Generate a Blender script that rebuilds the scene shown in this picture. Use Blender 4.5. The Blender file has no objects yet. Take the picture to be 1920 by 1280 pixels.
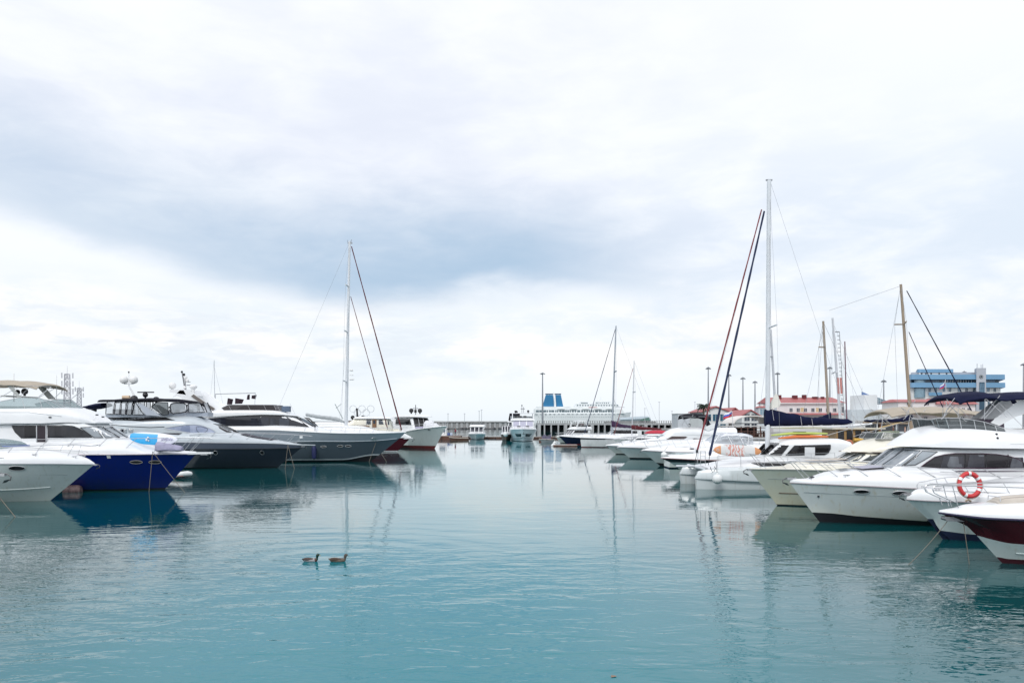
import bpy, math, random
from math import sin, cos, pi, sqrt, radians, atan2
rnd = random.Random(7)
F, HZ, CH = 1500.0, 793.0, 4.0          # focal length and horizon row of a 1920 x 1280 frame, eye height in metres
scene = bpy.context.scene
COL = scene.collection

# ------------------------------------------------------------------ materials
MATS = {}
def nodes(name):
    m = bpy.data.materials.new(name); m.use_nodes = True
    nt = m.node_tree; b = nt.nodes['Principled BSDF']
    return m, nt, b
def N(nt, t, **kw):
    n = nt.nodes.new(t)
    for k, v in kw.items():
        if k in n.inputs.keys(): n.inputs[k].default_value = v
        else: setattr(n, k, v)
    return n
def mat(name, col, rough=.5, metal=0, var=.12, scale=1.5, coat=0, col2=None, bump=0, stretch=(1, 1, 1), spec=.5, fac=None):
    """a surface whose colour wanders a little between two close tones (dirt, weathering), never flat"""
    if name in MATS: return MATS[name]
    m, nt, b = nodes(name)
    tc = N(nt, 'ShaderNodeTexCoord'); mp = N(nt, 'ShaderNodeMapping'); mp.inputs['Scale'].default_value = stretch
    no = N(nt, 'ShaderNodeTexNoise'); no.inputs['Scale'].default_value = scale; no.inputs['Detail'].default_value = 6; no.inputs['Roughness'].default_value = .65
    rp = N(nt, 'ShaderNodeValToRGB'); rp.color_ramp.elements[0].position = .35; rp.color_ramp.elements[1].position = .68
    c2 = col2 or tuple(c * (1 - var) for c in col)
    rp.color_ramp.elements[0].color = (*c2, 1); rp.color_ramp.elements[1].color = (*col, 1)
    L = nt.links.new
    L(tc.outputs['Object'], mp.inputs['Vector']); L(mp.outputs[0], no.inputs['Vector']); L(no.outputs['Fac'], rp.inputs[0]); L(rp.outputs[0], b.inputs['Base Color'])
    b.inputs['Roughness'].default_value = rough; b.inputs['Metallic'].default_value = metal; b.inputs['Specular IOR Level'].default_value = spec
    if coat: b.inputs['Coat Weight'].default_value = coat; b.inputs['Coat Roughness'].default_value = .06
    if bump:
        bp = N(nt, 'ShaderNodeBump'); bp.inputs['Strength'].default_value = .6; bp.inputs['Distance'].default_value = bump
        L(no.outputs['Fac'], bp.inputs['Height']); L(bp.outputs[0], b.inputs['Normal'])
    MATS[name] = m; return m
def glassy(name, tint, alpha, rough=.05, var=.4, milky=(.7, .74, .78)):
    """clear vinyl or tinted screen: partly see-through, partly milky, glossy"""
    m, nt, b = nodes(name); L = nt.links.new
    b.inputs['Roughness'].default_value = rough
    tc = N(nt, 'ShaderNodeTexCoord'); no = N(nt, 'ShaderNodeTexNoise'); no.inputs['Scale'].default_value = 1.7; no.inputs['Detail'].default_value = 4
    mx = N(nt, 'ShaderNodeMix'); mx.data_type = 'RGBA'; mx.inputs[6].default_value = (*[c * (1 - var) for c in milky], 1); mx.inputs[7].default_value = (*milky, 1)
    L(tc.outputs['Object'], no.inputs['Vector']); L(no.outputs['Fac'], mx.inputs[0]); L(mx.outputs[2], b.inputs['Base Color'])
    tr = N(nt, 'ShaderNodeBsdfTransparent'); tr.inputs[0].default_value = (*tint, 1)
    ms = N(nt, 'ShaderNodeMixShader'); ms.inputs[0].default_value = alpha
    out = nt.nodes['Material Output']
    L(tr.outputs[0], ms.inputs[1]); L(b.outputs[0], ms.inputs[2]); L(ms.outputs[0], out.inputs['Surface'])
    MATS[name] = m; return m
def window_mat(name, dark, light, scale=1.2, rough=.06):
    """dark yacht glazing with dim vertical bands behind it (blinds, frames, seats)"""
    m, nt, b = nodes(name); L = nt.links.new
    tc = N(nt, 'ShaderNodeTexCoord'); mp = N(nt, 'ShaderNodeMapping'); mp.inputs['Scale'].default_value = (1, 1, .35)
    vo = N(nt, 'ShaderNodeTexVoronoi'); vo.inputs['Scale'].default_value = scale; vo.distance = 'CHEBYCHEV'
    no = N(nt, 'ShaderNodeTexNoise'); no.inputs['Scale'].default_value = 2.2
    mu = N(nt, 'ShaderNodeMath', operation='MULTIPLY'); rp = N(nt, 'ShaderNodeValToRGB')
    rp.color_ramp.elements[0].position = .12; rp.color_ramp.elements[1].position = .5
    rp.color_ramp.elements[0].color = (*dark, 1); rp.color_ramp.elements[1].color = (*light, 1)
    L(tc.outputs['Object'], mp.inputs[0]); L(mp.outputs[0], vo.inputs['Vector']); L(mp.outputs[0], no.inputs['Vector'])
    sp = N(nt, 'ShaderNodeSeparateColor'); L(vo.outputs['Color'], sp.inputs[0])
    L(sp.outputs[0], mu.inputs[0]); L(no.outputs['Fac'], mu.inputs[1]); L(mu.outputs[0], rp.inputs[0]); L(rp.outputs[0], b.inputs['Base Color'])
    b.inputs['Roughness'].default_value = rough; b.inputs['Specular IOR Level'].default_value = .4
    MATS[name] = m; return m
def hullmat(name, col, stain=None, zs=.55, rough=.22):
    """painted or gelcoat hull: faint streaks, and a waterline scum tint that fades upward"""
    m, nt, b = nodes(name); L = nt.links.new
    tc = N(nt, 'ShaderNodeTexCoord'); sx = N(nt, 'ShaderNodeSeparateXYZ'); L(tc.outputs['Object'], sx.inputs[0])
    mp = N(nt, 'ShaderNodeMapping'); mp.inputs['Scale'].default_value = (1.2, 1.2, .3); L(tc.outputs['Object'], mp.inputs[0])
    no = N(nt, 'ShaderNodeTexNoise'); no.inputs['Scale'].default_value = 1.6; no.inputs['Detail'].default_value = 8; L(mp.outputs[0], no.inputs['Vector'])
    mx = N(nt, 'ShaderNodeMix'); mx.data_type = 'RGBA'; mx.inputs[6].default_value = (*[c * .84 for c in col], 1); mx.inputs[7].default_value = (*col, 1)
    L(no.outputs['Fac'], mx.inputs[0])
    st = stain or tuple(c * .8 for c in col)
    mr = N(nt, 'ShaderNodeMapRange'); mr.inputs['From Min'].default_value = zs * 1.6; mr.inputs['From Max'].default_value = .05
    mr.inputs['To Max'].default_value = 1.0; L(sx.outputs[2], mr.inputs[0])
    mu = N(nt, 'ShaderNodeMath', operation='MULTIPLY'); L(mr.outputs[0], mu.inputs[0]); L(no.outputs['Fac'], mu.inputs[1])
    m2 = N(nt, 'ShaderNodeMix'); m2.data_type = 'RGBA'; m2.inputs[7].default_value = (*st, 1)
    L(mu.outputs[0], m2.inputs[0]); L(mx.outputs[2], m2.inputs[6]); L(m2.outputs[2], b.inputs['Base Color'])
    m3 = N(nt, 'ShaderNodeMapping'); m3.inputs['Scale'].default_value = (7, 7, .35); L(tc.outputs['Object'], m3.inputs[0])      # rain and rust runs down the topsides
    n3 = N(nt, 'ShaderNodeTexNoise'); n3.inputs['Scale'].default_value = 1; n3.inputs['Detail'].default_value = 5; L(m3.outputs[0], n3.inputs['Vector'])
    r3 = N(nt, 'ShaderNodeMapRange'); r3.inputs['From Min'].default_value = .56; r3.inputs['From Max'].default_value = .74; r3.inputs['To Max'].default_value = .38; L(n3.outputs['Fac'], r3.inputs[0])
    m4 = N(nt, 'ShaderNodeMix'); m4.data_type = 'RGBA'; m4.inputs[7].default_value = (st[0] * .75, st[1] * .68, st[2] * .6, 1); L(r3.outputs[0], m4.inputs[0]); L(m2.outputs[2], m4.inputs[6]); L(m4.outputs[2], b.inputs['Base Color'])
    b.inputs['Roughness'].default_value = rough; b.inputs['Coat Weight'].default_value = .4; b.inputs['Coat Roughness'].default_value = .08
    MATS[name] = m; return m

WHITE = mat('white_gelcoat', (.80, .815, .83), .28, var=.06, scale=.9, coat=.3)
CREAM = mat('cream_gelcoat', (.84, .81, .70), .32, var=.06, scale=.9, coat=.2)
GREYW = mat('grey_white_gelcoat', (.50, .55, .59), .3, var=.08, coat=.3)
SILVER = mat('silver_gelcoat', (.43, .47, .54), .3, var=.08, coat=.3)
STEEL = mat('polished_steel', (.62, .63, .65), .30, metal=.75, var=.15, scale=6)
ALU = mat('painted_mast', (.66, .69, .73), .35, var=.08, scale=2)
WOODM = mat('varnished_spruce', (.34, .27, .20), .45, var=.25, scale=3, stretch=(1, 1, .15))
BLACK = mat('black_plastic', (.012, .012, .016), .4)
DKGREY = mat('dark_grey_trim', (.035, .04, .05), .4)
NAVYC = mat('navy_canvas', (.008, .012, .045), .85, spec=.15, var=.35, scale=2.5, bump=.02)
BLACKC = mat('black_canvas', (.012, .013, .02), .85, spec=.15, var=.3, scale=2.5, bump=.02)
BEIGEC = mat('beige_canvas', (.42, .37, .30), .9, var=.15, scale=2, bump=.02)
CUSH = mat('beige_cushion', (.55, .50, .44), .85, var=.1, scale=3, bump=.01)
REDC = mat('red_canvas', (.30, .03, .045), .8, var=.3, scale=3)
MAROONC = mat('maroon_canvas', (.11, .012, .02), .85, var=.3, scale=3, bump=.02)
TEAK = mat('teak', (.26, .14, .07), .6, var=.3, scale=4, stretch=(1, 6, 1))
DKWIN = window_mat('dark_glazing', (.004, .004, .006), (.026, .027, .032), .9)
GRWIN = window_mat('grey_glazing', (.018, .02, .03), (.06, .068, .085), .7)
BLWIN = window_mat('bluish_glazing', (.20, .24, .36), (.36, .40, .52), .6)
VINYL = glassy('clear_vinyl', (.9, .92, .95), .45)
TEALG = glassy('teal_screen', (.60, .70, .71), .40, milky=(.38, .44, .46))
SMOKE = glassy('smoked_screen', (.30, .32, .33), .45, milky=(.16, .18, .19))
DARKG = glassy('dark_screen', (.10, .09, .09), .6, milky=(.05, .045, .05))
PALEG = glassy('pale_windscreen', (.6, .66, .7), .65, milky=(.50, .54, .58))
ROPE = mat('old_rope', (.20, .18, .15), .9, var=.3, scale=20)
ROPEY = mat('yellow_rope', (.50, .33, .08), .9, var=.3, scale=20)
GALV = mat('galvanised_metal', (.30, .31, .33), .5, metal=.6, var=.3, scale=8)
WIRE = mat('rigging_wire', (.35, .37, .40), .4, metal=.5)
RUBBER = mat('white_fender_vinyl', (.78, .80, .80), .45, var=.1, scale=4)
NAVYF = mat('navy_fender', (.012, .02, .10), .6, var=.2)
FURLR = mat('red_furled_sail', (.26, .05, .06), .8, var=.4, scale=1.2)
FURLN = mat('navy_furled_sail', (.015, .03, .09), .8, var=.4, scale=1.2)
DOMEW = mat('white_dome', (.74, .74, .74), .5, var=.06)

# ------------------------------------------------------------------ mesh collecting
class MB:
    def __init__(s): s.v = []; s.f = []; s.m = []
    def add(s, vs, fs, mi=0):
        o = len(s.v); s.v += [tuple(p) for p in vs]; s.f += [tuple(i + o for i in f) for f in fs]; s.m += [mi] * len(fs); return s
    def box(s, x0, x1, y0, y1, z0, z1, mi=0):
        v = [(x, y, z) for z in (z0, z1) for y in (y0, y1) for x in (x0, x1)]
        return s.add(v, [(0, 2, 3, 1), (4, 5, 7, 6), (0, 1, 5, 4), (2, 6, 7, 3), (0, 4, 6, 2), (1, 3, 7, 5)], mi)
    def hexa(s, v, mi=0):   # 8 corners, bottom ring then top ring
        return s.add(v, [(3, 2, 1, 0), (4, 5, 6, 7), (0, 1, 5, 4), (1, 2, 6, 5), (2, 3, 7, 6), (3, 0, 4, 7)], mi)
    def tube(s, pts, r, n=6, mi=0, caps=True):
        pts = [tuple(map(float, p)) for p in pts]; k = len(pts); rr = r if isinstance(r, (list, tuple)) else [r] * k
        up = None; rings = []
        for i, p in enumerate(pts):
            a = pts[max(0, i - 1)]; b = pts[min(k - 1, i + 1)]
            t = [b[j] - a[j] for j in range(3)]; l = sqrt(sum(c * c for c in t)) or 1; t = [c / l for c in t]
            if up is None: up = (0, 0, 1) if abs(t[2]) < .9 else (1, 0, 0)
            d = sum(up[j] * t[j] for j in range(3)); u = [up[j] - d * t[j] for j in range(3)]; l = sqrt(sum(c * c for c in u)) or 1; u = [c / l for c in u]; up = u
            w = (t[1] * u[2] - t[2] * u[1], t[2] * u[0] - t[0] * u[2], t[0] * u[1] - t[1] * u[0])
            rings.append([tuple(p[j] + rr[i] * (cos(2 * pi * q / n) * u[j] + sin(2 * pi * q / n) * w[j]) for j in range(3)) for q in range(n)])
        fs = [(i * n + q, i * n + (q + 1) % n, (i + 1) * n + (q + 1) % n, (i + 1) * n + q) for i in range(k - 1) for q in range(n)]
        if caps: fs += [tuple(range(n - 1, -1, -1)), tuple((k - 1) * n + q for q in range(n))]
        return s.add([p for g in rings for p in g], fs, mi)
    def lathe(s, prof, c=(0, 0, 0), n=16, mi=0):   # prof = [(r, z)] bottom to top
        vs = [(c[0] + r * cos(2 * pi * q / n), c[1] + r * sin(2 * pi * q / n), c[2] + z) for r, z in prof for q in range(n)]
        k = len(prof)
        fs = [(i * n + q, i * n + (q + 1) % n, (i + 1) * n + (q + 1) % n, (i + 1) * n + q) for i in range(k - 1) for q in range(n)]
        fs += [tuple(range(n - 1, -1, -1)), tuple((k - 1) * n + q for q in range(n))]
        return s.add(vs, fs, mi)
    def ball(s, c, r, n=14, mi=0, sz=1):
        k = 8; return s.lathe([(max(.002, r * sin(pi * i / k)), -r * sz * cos(pi * i / k)) for i in range(k + 1)], c, n, mi)
    def loft(s, rings, mi=0, caps=True):
        n = len(rings[0]); k = len(rings)
        fs = [(i * n + q, i * n + (q + 1) % n, (i + 1) * n + (q + 1) % n, (i + 1) * n + q) for i in range(k - 1) for q in range(n)]
        if caps: fs += [tuple(range(n - 1, -1, -1)), tuple((k - 1) * n + q for q in range(n))]
        return s.add([p for g in rings for p in g], fs, mi)
    def build(s, name, mats, parent=None, loc=None, rz=0, sharp=38, **props):
        me = bpy.data.meshes.new(name); me.from_pydata(s.v, [], s.f); me.validate(); me.update()
        for m in (mats if isinstance(mats, (list, tuple)) else [mats]): me.materials.append(m)
        if len(me.polygons) == len(s.m): me.polygons.foreach_set('material_index', s.m)
        import bmesh
        b = bmesh.new(); b.from_mesh(me); bmesh.ops.remove_doubles(b, verts=b.verts, dist=.0008); bmesh.ops.recalc_face_normals(b, faces=b.faces); b.to_mesh(me); b.free()
        me.polygons.foreach_set('use_smooth', [True] * len(me.polygons)); me.set_sharp_from_angle(angle=radians(sharp))
        o = bpy.data.objects.new(name, me); COL.objects.link(o)
        if parent: o.parent = parent
        if loc: o.location = loc
        o.rotation_euler.z = rz
        for k, v in props.items(): o[k] = v
        return o
def thing(name, label, cat, loc=(0, 0, 0), rz=0, group=None):
    o = bpy.data.objects.new(name, None); COL.objects.link(o); o.location = loc; o.rotation_euler.z = rz; o.empty_display_size = .3
    o['label'] = label; o['category'] = cat
    if group: o['group'] = group
    return o
def copy_tree(o, parent=None):
    c = o.copy(); COL.objects.link(c); c.parent = parent
    for ch in list(o.children): copy_tree(ch, c)
    return c

def rods(t, items, r, m, name='bimini_strut'):
    for p in items: MB().tube(p, r, 5).build(name, m, t)
# ------------------------------------------------------------------ curves and lofts
def pc(pts):
    """monotone cubic through (x, y) points, constant outside"""
    p = sorted(pts); q = [p[0]]
    for a in p[1:]:
        if a[0] > q[-1][0] + 1e-6: q.append(a)
    xs = [a[0] for a in q]; ys = [a[1] for a in q]; n = len(q)
    if n == 1: return lambda x: ys[0]
    h = [xs[i + 1] - xs[i] for i in range(n - 1)]; d = [(ys[i + 1] - ys[i]) / h[i] for i in range(n - 1)]
    m = [d[0]] + [0 if d[i - 1] * d[i] <= 0 else 2 * d[i - 1] * d[i] / (d[i - 1] + d[i]) for i in range(1, n - 1)] + [d[-1]]
    def f(x):
        if x <= xs[0]: return ys[0]
        if x >= xs[-1]: return ys[-1]
        i = 0
        while x > xs[i + 1]: i += 1
        t = (x - xs[i]) / h[i]; t2 = t * t; t3 = t2 * t
        return (2 * t3 - 3 * t2 + 1) * ys[i] + (t3 - 2 * t2 + t) * h[i] * m[i] + (-2 * t3 + 3 * t2) * ys[i + 1] + (t3 - t2) * h[i] * m[i + 1]
    return f
def lin(pts, ext=False):
    p = sorted(pts)
    def f(x):
        if not ext:
            if x <= p[0][0]: return p[0][1]
            if x >= p[-1][0]: return p[-1][1]
        i = 0
        while i < len(p) - 2 and x > p[i + 1][0]: i += 1
        a, b = p[i], p[i + 1]
        return a[1] + (b[1] - a[1]) * (x - a[0]) / ((b[0] - a[0]) or 1e-9)
    return f
class Frame:
    """a boat's own axes: s = metres aft of the bow tip, z up, near = the side that faces the quay the picture was taken from"""
    def __init__(s, px, Y, a=0.0):
        s.X = (px - 960) / F * Y; s.Y = Y; s.a = a; s.near = -1 if cos(a) > 0 else 1
    def at(s, px, py, w=0.0):
        yl = s.near * w; ca, sa = cos(s.a), sin(s.a); d0 = (px - 960) / F
        t = (yl - sa * s.X + ca * s.Y) / (-sa * d0 + ca)
        rx, ry = d0 * t - s.X, t - s.Y
        return (-(ca * rx + sa * ry), CH - (py - HZ) / F * t)
    def on(s, px, py, yf):
        w = 0
        for _ in range(6):
            q = s.at(px, py, w); w = yf(*q)
        return q
    def C(s, pts, w=0): return [s.at(x, y, w) for x, y in pts]
    def N(s, pts, yf): return [s.on(x, y, yf) for x, y in pts]
def root_of(name, label, cat, fr, group=None): return thing(name, label, cat, (fr.X, fr.Y, 0), fr.a, group)

class Hull:
    def __init__(h, L, B, stem, sheer, rows, p=2.3, e=.5, taper=.1):
        """rows bottom to top: (z function or number, breadth factor, fullness e); the sheer row is added last"""
        h.L, h.B, h.p, h.taper = L, B, p, taper
        h.zs = pc(sheer); st = sorted((z, s) for s, z in stem)
        h.st = lin(st, True); h.rows = []
        for zf, k, ee in rows: h.rows.append((zf if callable(zf) else (lambda s, v=zf: v), k, ee))
        h.rows.append((h.zs, 1.0, e))
        h.s0 = []
        for zf, k, ee in h.rows:
            s = 0
            for _ in range(12): s = max(h.st(zf(s)), 0 if zf is h.zs else -5)
            h.s0.append(max(0.0, s))
    def row(h, i, s):
        zf, k, e = h.rows[i]; s0 = h.s0[i]
        if s <= s0: return 0.0
        u = (s - s0) / (h.L - s0)
        sh = 1 - max(0, 1 - u / e) ** h.p
        return h.B / 2 * k * sh * (1 - h.taper * max(0, (u - .5) / .5) ** 2)
    def bs(h, s): return h.row(len(h.rows) - 1, s)
    def y(h, s, z):
        pz, py = None, 0
        for i, (zf, k, e) in enumerate(h.rows):
            zz = zf(s); yy = h.row(i, s)
            if z <= zz:
                if pz is None or zz - pz < 1e-6: return yy
                return py + (yy - py) * (z - pz) / (zz - pz)
            pz, py = zz, yy
        return py
    def build(h, name, mats, strips, root, nu=40, **props):
        mb = MB(); nr = len(h.rows); vs = []
        for sd in (-1, 1):
            for i in range(nr):
                for j in range(nu + 1):
                    s = h.s0[i] + (j / nu) ** 1.5 * (h.L - h.s0[i])
                    vs.append((-s, sd * h.row(i, s), h.rows[i][0](s)))
        n1 = nu + 1; off = nr * n1
        for sd in (0, 1):
            for i in range(nr - 1):
                fs = [(sd * off + i * n1 + j, sd * off + i * n1 + j + 1, sd * off + (i + 1) * n1 + j + 1, sd * off + (i + 1) * n1 + j) for j in range(nu)]
                mb.f += fs; mb.m += [strips[i]] * len(fs)
        for i in range(nr - 1):   # transom
            mb.f.append((i * n1 + nu, off + i * n1 + nu, off + (i + 1) * n1 + nu, (i + 1) * n1 + nu)); mb.m.append(strips[i])
        mb.v = vs
        return mb.build(name, mats, root, sharp=28, **props)
    def edge(h, s, inset=0, dz=0): return (-s, max(0, h.bs(s) - inset), h.zs(s) + dz)
    def deck(h, root, m, crown=.06, dz=-.02, name='deck', s1=None):
        mb = MB(); n = 30; vs = []
        for j in range(n + 1):
            s = .02 + (j / n) ** 1.4 * ((s1 or h.L) - .02); b = h.bs(s) * .995; z = h.zs(s) + dz
            vs += [(-s, -b, z), (-s, -b * .5, z + crown * .8), (-s, 0, z + crown), (-s, b * .5, z + crown * .8), (-s, b, z)]
        fs = [(j * 5 + q, j * 5 + q + 1, j * 5 + q + 6, j * 5 + q + 5) for j in range(n) for q in range(4)]
        return mb.add(vs, fs).build(name, m, root)
    def rub(h, root, m, r=.035, dz=0, name='rub_rail', out=.01, s1=None, zf=None, s0=.0):
        mb = MB()
        pts = []
        n = 34; e = (s1 or h.L)
        for j in range(n + 1):
            s = s0 + (j / n) ** 1.5 * (e - s0); z = (zf(s) if zf else h.zs(s)) + dz
            pts.append((-s + (.0), (h.y(s, z) if zf else h.bs(s)) + out, z))
        for sd in (-1, 1): mb.tube([(x, sd * y, z) for x, y, z in pts], r, 6)
        return mb.build(name, m, root)
class Surf:
    """superelliptic loft: top(s), base(s), half width w(s)"""
    def __init__(q, top, base, w, s0, s1, n=4.0):
        q.t = top if callable(top) else pc(top); q.b = base if callable(base) else pc(base)
        q.w = w if callable(w) else (pc(w) if isinstance(w, list) else (lambda s: w)); q.s0, q.s1, q.n = s0, s1, n
    def y(q, s, z):
        s = min(max(s, q.s0), q.s1); a, b = q.b(s), q.t(s)
        t = min(max((z - a) / max(b - a, 1e-4), 0), .9999); return q.w(s) * (1 - t ** q.n) ** (1 / q.n)
    def z(q, s, y):
        t = min(abs(y) / max(q.w(s), 1e-4), .9999); a, b = q.b(s), q.t(s); return a + (b - a) * (1 - t ** q.n) ** (1 / q.n)
    def build(q, name, m, root, ns=36, nt=36, **props):
        ns = int(ns * 2.2); mb = MB(); rings = []
        for j in range(ns + 1):
            s = q.s0 + (q.s1 - q.s0) * (.5 - .5 * cos(pi * j / ns)); a, b, w = q.b(s), max(q.t(s), q.b(s) + .004), max(q.w(s), .004)
            g = []
            for i in range(nt + 1):
                th = pi * i / nt; c, sn = cos(th), sin(th)
                g.append((-s, (1 if c > 0 else -1) * w * abs(c) ** (2 / q.n), a + (b - a) * abs(sn) ** (2 / q.n)))
            rings.append(g)
        mb.loft(rings)
        return mb.build(name, m, root, sharp=props.pop('sharp', 35), **props)
def inside_cols(poly, s):
    zs = []
    n = len(poly)
    for i in range(n):
        a, b = poly[i], poly[(i + 1) % n]
        if (a[0] <= s < b[0]) or (b[0] <= s < a[0]): zs.append(a[1] + (b[1] - a[1]) * (s - a[0]) / (b[0] - a[0]))
    return (min(zs), max(zs)) if len(zs) > 1 else None
def drape(yf, poly, sd, d=.006, n=18, k=4):
    """a patch with the outline poly (s, z) laid on the side surface yf, with a thin skirt behind it"""
    ss = sorted(set([p[0] for p in poly])); a, b = ss[0], ss[-1]; e = (b - a) * 1e-4
    cols = sorted(set([a + e, b - e] + [min(max(x, a + e), b - e) for x in ss] + [a + (b - a) * i / n for i in range(1, n)]))
    mb = MB(); vs = []; m = 0
    for s in cols:
        r = inside_cols(poly, s)
        if not r: continue
        for i in range(k + 1):
            z = r[0] + (r[1] - r[0]) * i / k; y = yf(s, z)
            vs.append((-s, sd * (y + d), z))
        m += 1
    fs = [(c * (k + 1) + i, c * (k + 1) + i + 1, (c + 1) * (k + 1) + i + 1, (c + 1) * (k + 1) + i) for c in range(m - 1) for i in range(k)]
    edge = [c * (k + 1) for c in range(m)] + [(m - 1) * (k + 1) + i for i in range(1, k + 1)] + [c * (k + 1) + k for c in range(m - 2, -1, -1)] + [i for i in range(k - 1, 0, -1)]
    o = len(vs); vs += [(vs[i][0], vs[i][1] - sd * .04, vs[i][2]) for i in edge]
    ne = len(edge); fs += [(edge[i], edge[(i + 1) % ne], o + (i + 1) % ne, o + i) for i in range(ne)]
    return mb.add(vs, fs)
def smooth_poly(poly, it=2):
    for _ in range(it):
        q = []
        for i in range(len(poly)):
            a, b = poly[i], poly[(i + 1) % len(poly)]
            q += [(a[0] * .8 + b[0] * .2, a[1] * .8 + b[1] * .2), (a[0] * .2 + b[0] * .8, a[1] * .2 + b[1] * .8)]
        poly = q
    return poly
def panes(root, yf, poly, m, name='window', frame=None, smooth=0, both=True, fr=None, **props):
    """the same pane on both sides, each its own part; frame adds a gasket as a sub-part"""
    if smooth: poly = smooth_poly(poly, smooth)
    out = []
    for sd in ((-1, 1) if both else (fr.near,)):
        o = drape(yf, poly, sd, .022).build(name, m, root, **props); out.append(o)
        if frame:
            fm, r = frame; mb = MB(); pp = poly + [poly[0]]; pts = []
            for a, b in zip(pp, pp[1:]):
                for t in (0, .34, .67): s = a[0] + (b[0] - a[0]) * t; z = a[1] + (b[1] - a[1]) * t; pts.append((-s, sd * (yf(s, z) + .026), z))
            pts.append(pts[0]); mb.tube(pts, r, 5).build('frame', fm, o)
    return out
def toppane(surf, s0, s1, y0, y1, m, root, name='windscreen_pane', d=.008, n=6, slant=0):
    mb = MB(); vs = []
    for i in range(n + 1):
        for j in range(n + 1):
            s = s0 + (s1 - s0) * i / n; y = y0 + (y1 - y0) * j / n; s2 = s + slant * abs(y)
            vs.append((-s2 + d * .5, y, surf.z(s2, y) + d))
    fs = [(i * (n + 1) + j, i * (n + 1) + j + 1, (i + 1) * (n + 1) + j + 1, (i + 1) * (n + 1) + j) for i in range(n) for j in range(n)]
    return mb.add(vs, fs).build(name, m, root)
def ellipse(c, rs, rz, n=14, tilt=0): return [(c[0] + rs * cos(2 * pi * i / n), c[1] + rz * sin(2 * pi * i / n) + tilt * rs * cos(2 * pi * i / n)) for i in range(n)]
def porthole(root, h, c, rs, rz, name='porthole', m=None, rim=None):
    poly = ellipse(c, rs, rz)
    panes(root, h.y, poly, m or DKWIN, name, frame=(rim or STEEL, .018))
def strip(root, plan, m, name='windscreen', frame=STEEL, mull=(), r=.016):
    """upright or leaning screen: plan = [(s, y, zb, zt, ds)] from the centre front round one side; mirrored to the other"""
    full = [(s, -y, a, b, d) for s, y, a, b, d in reversed(plan)] + [p for p in plan if p[1] > .001]
    mb = MB(); vs = []
    for s, y, a, b, d in full: vs += [(-s, y, a), (-(s + d), y * .96, b)]
    vs += [(x - .012, y * .99, z) for x, y, z in vs]; k = len(full)
    fs = [(2 * i, 2 * i + 1, 2 * i + 3, 2 * i + 2) for i in range(k - 1)]
    o = MB().add(vs[:2 * k], fs).build(name, m, root)
    if frame:
        f = MB(); f.tube([(-(s + d), y * .96, b) for s, y, a, b, d in full], r); f.tube([(-s, y, a) for s, y, a, b, d in full], r)
        for i in range(0, k): f.tube([(-full[i][0], full[i][1], full[i][2]), (-(full[i][0] + full[i][4]), full[i][1] * .96, full[i][3])], r * .8, 5)
        f.build('frame', frame, o)
    return o
def canopy(root, top, w, m, sag=.18, drop=.12, name='bimini', thick=.03, s_round=.0):
    """soft cloth top: top = [(s, z)] along the centre; sides roll down"""
    t = pc(top); a, b = min(p[0] for p in top), max(p[0] for p in top); mb = MB(); rings = []
    ns, nt = 16, 12
    for j in range(ns + 1):
        s = a + (b - a) * j / ns; e = min(j, ns - j) / ns; ww = (w(s) if callable(w) else w) * (1 - .12 * max(0, 1 - e * 6) ** 2); z0 = t(s) - .04 * abs(sin(j * pi / 4)) ** 2
        up = [(-s, ww * (2 * i / nt - 1), z0 - sag * abs(2 * i / nt - 1) ** 2.6 - (drop if i in (0, nt) else 0)) for i in range(nt + 1)]
        dn = [(x, y * .985, z - thick) for x, y, z in reversed(up)]
        rings.append(up + dn)
    return mb.loft(rings).build(name, m, root, sharp=50)
def rail(root, h, top, stan, r=.016, inset=.1, lean=.35, mid=None, name='guard_rail', m=None, bow=True, basez=None, s_end=None, close=None):
    """top = [(s, z)] rail line; stan = list of s of stanchion heads; both sides, joined round the bow"""
    m = m or STEEL; tz = pc(top); a, b = min(p[0] for p in top), max(p[0] for p in top); mb = MB()
    bz = basez or h.zs
    def half(s): return max(.22 if s < .6 else .12, h.bs(max(s, 0)) - inset) if s > 0 else .22
    ss = [a + (b - a) * (j / 22) ** 1.3 for j in range(23)]
    near = [(-s, half(s), tz(s)) for s in ss]
    arc = [(-a + .10, .17, tz(a)), (-a + .13, 0, tz(a))]
    full = list(reversed(near)) + (arc if bow else []) + ([(x, -y, z) for x, y, z in ([arc[0]] if bow else []) + near])
    if bow: mb.tube(full, r)
    else:
        for sd in (-1, 1):
            mb.tube([(x, sd * y, z) for x, y, z in near], r)
            if close: mb.tube([(-a, sd * half(a), tz(a)), (-a + .1, sd * half(a), tz(a) - .1), (-a - close, sd * (half(a + close)), bz(a + close))], r)
    if mid:
        for sd in (-1, 1): mb.tube([(-s, sd * half(s), bz(s) + (tz(s) - bz(s)) * mid) for s in ss], r * .7)
    o = mb.build(name, m, root)
    for s in stan:
        for sd in (-1, 1):
            s2 = s + lean; MB().tube([(-s, sd * half(s), tz(s)), (-s2, sd * max(.08, h.bs(s2) - inset - .02), bz(s2) - .03)], r * .85, 5).build('stanchion', m, o)
    return o
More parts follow.
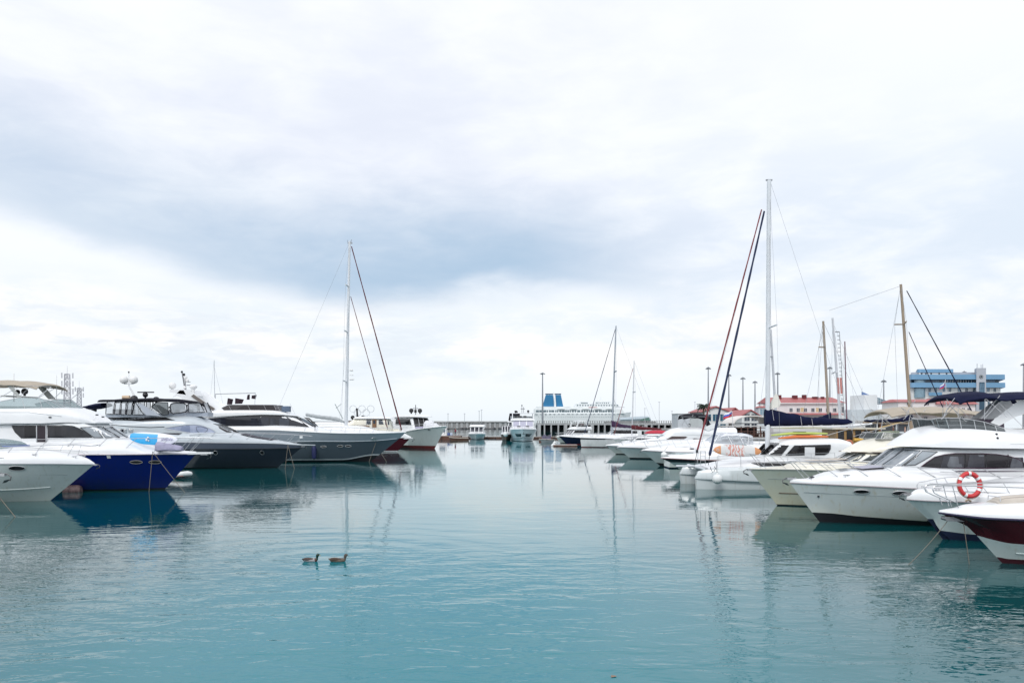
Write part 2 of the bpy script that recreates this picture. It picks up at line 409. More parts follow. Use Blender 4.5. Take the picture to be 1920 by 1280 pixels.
def anchor(root, s, z, k=1.0, m=None, name='anchor'):
    k *= .8
    """plough anchor hanging in its bow roller, pointing forward and down"""
    o = MB()
    for sd in (-1, 1): o.box(-s - .5 * k, -s + .12 * k, sd * .09 * k - .012, sd * .09 * k + .012, z - .08 * k, z + .07 * k)
    o.tube([(-s + .05 * k, -.1 * k, z - .01), (-s + .05 * k, .1 * k, z - .01)], .05 * k, 8)
    o = o.build('bow_roller', STEEL, root)
    a = MB(); a.tube([(-s - .4 * k, 0, z + .09 * k), (-s + .2 * k, 0, z + .03 * k), (-s + .42 * k, 0, z - .12 * k), (-s + .36 * k, 0, z - .34 * k)], [.03 * k, .035 * k, .035 * k, .03 * k], 6)
    for sd in (-1, 1):
        a.add([(-s + .44 * k, 0, z - .22 * k), (-s + .14 * k, sd * .15 * k, z - .30 * k), (-s - .02 * k, sd * .05 * k, z - .46 * k), (-s + .16 * k, 0, z - .42 * k), (-s + .40 * k, 0, z - .26 * k)],
              [(0, 1, 2, 3), (4, 3, 2, 1)])
    return a.build(name, mat('anchor_metal', (.20, .20, .21), .45, metal=.5, var=.4, scale=9), root)
def dome(root, s, y, z, r, m=DOMEW, name='radar_dome', squash=1.0, foot=None):
    mb = MB(); f = foot if foot is not None else r * .6
    mb.lathe([(r * .35, -f - r * .8), (r * .4, -r * .8), (r * .75, -r * .75 * squash), (r * .97, -r * .3 * squash), (r, 0), (r * .93, r * .4 * squash), (r * .7, r * .75 * squash), (r * .35, r * .95 * squash), (.004, r * squash)], (-s, y, z), 16)
    return mb.build(name, m, root)
def line3(a, b, sag, n=10):
    return [tuple(a[i] + (b[i] - a[i]) * t / n - (sag * 4 * (t / n) * (1 - t / n) if i == 2 else 0) for i in range(3)) for t in range(n + 1)]
def cleat(root, s, y, z):
    MB().tube([(-s - .13, y, z + .07), (-s + .13, y, z + .07)], .018, 5).tube([(-s - .05, y, z - .02), (-s - .05, y, z + .07)], .016, 5).tube([(-s + .05, y, z - .02), (-s + .05, y, z + .07)], .016, 5).build('cleat', STEEL, root)
def wipers(root, surf, s0, s1, ys):
    for y in ys:
        MB().tube([(-s0, y, surf.z(s0, y) + .03), (-s1, y + .25, surf.z(s1, y + .25) + .04)], .012, 4).build('wiper', BLACK, root)
# ------------------------------------------------------------------ camera, light, sky
cam = bpy.data.cameras.new('camera'); co = bpy.data.objects.new('camera', cam); COL.objects.link(co); scene.camera = co
co.location = (0, 0, CH); co.rotation_euler = (pi / 2, 0, 0)
cam.sensor_width = 36; cam.lens = 36 * F / 1920; cam.shift_y = (HZ - 640) / 1920; cam.clip_end = 20000; cam.clip_start = .1
scene.view_settings.view_transform = 'Standard'; scene.view_settings.look = 'None'; scene.view_settings.gamma = 1; scene.view_settings.use_curve_mapping = False
scene.view_settings.exposure = EXPOSURE = .30
scene.cycles.use_denoising = True; scene.cycles.max_bounces = 6; scene.cycles.transparent_max_bounces = 12; scene.cycles.caustics_reflective = False; scene.cycles.caustics_refractive = False
scene.cycles.sample_clamp_indirect = 4
SUN_EL = radians(42)      # veiled sun behind the camera, a little to the left
sun = bpy.data.lights.new('sun', 'SUN'); so = bpy.data.objects.new('sun', sun); COL.objects.link(so)
sun.energy = 1.05; sun.angle = radians(18); sun.color = (1, .97, .93)
so.rotation_euler = (pi / 2 - SUN_EL, 0, radians(-25)); so.location = (0, 0, 60)
w = bpy.data.worlds.new('World'); scene.world = w; w.use_nodes = True; nt = w.node_tree; L = nt.links.new
bg = nt.nodes['Background']; bg.inputs['Strength'].default_value = .1
sky = N(nt, 'ShaderNodeTexSky'); sky.sky_type = 'NISHITA'; sky.sun_disc = False; sky.sun_elevation = SUN_EL; sky.sun_rotation = radians(180 + 25)
tc = N(nt, 'ShaderNodeTexCoord'); sp = N(nt, 'ShaderNodeSeparateXYZ'); L(tc.outputs['Generated'], sp.inputs[0])
def M(op, a, b=None, c=None, clamp=False):
    n = nt.nodes.new('ShaderNodeMath'); n.operation = op; n.use_clamp = clamp
    for i, x in enumerate((a, b, c)):
        if x is None: continue
        if isinstance(x, (int, float)): n.inputs[i].default_value = x
        else: L(x, n.inputs[i])
    return n.outputs[0]
def NOI(scl, det, rough, sz=2.6, w=0.0, dist=0.0):
    mp = N(nt, 'ShaderNodeMapping'); mp.inputs['Scale'].default_value = (1, 1, sz); mp.inputs['Location'].default_value = (w, w * .7, 0); L(tc.outputs['Generated'], mp.inputs[0])
    n = N(nt, 'ShaderNodeTexNoise'); n.inputs['Scale'].default_value = scl; n.inputs['Detail'].default_value = det; n.inputs['Roughness'].default_value = rough; n.inputs['Distortion'].default_value = dist
    L(mp.outputs[0], n.inputs['Vector']); return n.outputs['Fac']
def MIX(f, a, b):
    n = nt.nodes.new('ShaderNodeMix'); n.data_type = 'RGBA'; n.clamp_factor = True
    L(f, n.inputs[0]) if not isinstance(f, (int, float)) else setattr(n.inputs[0], 'default_value', f)
    for i, x in ((6, a), (7, b)):
        if isinstance(x, tuple): n.inputs[i].default_value = (*x, 1)
        else: L(x, n.inputs[i])
    return n.outputs[2]
def SS(x, a, b):      # smoothstep
    n = nt.nodes.new('ShaderNodeMapRange'); n.interpolation_type = 'SMOOTHSTEP'; n.inputs['From Min'].default_value = a; n.inputs['From Max'].default_value = b
    L(x, n.inputs[0]); return n.outputs[0]
def GA(x, c, s): d = M('DIVIDE', M('SUBTRACT', x, c), s); return M('EXPONENT', M('MULTIPLY', M('MULTIPLY', d, d), -1.0))
az = M('MULTIPLY', M('ARCTAN2', sp.outputs[0], sp.outputs[1]), 57.3); el = M('MULTIPLY', M('ARCSINE', sp.outputs[2]), 57.3)
n1 = NOI(3.2, 5, .5, 2.4); n2 = NOI(9, 7, .58, 3.0, 3.1, .3); n3 = NOI(20, 6, .55, 5.0, 7.7, .2); n4 = NOI(1.7, 3, .5, 2.0, 1.3)
# the broad dark cloud bank: soft above, clear-cut lower edge that climbs to the left
wob = M('ADD', M('MULTIPLY', M('SUBTRACT', n1, .5), 5.0), M('MULTIPLY', M('SUBTRACT', n2, .5), 2.4))
left = M('MAXIMUM', M('MULTIPLY', M('ADD', az, 13.0), -1.0), 0.0)
lowedge = M('ADD', M('ADD', 8.6, M('MULTIPLY', M('POWER', left, 1.3), .085)), wob)
dh = M('SUBTRACT', el, lowedge)
band = M('MULTIPLY', SS(dh, -.9, 1.5), M('SUBTRACT', 1.0, SS(dh, 1.8, 9.5)))
azm = M('MULTIPLY', SS(az, 17, 2), M('ADD', .50, M('MULTIPLY', GA(az, -6, 15), .50)))
dark = M('MULTIPLY', M('MULTIPLY', band, azm), M('ADD', .72, M('MULTIPLY', n2, .5)), clamp=True)
# soft grey veil over the left and middle, up to the top
veil = M('MULTIPLY', M('MULTIPLY', SS(dh, -.5, 2.5), SS(az, 30, -2)), SS(M('ADD', M('MULTIPLY', n1, .6), M('MULTIPLY', n2, .4)), .33, .64))
veil = M('MULTIPLY', veil, M('SUBTRACT', 1.0, M('MULTIPLY', SS(el, 17, 33), .45)))
# low clouds near the horizon and on the right
lowc = M('MULTIPLY', M('MULTIPLY', SS(M('ADD', M('MULTIPLY', n2, .55), M('MULTIPLY', n4, .45)), .44, .62), SS(el, 1.2, 3.2)), SS(el, 11.5, 7))
rightc = M('MULTIPLY', M('MULTIPLY', SS(az, 3, 15), GA(el, 11.5, 7)), SS(M('ADD', M('MULTIPLY', n1, .5), M('MULTIPLY', n2, .5)), .34, .58))
puffs = M('MULTIPLY', M('MULTIPLY', SS(n3, .50, .62), GA(el, 5.5, 2.6)), SS(az, 5, -12))
c = MIX(SS(el, 0, 9), (.82, .875, .93), (.885, .915, .96))
c = MIX(SS(el, 14, 34), c, (.925, .94, .985))
c = MIX(M('MULTIPLY', GA(el, 6.0, 2.6), M('ADD', .3, M('MULTIPLY', SS(n2, .62, .42), .6))), c, (.98, .95, .925))
c = MIX(M('MULTIPLY', lowc, .75), c, (.75, .82, .885))
c = MIX(M('MULTIPLY', puffs, .45), c, (.70, .76, .84))
c = MIX(M('MULTIPLY', rightc, .95), c, (.69, .77, .87))
c = MIX(M('MULTIPLY', veil, .85), c, (.71, .755, .865))
c = MIX(M('MULTIPLY', dark, 1.0), c, (.41, .545, .70))
c = MIX(SS(el, 1.5, -3), c, (.62, .70, .74))
mul = nt.nodes.new('ShaderNodeVectorMath'); mul.operation = 'SCALE'; L(c, mul.inputs[0]); L(M('ADD', 9.15, M('MULTIPLY', SS(sp.outputs[1], .1, -.8), 3.0)), mul.inputs['Scale'])  # extra sky brightness added behind the camera to light the hull sides facing it
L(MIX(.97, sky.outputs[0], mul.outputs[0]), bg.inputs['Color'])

# ------------------------------------------------------------------ water
def water_mat():
    m, nt, b = nodes('harbour_water'); L = nt.links.new
    tc = N(nt, 'ShaderNodeTexCoord')
    def noi(sx, sy, scl, det, rough=.5, dist=0., rot=0.):
        mp = N(nt, 'ShaderNodeMapping'); mp.inputs['Scale'].default_value = (sx, sy, 1); mp.inputs['Rotation'].default_value = (0, 0, rot); L(tc.outputs['Object'], mp.inputs[0])
        n = N(nt, 'ShaderNodeTexNoise'); n.noise_dimensions = '2D'; n.inputs['Scale'].default_value = scl; n.inputs['Detail'].default_value = det
        n.inputs['Roughness'].default_value = rough; n.inputs['Distortion'].default_value = dist; L(mp.outputs[0], n.inputs['Vector']); return n.outputs['Fac']
    def mth(op, a, b_):
        n = nt.nodes.new('ShaderNodeMath'); n.operation = op
        for i, x in enumerate((a, b_)):
            if isinstance(x, (int, float)): n.inputs[i].default_value = x
            else: L(x, n.inputs[i])
        return n.outputs[0]
    swell = noi(.55, 1, .34, 2, .5, .3, .12); mid = noi(.45, 1, 1.35, 3, .55, .4, -.1); fine = noi(.55, 1, 6.0, 2, .5, .2, .2)
    patch = noi(.35, 1, .045, 3, .55, .6)
    mr = N(nt, 'ShaderNodeMapRange'); mr.interpolation_type = 'SMOOTHSTEP'; mr.inputs['From Min'].default_value = .42; mr.inputs['From Max'].default_value = .60; mr.inputs['To Min'].default_value = .25; mr.inputs['To Max'].default_value = 1.25; L(patch, mr.inputs[0])
    sy = N(nt, 'ShaderNodeSeparateXYZ'); L(tc.outputs['Object'], sy.inputs[0]); dist = N(nt, 'ShaderNodeMapRange'); dist.interpolation_type = 'SMOOTHSTEP'
    for k_, v_ in (('From Min', 16), ('From Max', 42), ('To Min', 1.0), ('To Max', .19)): dist.inputs[k_].default_value = v_
    L(mth('ADD', sy.outputs[1], mth('MULTIPLY', mth('SUBTRACT', patch, .5), 60)), dist.inputs[0])      # sheltered, calmer water further in
    # wind: far water and the left are ruffled, the basin by the right-hand boats is calmer
    dv = nt.nodes.new('ShaderNodeVectorMath'); dv.operation = 'DISTANCE'; L(tc.outputs['Object'], dv.inputs[0]); dv.inputs[1].default_value = (-5.4, 23.4, 0)     # rings spreading from the two ducks
    ring = mth('MULTIPLY', mth('SINE', mth('ADD', mth('MULTIPLY', dv.outputs['Value'], 4.2), mth('MULTIPLY', mid, 3.0)), 0), mth('EXPONENT', mth('MULTIPLY', dv.outputs['Value'], -.22), 0))
    hgt0 = mth('MULTIPLY', ring, .005)
    hgt = mth('ADD', mth('MULTIPLY', mth('MULTIPLY', swell, WSW), dist.outputs[0]), mth('MULTIPLY', mth('ADD', mth('MULTIPLY', mid, WMI), mth('MULTIPLY', fine, WFI)), mth('MULTIPLY', mr.outputs[0], dist.outputs[0])))
    hgt = mth('ADD', hgt, hgt0)
    bp = N(nt, 'ShaderNodeBump'); bp.inputs['Strength'].default_value = 1; bp.inputs['Distance'].default_value = 1; L(hgt, bp.inputs['Height']); L(bp.outputs[0], b.inputs['Normal'])
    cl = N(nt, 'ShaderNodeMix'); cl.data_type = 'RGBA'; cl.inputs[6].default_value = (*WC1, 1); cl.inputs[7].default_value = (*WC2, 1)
    sx = N(nt, 'ShaderNodeSeparateXYZ'); L(tc.outputs['Object'], sx.inputs[0])      # teal middle, darker green sides: dark hull reflections put into the water colour
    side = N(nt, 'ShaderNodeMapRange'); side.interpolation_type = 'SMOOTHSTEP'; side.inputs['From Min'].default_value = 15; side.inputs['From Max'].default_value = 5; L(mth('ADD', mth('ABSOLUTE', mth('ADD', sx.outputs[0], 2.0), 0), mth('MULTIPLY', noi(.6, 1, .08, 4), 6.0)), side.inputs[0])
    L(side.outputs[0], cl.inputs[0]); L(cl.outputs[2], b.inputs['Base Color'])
    b.inputs['Roughness'].default_value = .015; b.inputs['Specular Tint'].default_value = (.8, .95, 1, 1); b.inputs['IOR'].default_value = 1.37
    return m
WSW, WMI, WFI = .022, .031, .0052
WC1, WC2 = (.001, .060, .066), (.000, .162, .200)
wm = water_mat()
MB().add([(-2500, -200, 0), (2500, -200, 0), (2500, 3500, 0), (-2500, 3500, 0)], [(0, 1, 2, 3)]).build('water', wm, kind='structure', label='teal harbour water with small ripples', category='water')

CONC = mat('old_concrete', (.36, .36, .36), .9, var=.4, scale=.35, bump=.03)
PAVE = mat('quay_paving', (.33, .32, .30), .85, var=.25, scale=.8, bump=.01)
ROCK = mat('breakwater_rock', (.16, .16, .17), .95, var=.6, scale=.5, bump=.3)
PONT = mat('pontoon_timber', (.16, .075, .055), .8, var=.4, scale=1.2, stretch=(1, .2, 1))
PDECK = mat('pontoon_deck', (.42, .36, .33), .85, var=.2, scale=2, stretch=(4, .5, 1))
def at(px, py, Y): return ((px - 960) / F * Y, Y, CH - (py - HZ) / F * Y)
# quays at the boats' sterns
for x0, x1, nm, lb in ((34, 130, 'promenade', 'paved quay behind the right-hand boats'), (-140, -46, 'quay', 'paved quay behind the left-hand boats')):
    mb = MB(); mb.box(x0, x1, -60, 175 if x0 > 0 else 420, -4, 1.7); o = mb.build(nm, CONC, kind='structure', label=lb, category='quay')
    e = MB(); e.box(x0 + .3, x1 - .3, -59, 174 if x0 > 0 else 419, 1.704, 1.76); e.build('paving', PAVE, o)
    e = MB(); xx = x0 if x0 > 0 else x1 - .35
    e.box(xx, xx + .35, -58, 173, 1.764, 1.95); e.build('coping', mat('coping_stone', (.5, .49, .46), .8, var=.25, scale=2), o)
# far mole and breakwater
def mole():
    t = thing('breakwater', 'long grey concrete breakwater wall closing the harbour behind the small bow-on yachts', 'breakwater', (0, 545, 0))
    X0, X1 = -330, 12
    MB().box(X0, X1, 0, 14, -3, 4.4).build('wall', CONC, t)
    mb = MB()
    x = X0
    while x < X1: mb.box(x, x + 1.1 + rnd.random() * .6, -.45, -.003, .6, 4.2); x += 2.6 + rnd.random() * 1.2
    mb.build('buttress', mat('pale_concrete', (.46, .47, .48), .9, var=.3, scale=.6), t, kind='stuff')
    MB().box(X0, X1, -.8, 3, 4.404, 5.3).build('parapet', CONC, t)
    mb = MB()
    for i in range(330):
        x = X0 + (X1 - X0) * rnd.random(); r = .5 + rnd.random() * .9; mb.ball((x, -1 - rnd.random() * 2, .05 + rnd.random() * .6), r, 6, sz=.7)
    mb.build('armour_rock', ROCK, t, kind='stuff', sharp=20)
mole()
def pier():
    t = thing('pier', 'grey concrete pier on columns with dark openings in front of the white ferry', 'pier', (0, 400, 0))
    X0, X1 = 12.5, 92
    MB().box(X0, X1, 0, 26, 3.1, 4.1).build('deck', mat('pale_concrete', (.46, .47, .48), .9, var=.3, scale=.6), t)
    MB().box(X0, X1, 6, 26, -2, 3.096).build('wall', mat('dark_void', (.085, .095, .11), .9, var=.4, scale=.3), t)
    x = X0 + .3; k = 0
    while x < X1 - 1:
        MB().box(x, x + (1.6 if k % 4 == 0 else .7), -.1, 5.9, -2, 3.096).build('column', mat('pale_concrete', (0, 0, 0)), t)
        x += 3.1 + (k % 3) * .25; k += 1
    mb = MB(); x = X0
    while x < X1: mb.box(x, x + .35, -.2, .1, 4.104, 5.1); x += 1.15
    mb.box(X0, X1, -.25, .12, 5.104, 5.25).build('balustrade', CONC, t)
    mb = MB()
    MB().box(X1 + .1, X1 + 95, 0, 20, -2, 4.0).build('wall_extension', CONC, t)
    MB().box(X1 + .1, X1 + 95, -.2, .2, 4.004, 5.0).build('parapet', CONC, t)
pier()
# lamp masts
def lampmast(px, top, Y, label, base=2.0):
    x, y, z = at(px, top, Y)
    t = thing('lamp_mast', label, 'lamp mast', (x, y, base), 0, 'tall lamp masts along the far quays'); H = z - base
    m = mat('lamp_grey', (.28, .30, .33), .5, metal=.3, var=.2)
    MB().tube([(0, 0, 0), (0, 0, H)], [.42 * Y / 330, .2 * Y / 330], 8).build('pole', m, t)
    r = .95 * Y / 330
    MB().lathe([(r * .15, -.15), (r * .8, -.1), (r, .05), (r * .5, .22), (r * .12, .5), (.02, .7)], (0, 0, H), 10).build('lamp_ring', m, t)
    for k in range(4):
        a = k * pi / 2 + .4; MB().box(r * cos(a) - .28, r * cos(a) + .28, r * sin(a) - .2, r * sin(a) + .2, H - .42, H - .12).build('floodlight', m, t)
for a in ((1017.3, 700, 400, 'grey lamp mast standing left of the blue ferry funnels', 4.1), (1328, 690, 300, 'tallest lamp mast, left of the palm and red stay'),
          (1366.5, 703, 320, 'lamp mast behind the navy furled forestay, left of the pair'), (1393, 709, 330, 'taller lamp mast of the pair between furled stays and white catamaran mast'),
          (1415.6, 716, 345, 'shorter lamp mast of the pair, next left of the catamaran mast'), (1458, 700, 300, 'lamp mast immediately right of the white catamaran mast'),
          (1556, 689.5, 300, 'lamp mast rising behind the top of the wooden mast over the red-roofed hall'), (1657, 714, 280, 'lamp mast over the white hall with the sloping glass wing'),
          (1808, 697.5, 330, 'lamp mast whose head just shows over the blue roof left of the clock tower'), (1919, 683, 300, 'lamp mast cut by the right edge of the photo')):
    lampmast(*a)
for i, (px, tp) in enumerate(((1236, 753), (1303, 753), (1260, 770), (898.5, 770), (840, 775), (871, 775), (903, 768), (1209, 765))):
    x, y, z = at(px, tp, 420)
    o = MB().tube([(0, 0, 0), (0, 0, z - 4)], .12, 5).tube([(-.5, 0, z - 4.05), (.5, 0, z - 4.05)], .1, 4).build('light_pole', mat('pole_grey', (.42, .44, .47), .6), loc=(x, y, 4))
    o['category'] = 'pole'; o['group'] = 'thin distant poles on the far wall'; o['label'] = 'thin pale grey pole standing on the far harbour wall'
# ------------------------------------------------------------------ ferry behind the pier
def ferry():
    Y = 760.; t = thing('ferry', 'large white passenger ferry with two blue funnels behind the pier', 'ferry', (0, Y, 0))
    W = mat('ferry_white', (.80, .83, .84), .5, var=.08, scale=.05); G = mat('ferry_window', (.12, .17, .20), .3); BL = mat('funnel_blue', (.012, .17, .36), .5, var=.15, scale=.1)
    def X(px): return (px - 960) / F * Y
    def Z(py): return CH - (py - HZ) / F * Y
    def pb(name, m, x0, x1, y0, y1, d0, d1, cut=0, cutl=0):
        a, b = X(x0), X(x1); zt, zb = Z(y0), Z(y1)
        return MB().hexa([(a, d0, zb), (b, d0, zb), (b, d1, zb), (a, d1, zb), (a + cutl, d0, zt), (b - cut, d0, zt), (b - cut, d1, zt), (a + cutl, d1, zt)]).build(name, m, t)
    n = 24; top, bot = [], []
    mb = MB(); rings = []
    for i in range(n + 1):
        u = i / n; x = X(1001) + (X(1186) - X(1001)) * u; b = 9 * (1 - max(0, (u - .78) / .22) ** 2.0) * (.85 + .15 * min(1, u * 5)) + .05; s = 1.6 * max(0, (u - .8) / .2) ** 1.5
        rings.append([(x - 4 * max(0, (u - .8) / .2), 9 - b * .8, -1), (x, 9 - b, Z(775) + s), (x, 9 + b, Z(775) + s), (x - 4 * max(0, (u - .8) / .2), 9 + b * .8, -1)])
    mb.loft(rings).build('hull', W, t)
    pb('upper_deck', W, 1001.5, 1172, 766.5, 774.9, 1.2, 16.8, 3)
    pb('boat_deck', W, 1004, 1158, 761.8, 766.4, 2.0, 16, 2, 1)
    pb('bridge', W, 1078, 1163, 756.5, 761.7, 3, 15, 3, 1)
    pb('wheelhouse', W, 1116, 1150, 752.5, 756.4, 4, 14, 2, .6)
    pb('lounge', W, 1088, 1104, 753.5, 756.4, 4, 14, .3, .3)
    mb = MB(); x = 1005.
    while x < 1150:
        w_ = rnd.choice((3.2, 5.4, 2.2)); mb.box(X(x), X(x + w_), 1.08, 1.2, Z(772.4), Z(768.6)); x += w_ + rnd.choice((.9, 1.2, 2.2))
    mb.build('deck_window', G, t, kind='stuff')
    mb = MB(); x = 1003.
    while x < 1163:
        for q in range(rnd.choice((2, 3))): mb.box(X(x), X(x) + .55, -.14, .2, Z(777), Z(775.4)); x += 1.9
        x += rnd.choice((3., 4.5))
    x = 1010.
    while x < 1150: mb.box(X(x), X(x) + .35, -.14, .2, Z(781.4), Z(780.6)); x += 4.2
    mb.build('porthole', G, t, kind='stuff')
    x = 1090.
    while x < 1103: MB().box(X(x), X(x + 1.3), 3.88, 3.99, Z(756), Z(754)).build('lounge_window', G, t); x += 1.9
    for x in (1118, 1121, 1125, 1129, 1133, 1137, 1141): MB().box(X(x), X(x + 2), 3.88, 3.99, Z(755.8), Z(754.2)).build('wheelhouse_window', G, t)
    for x in range(1082, 1160, 5): MB().box(X(x), X(x + 2.6), 2.88, 2.99, Z(760.6), Z(758.6)).build('bridge_window', G, t)
    for k, x in enumerate((1052, 1075, 1098, 1121, 1143)):   # lifeboats hung at the boat deck
        mb = MB(); L_ = 3.6; rings = []
        for i in range(9):
            u = i / 8; b = .2 + 1.1 * (1 - (2 * u - 1) ** 2) ** .6; rings.append([(X(x) - L_ + 2 * L_ * u, .9 - b, Z(766)), (X(x) - L_ + 2 * L_ * u, .9 + b, Z(766)), (X(x) - L_ + 2 * L_ * u, .9 + b * .5, Z(768.5)), (X(x) - L_ + 2 * L_ * u, .9 - b * .5, Z(768.5))])
        mb.loft(rings).build('lifeboat', mat('lifeboat_white', (.72, .74, .75), .5), t)
    pb('red_band', mat('faded_red', (.5, .2, .18), .6), 1104, 1120, 762.8, 763.9, 1.85, 1.99)
    def funnel(pts, d0, d1):
        a = [(X(x), Z(y)) for x, y in pts]
        f = MB().hexa([(a[3][0], d0, a[3][1]), (a[2][0], d0, a[2][1]), (a[2][0], d1, a[2][1]), (a[3][0], d1, a[3][1]), (a[0][0], d0 + .6, a[0][1]), (a[1][0], d0 + .6, a[1][1]), (a[1][0], d1 - .6, a[1][1]), (a[0][0], d1 - .6, a[0][1])]).build('funnel', BL, t)
        n = 4
        for i in range(n): x = a[0][0] + (a[1][0] - a[0][0]) * (i + .2) / n; MB().box(x, x + (a[1][0] - a[0][0]) * .55 / n, d0 + .5, d0 + .75, a[0][1] - 1.05, a[0][1] - .5).build('vent_slot', mat('pale_slot', (.6, .65, .7), .6), f)
        MB().box(a[0][0] - .8, a[1][0] + .5, d0 + .4, d1 - .4, a[0][1] + .004, a[0][1] + .45).build('funnel_cap', DKGREY, f)
    funnel([(1024.5, 738), (1037, 738), (1041.7, 762), (1017.5, 762)], 4.5, 13)
    funnel([(1042.2, 738), (1052, 738), (1056.8, 762), (1044.2, 762)], 4.5, 13)
    MB().tube([(X(1040.5), 4, Z(762)), (X(1038.5), 4, Z(735))], [.6, .25], 6).build('mast', W, t)
    MB().tube([(X(1128), 8, Z(752.5)), (X(1128), 8, Z(744))], .25, 5).tube([(X(1125), 8, Z(748)), (X(1131), 8, Z(748))], .2, 4).ball((X(1124), 8, Z(750)), .8, 8).build('radar_mast', W, t)
    MB().tube([(X(1151), 8, Z(756)), (X(1153), 8, Z(746)), (X(1156), 8, Z(757))], .3, 5).build('foremast', mat('mast_grey', (.35, .38, .42), .6), t)
    MB().box(X(1150), X(1172), 3, 4, Z(763.6), Z(762.8)).build('bridge_wing', mat('mast_grey', (.35, .38, .42), .6), t)
ferry()
def terminal():
    Y = 470.; t = thing('terminal_roof', 'low pale grey terminal with sloping curved roof right of the ferry bow', 'building', (0, Y, 0))
    m = mat('pale_cladding', (.40, .48, .53), .35, var=.15, scale=.1)
    mb = MB(); rings = []
    for i in range(13):
        u = i / 12; px = 1163 + 57 * u; x = (px - 960) / F * Y; zt = CH - (783.5 - 3.9 * u ** .6 + (3.5 * max(0, (u - .93) / .07)) - HZ) / F * Y; zb = CH - (789.5 - HZ) / F * Y
        rings.append([(x, 0, zb), (x, -.6, (zt + zb) / 2), (x, 1.5, zt), (x, 14, zt), (x, 16, zb)])
    mb.loft(rings).build('roof', m, t)
    x0 = (1207 - 960) / F * Y
    MB().add([(x0 - 2.5, -1.0, 5.4), (x0 + 3.2, -1.0, 5.4), (x0 + 3.2, -1.0, 7.4), (x0 + .6, -1.0, 7.0), (x0 - 1.5, -1.0, 6.4)], [(0, 1, 2, 3, 4)]).add([(x0 - 2.5, -.7, 5.4), (x0 + 3.2, -.7, 5.4), (x0 + 3.2, -.7, 7.4), (x0 + .6, -.7, 7.0), (x0 - 1.5, -.7, 6.4)], [(4, 3, 2, 1, 0)]).build('painted_patch', mat('muted_green', (.12, .24, .20), .7, var=.3), t)
    mb = MB(); mb.box((1140 - 960) / F * Y, (1230 - 960) / F * Y, 0, 20, 0, CH - (789.6 - HZ) / F * Y).build('wall', CONC, t)
terminal()
# ------------------------------------------------------------------ buildings ashore on the right
def P(px, Y): return (px - 960) / F * Y
def H(py, Y): return CH - (py - HZ) / F * Y
WALLW = mat('pale_render', (.72, .73, .73), .85, var=.12, scale=.3); ROOFR = mat('red_metal_roof', (.42, .12, .12), .55, var=.2, scale=.4, stretch=(6, .3, 1))
WIN = mat('house_window', (.06, .08, .11), .15, var=.4, scale=1.5); FRM = mat('window_frame_white', (.7, .7, .7), .6); CHIM = mat('dark_red_chimney', (.14, .025, .03), .8, var=.3)
def win(par, x0, x1, z0, z1, y, fr=True, mull=True, m=None):
    o = MB().box(x0, x1, y - .02, y + .05, z0, z1).build('window', m or WIN, par)
    if fr:
        w = .06; mb = MB()
        mb.box(x0 - w, x0, y - .07, y - .0, z0 - w, z1 + w); mb.box(x1, x1 + w, y - .07, y, z0 - w, z1 + w); mb.box(x0, x1, y - .07, y, z1, z1 + w); mb.box(x0, x1, y - .1, y, z0 - w, z0)
        if mull: mb.box((x0 + x1) / 2 - .03, (x0 + x1) / 2 + .03, y - .06, y - .022, z0, z1)
        mb.build('frame', FRM, o)
    return o
def land():
    m = mat('far_quay_ground', (.34, .34, .33), .9, var=.2, scale=.1)
    MB().add([(66, 180, 1.5), (900, 180, 1.5), (900, 390, 1.5), (66, 390, 1.5), (66, 180, -3), (900, 180, -3), (66, 390, -3), (900, 390, -3)], [(0, 1, 2, 3), (4, 5, 1, 0), (4, 0, 3, 6), (6, 3, 2, 7)]).build('ground', m, kind='structure', label='paved ground behind the marina', category='ground')
land()
def hall():
    Y = 235.; t = thing('harbour_hall', 'long white hall with red roof and a row of windows behind the navy boom cover', 'building', (0, Y, 0))
    x0, x1 = P(1448, Y), P(1584, Y); ze, zr = H(755, Y), H(743.5, Y)
    MB().box(x0 + .3, x1 - .3, 0, 14, 1.5, ze).build('wall', WALLW, t)
    r = MB().hexa([(x0 - .3, -.6, ze + .004), (x1 + .3, -.6, ze + .004), (x1 + .3, 14.6, ze + .004), (x0 - .3, 14.6, ze + .004), (x0 + .2, 6.5, zr), (x1 - 1.2, 6.5, zr), (x1 - 1.2, 7.5, zr), (x0 + .2, 7.5, zr)]).build('roof', ROOFR, t)
    MB().box(x0, x1, -.7, -.55, ze - .28, ze - .0).build('gutter', FRM, t)
    for px, w, h in ((1473, 4, 4.5), (1502, 8, 4), (1520, 6, 5), (1541, 9, 1.5), (1555, 4, 1.5)):
        MB().box(P(px - w / 2, Y), P(px + w / 2, Y), 4.5, 6, zr - 1, H(743.8 - h, Y)).build('chimney', CHIM, r)
    for px in (1483, 1496.5, 1510, 1524, 1538, 1551.5, 1565): win(t, P(px - 2.8, Y), P(px + 2.8, Y), H(771.5, Y), H(765, Y), -.05)
    for a, b in ((1501, 1507), (1530, 1536)): MB().box(P(a, Y), P(b, Y), -.04, -.003, H(772, Y), H(764, Y)).build('yellow_panel', mat('ochre_render', (.62, .50, .30), .85), t)
    win(t, P(1578, Y), P(1582, Y), H(773, Y), H(763, Y), -.05)
    MB().hexa([(x0, -3.6, H(777.5, Y)), (x1 - 1.5, -3.6, H(777.5, Y)), (x1 - 1.5, -.01, H(776.6, Y)), (x0, -.01, H(776.6, Y)), (x0, -3.5, H(777, Y)), (x1 - 1.5, -3.5, H(777, Y)), (x1 - 1.5, -.01, H(774, Y)), (x0, -.01, H(774, Y))]).build('porch_roof', ROOFR, t)
    for i in range(12): win(t, x0 + 1 + i * 1.72, x0 + 1.9 + i * 1.72, 3.2, 5.2, -.05, False)
hall()
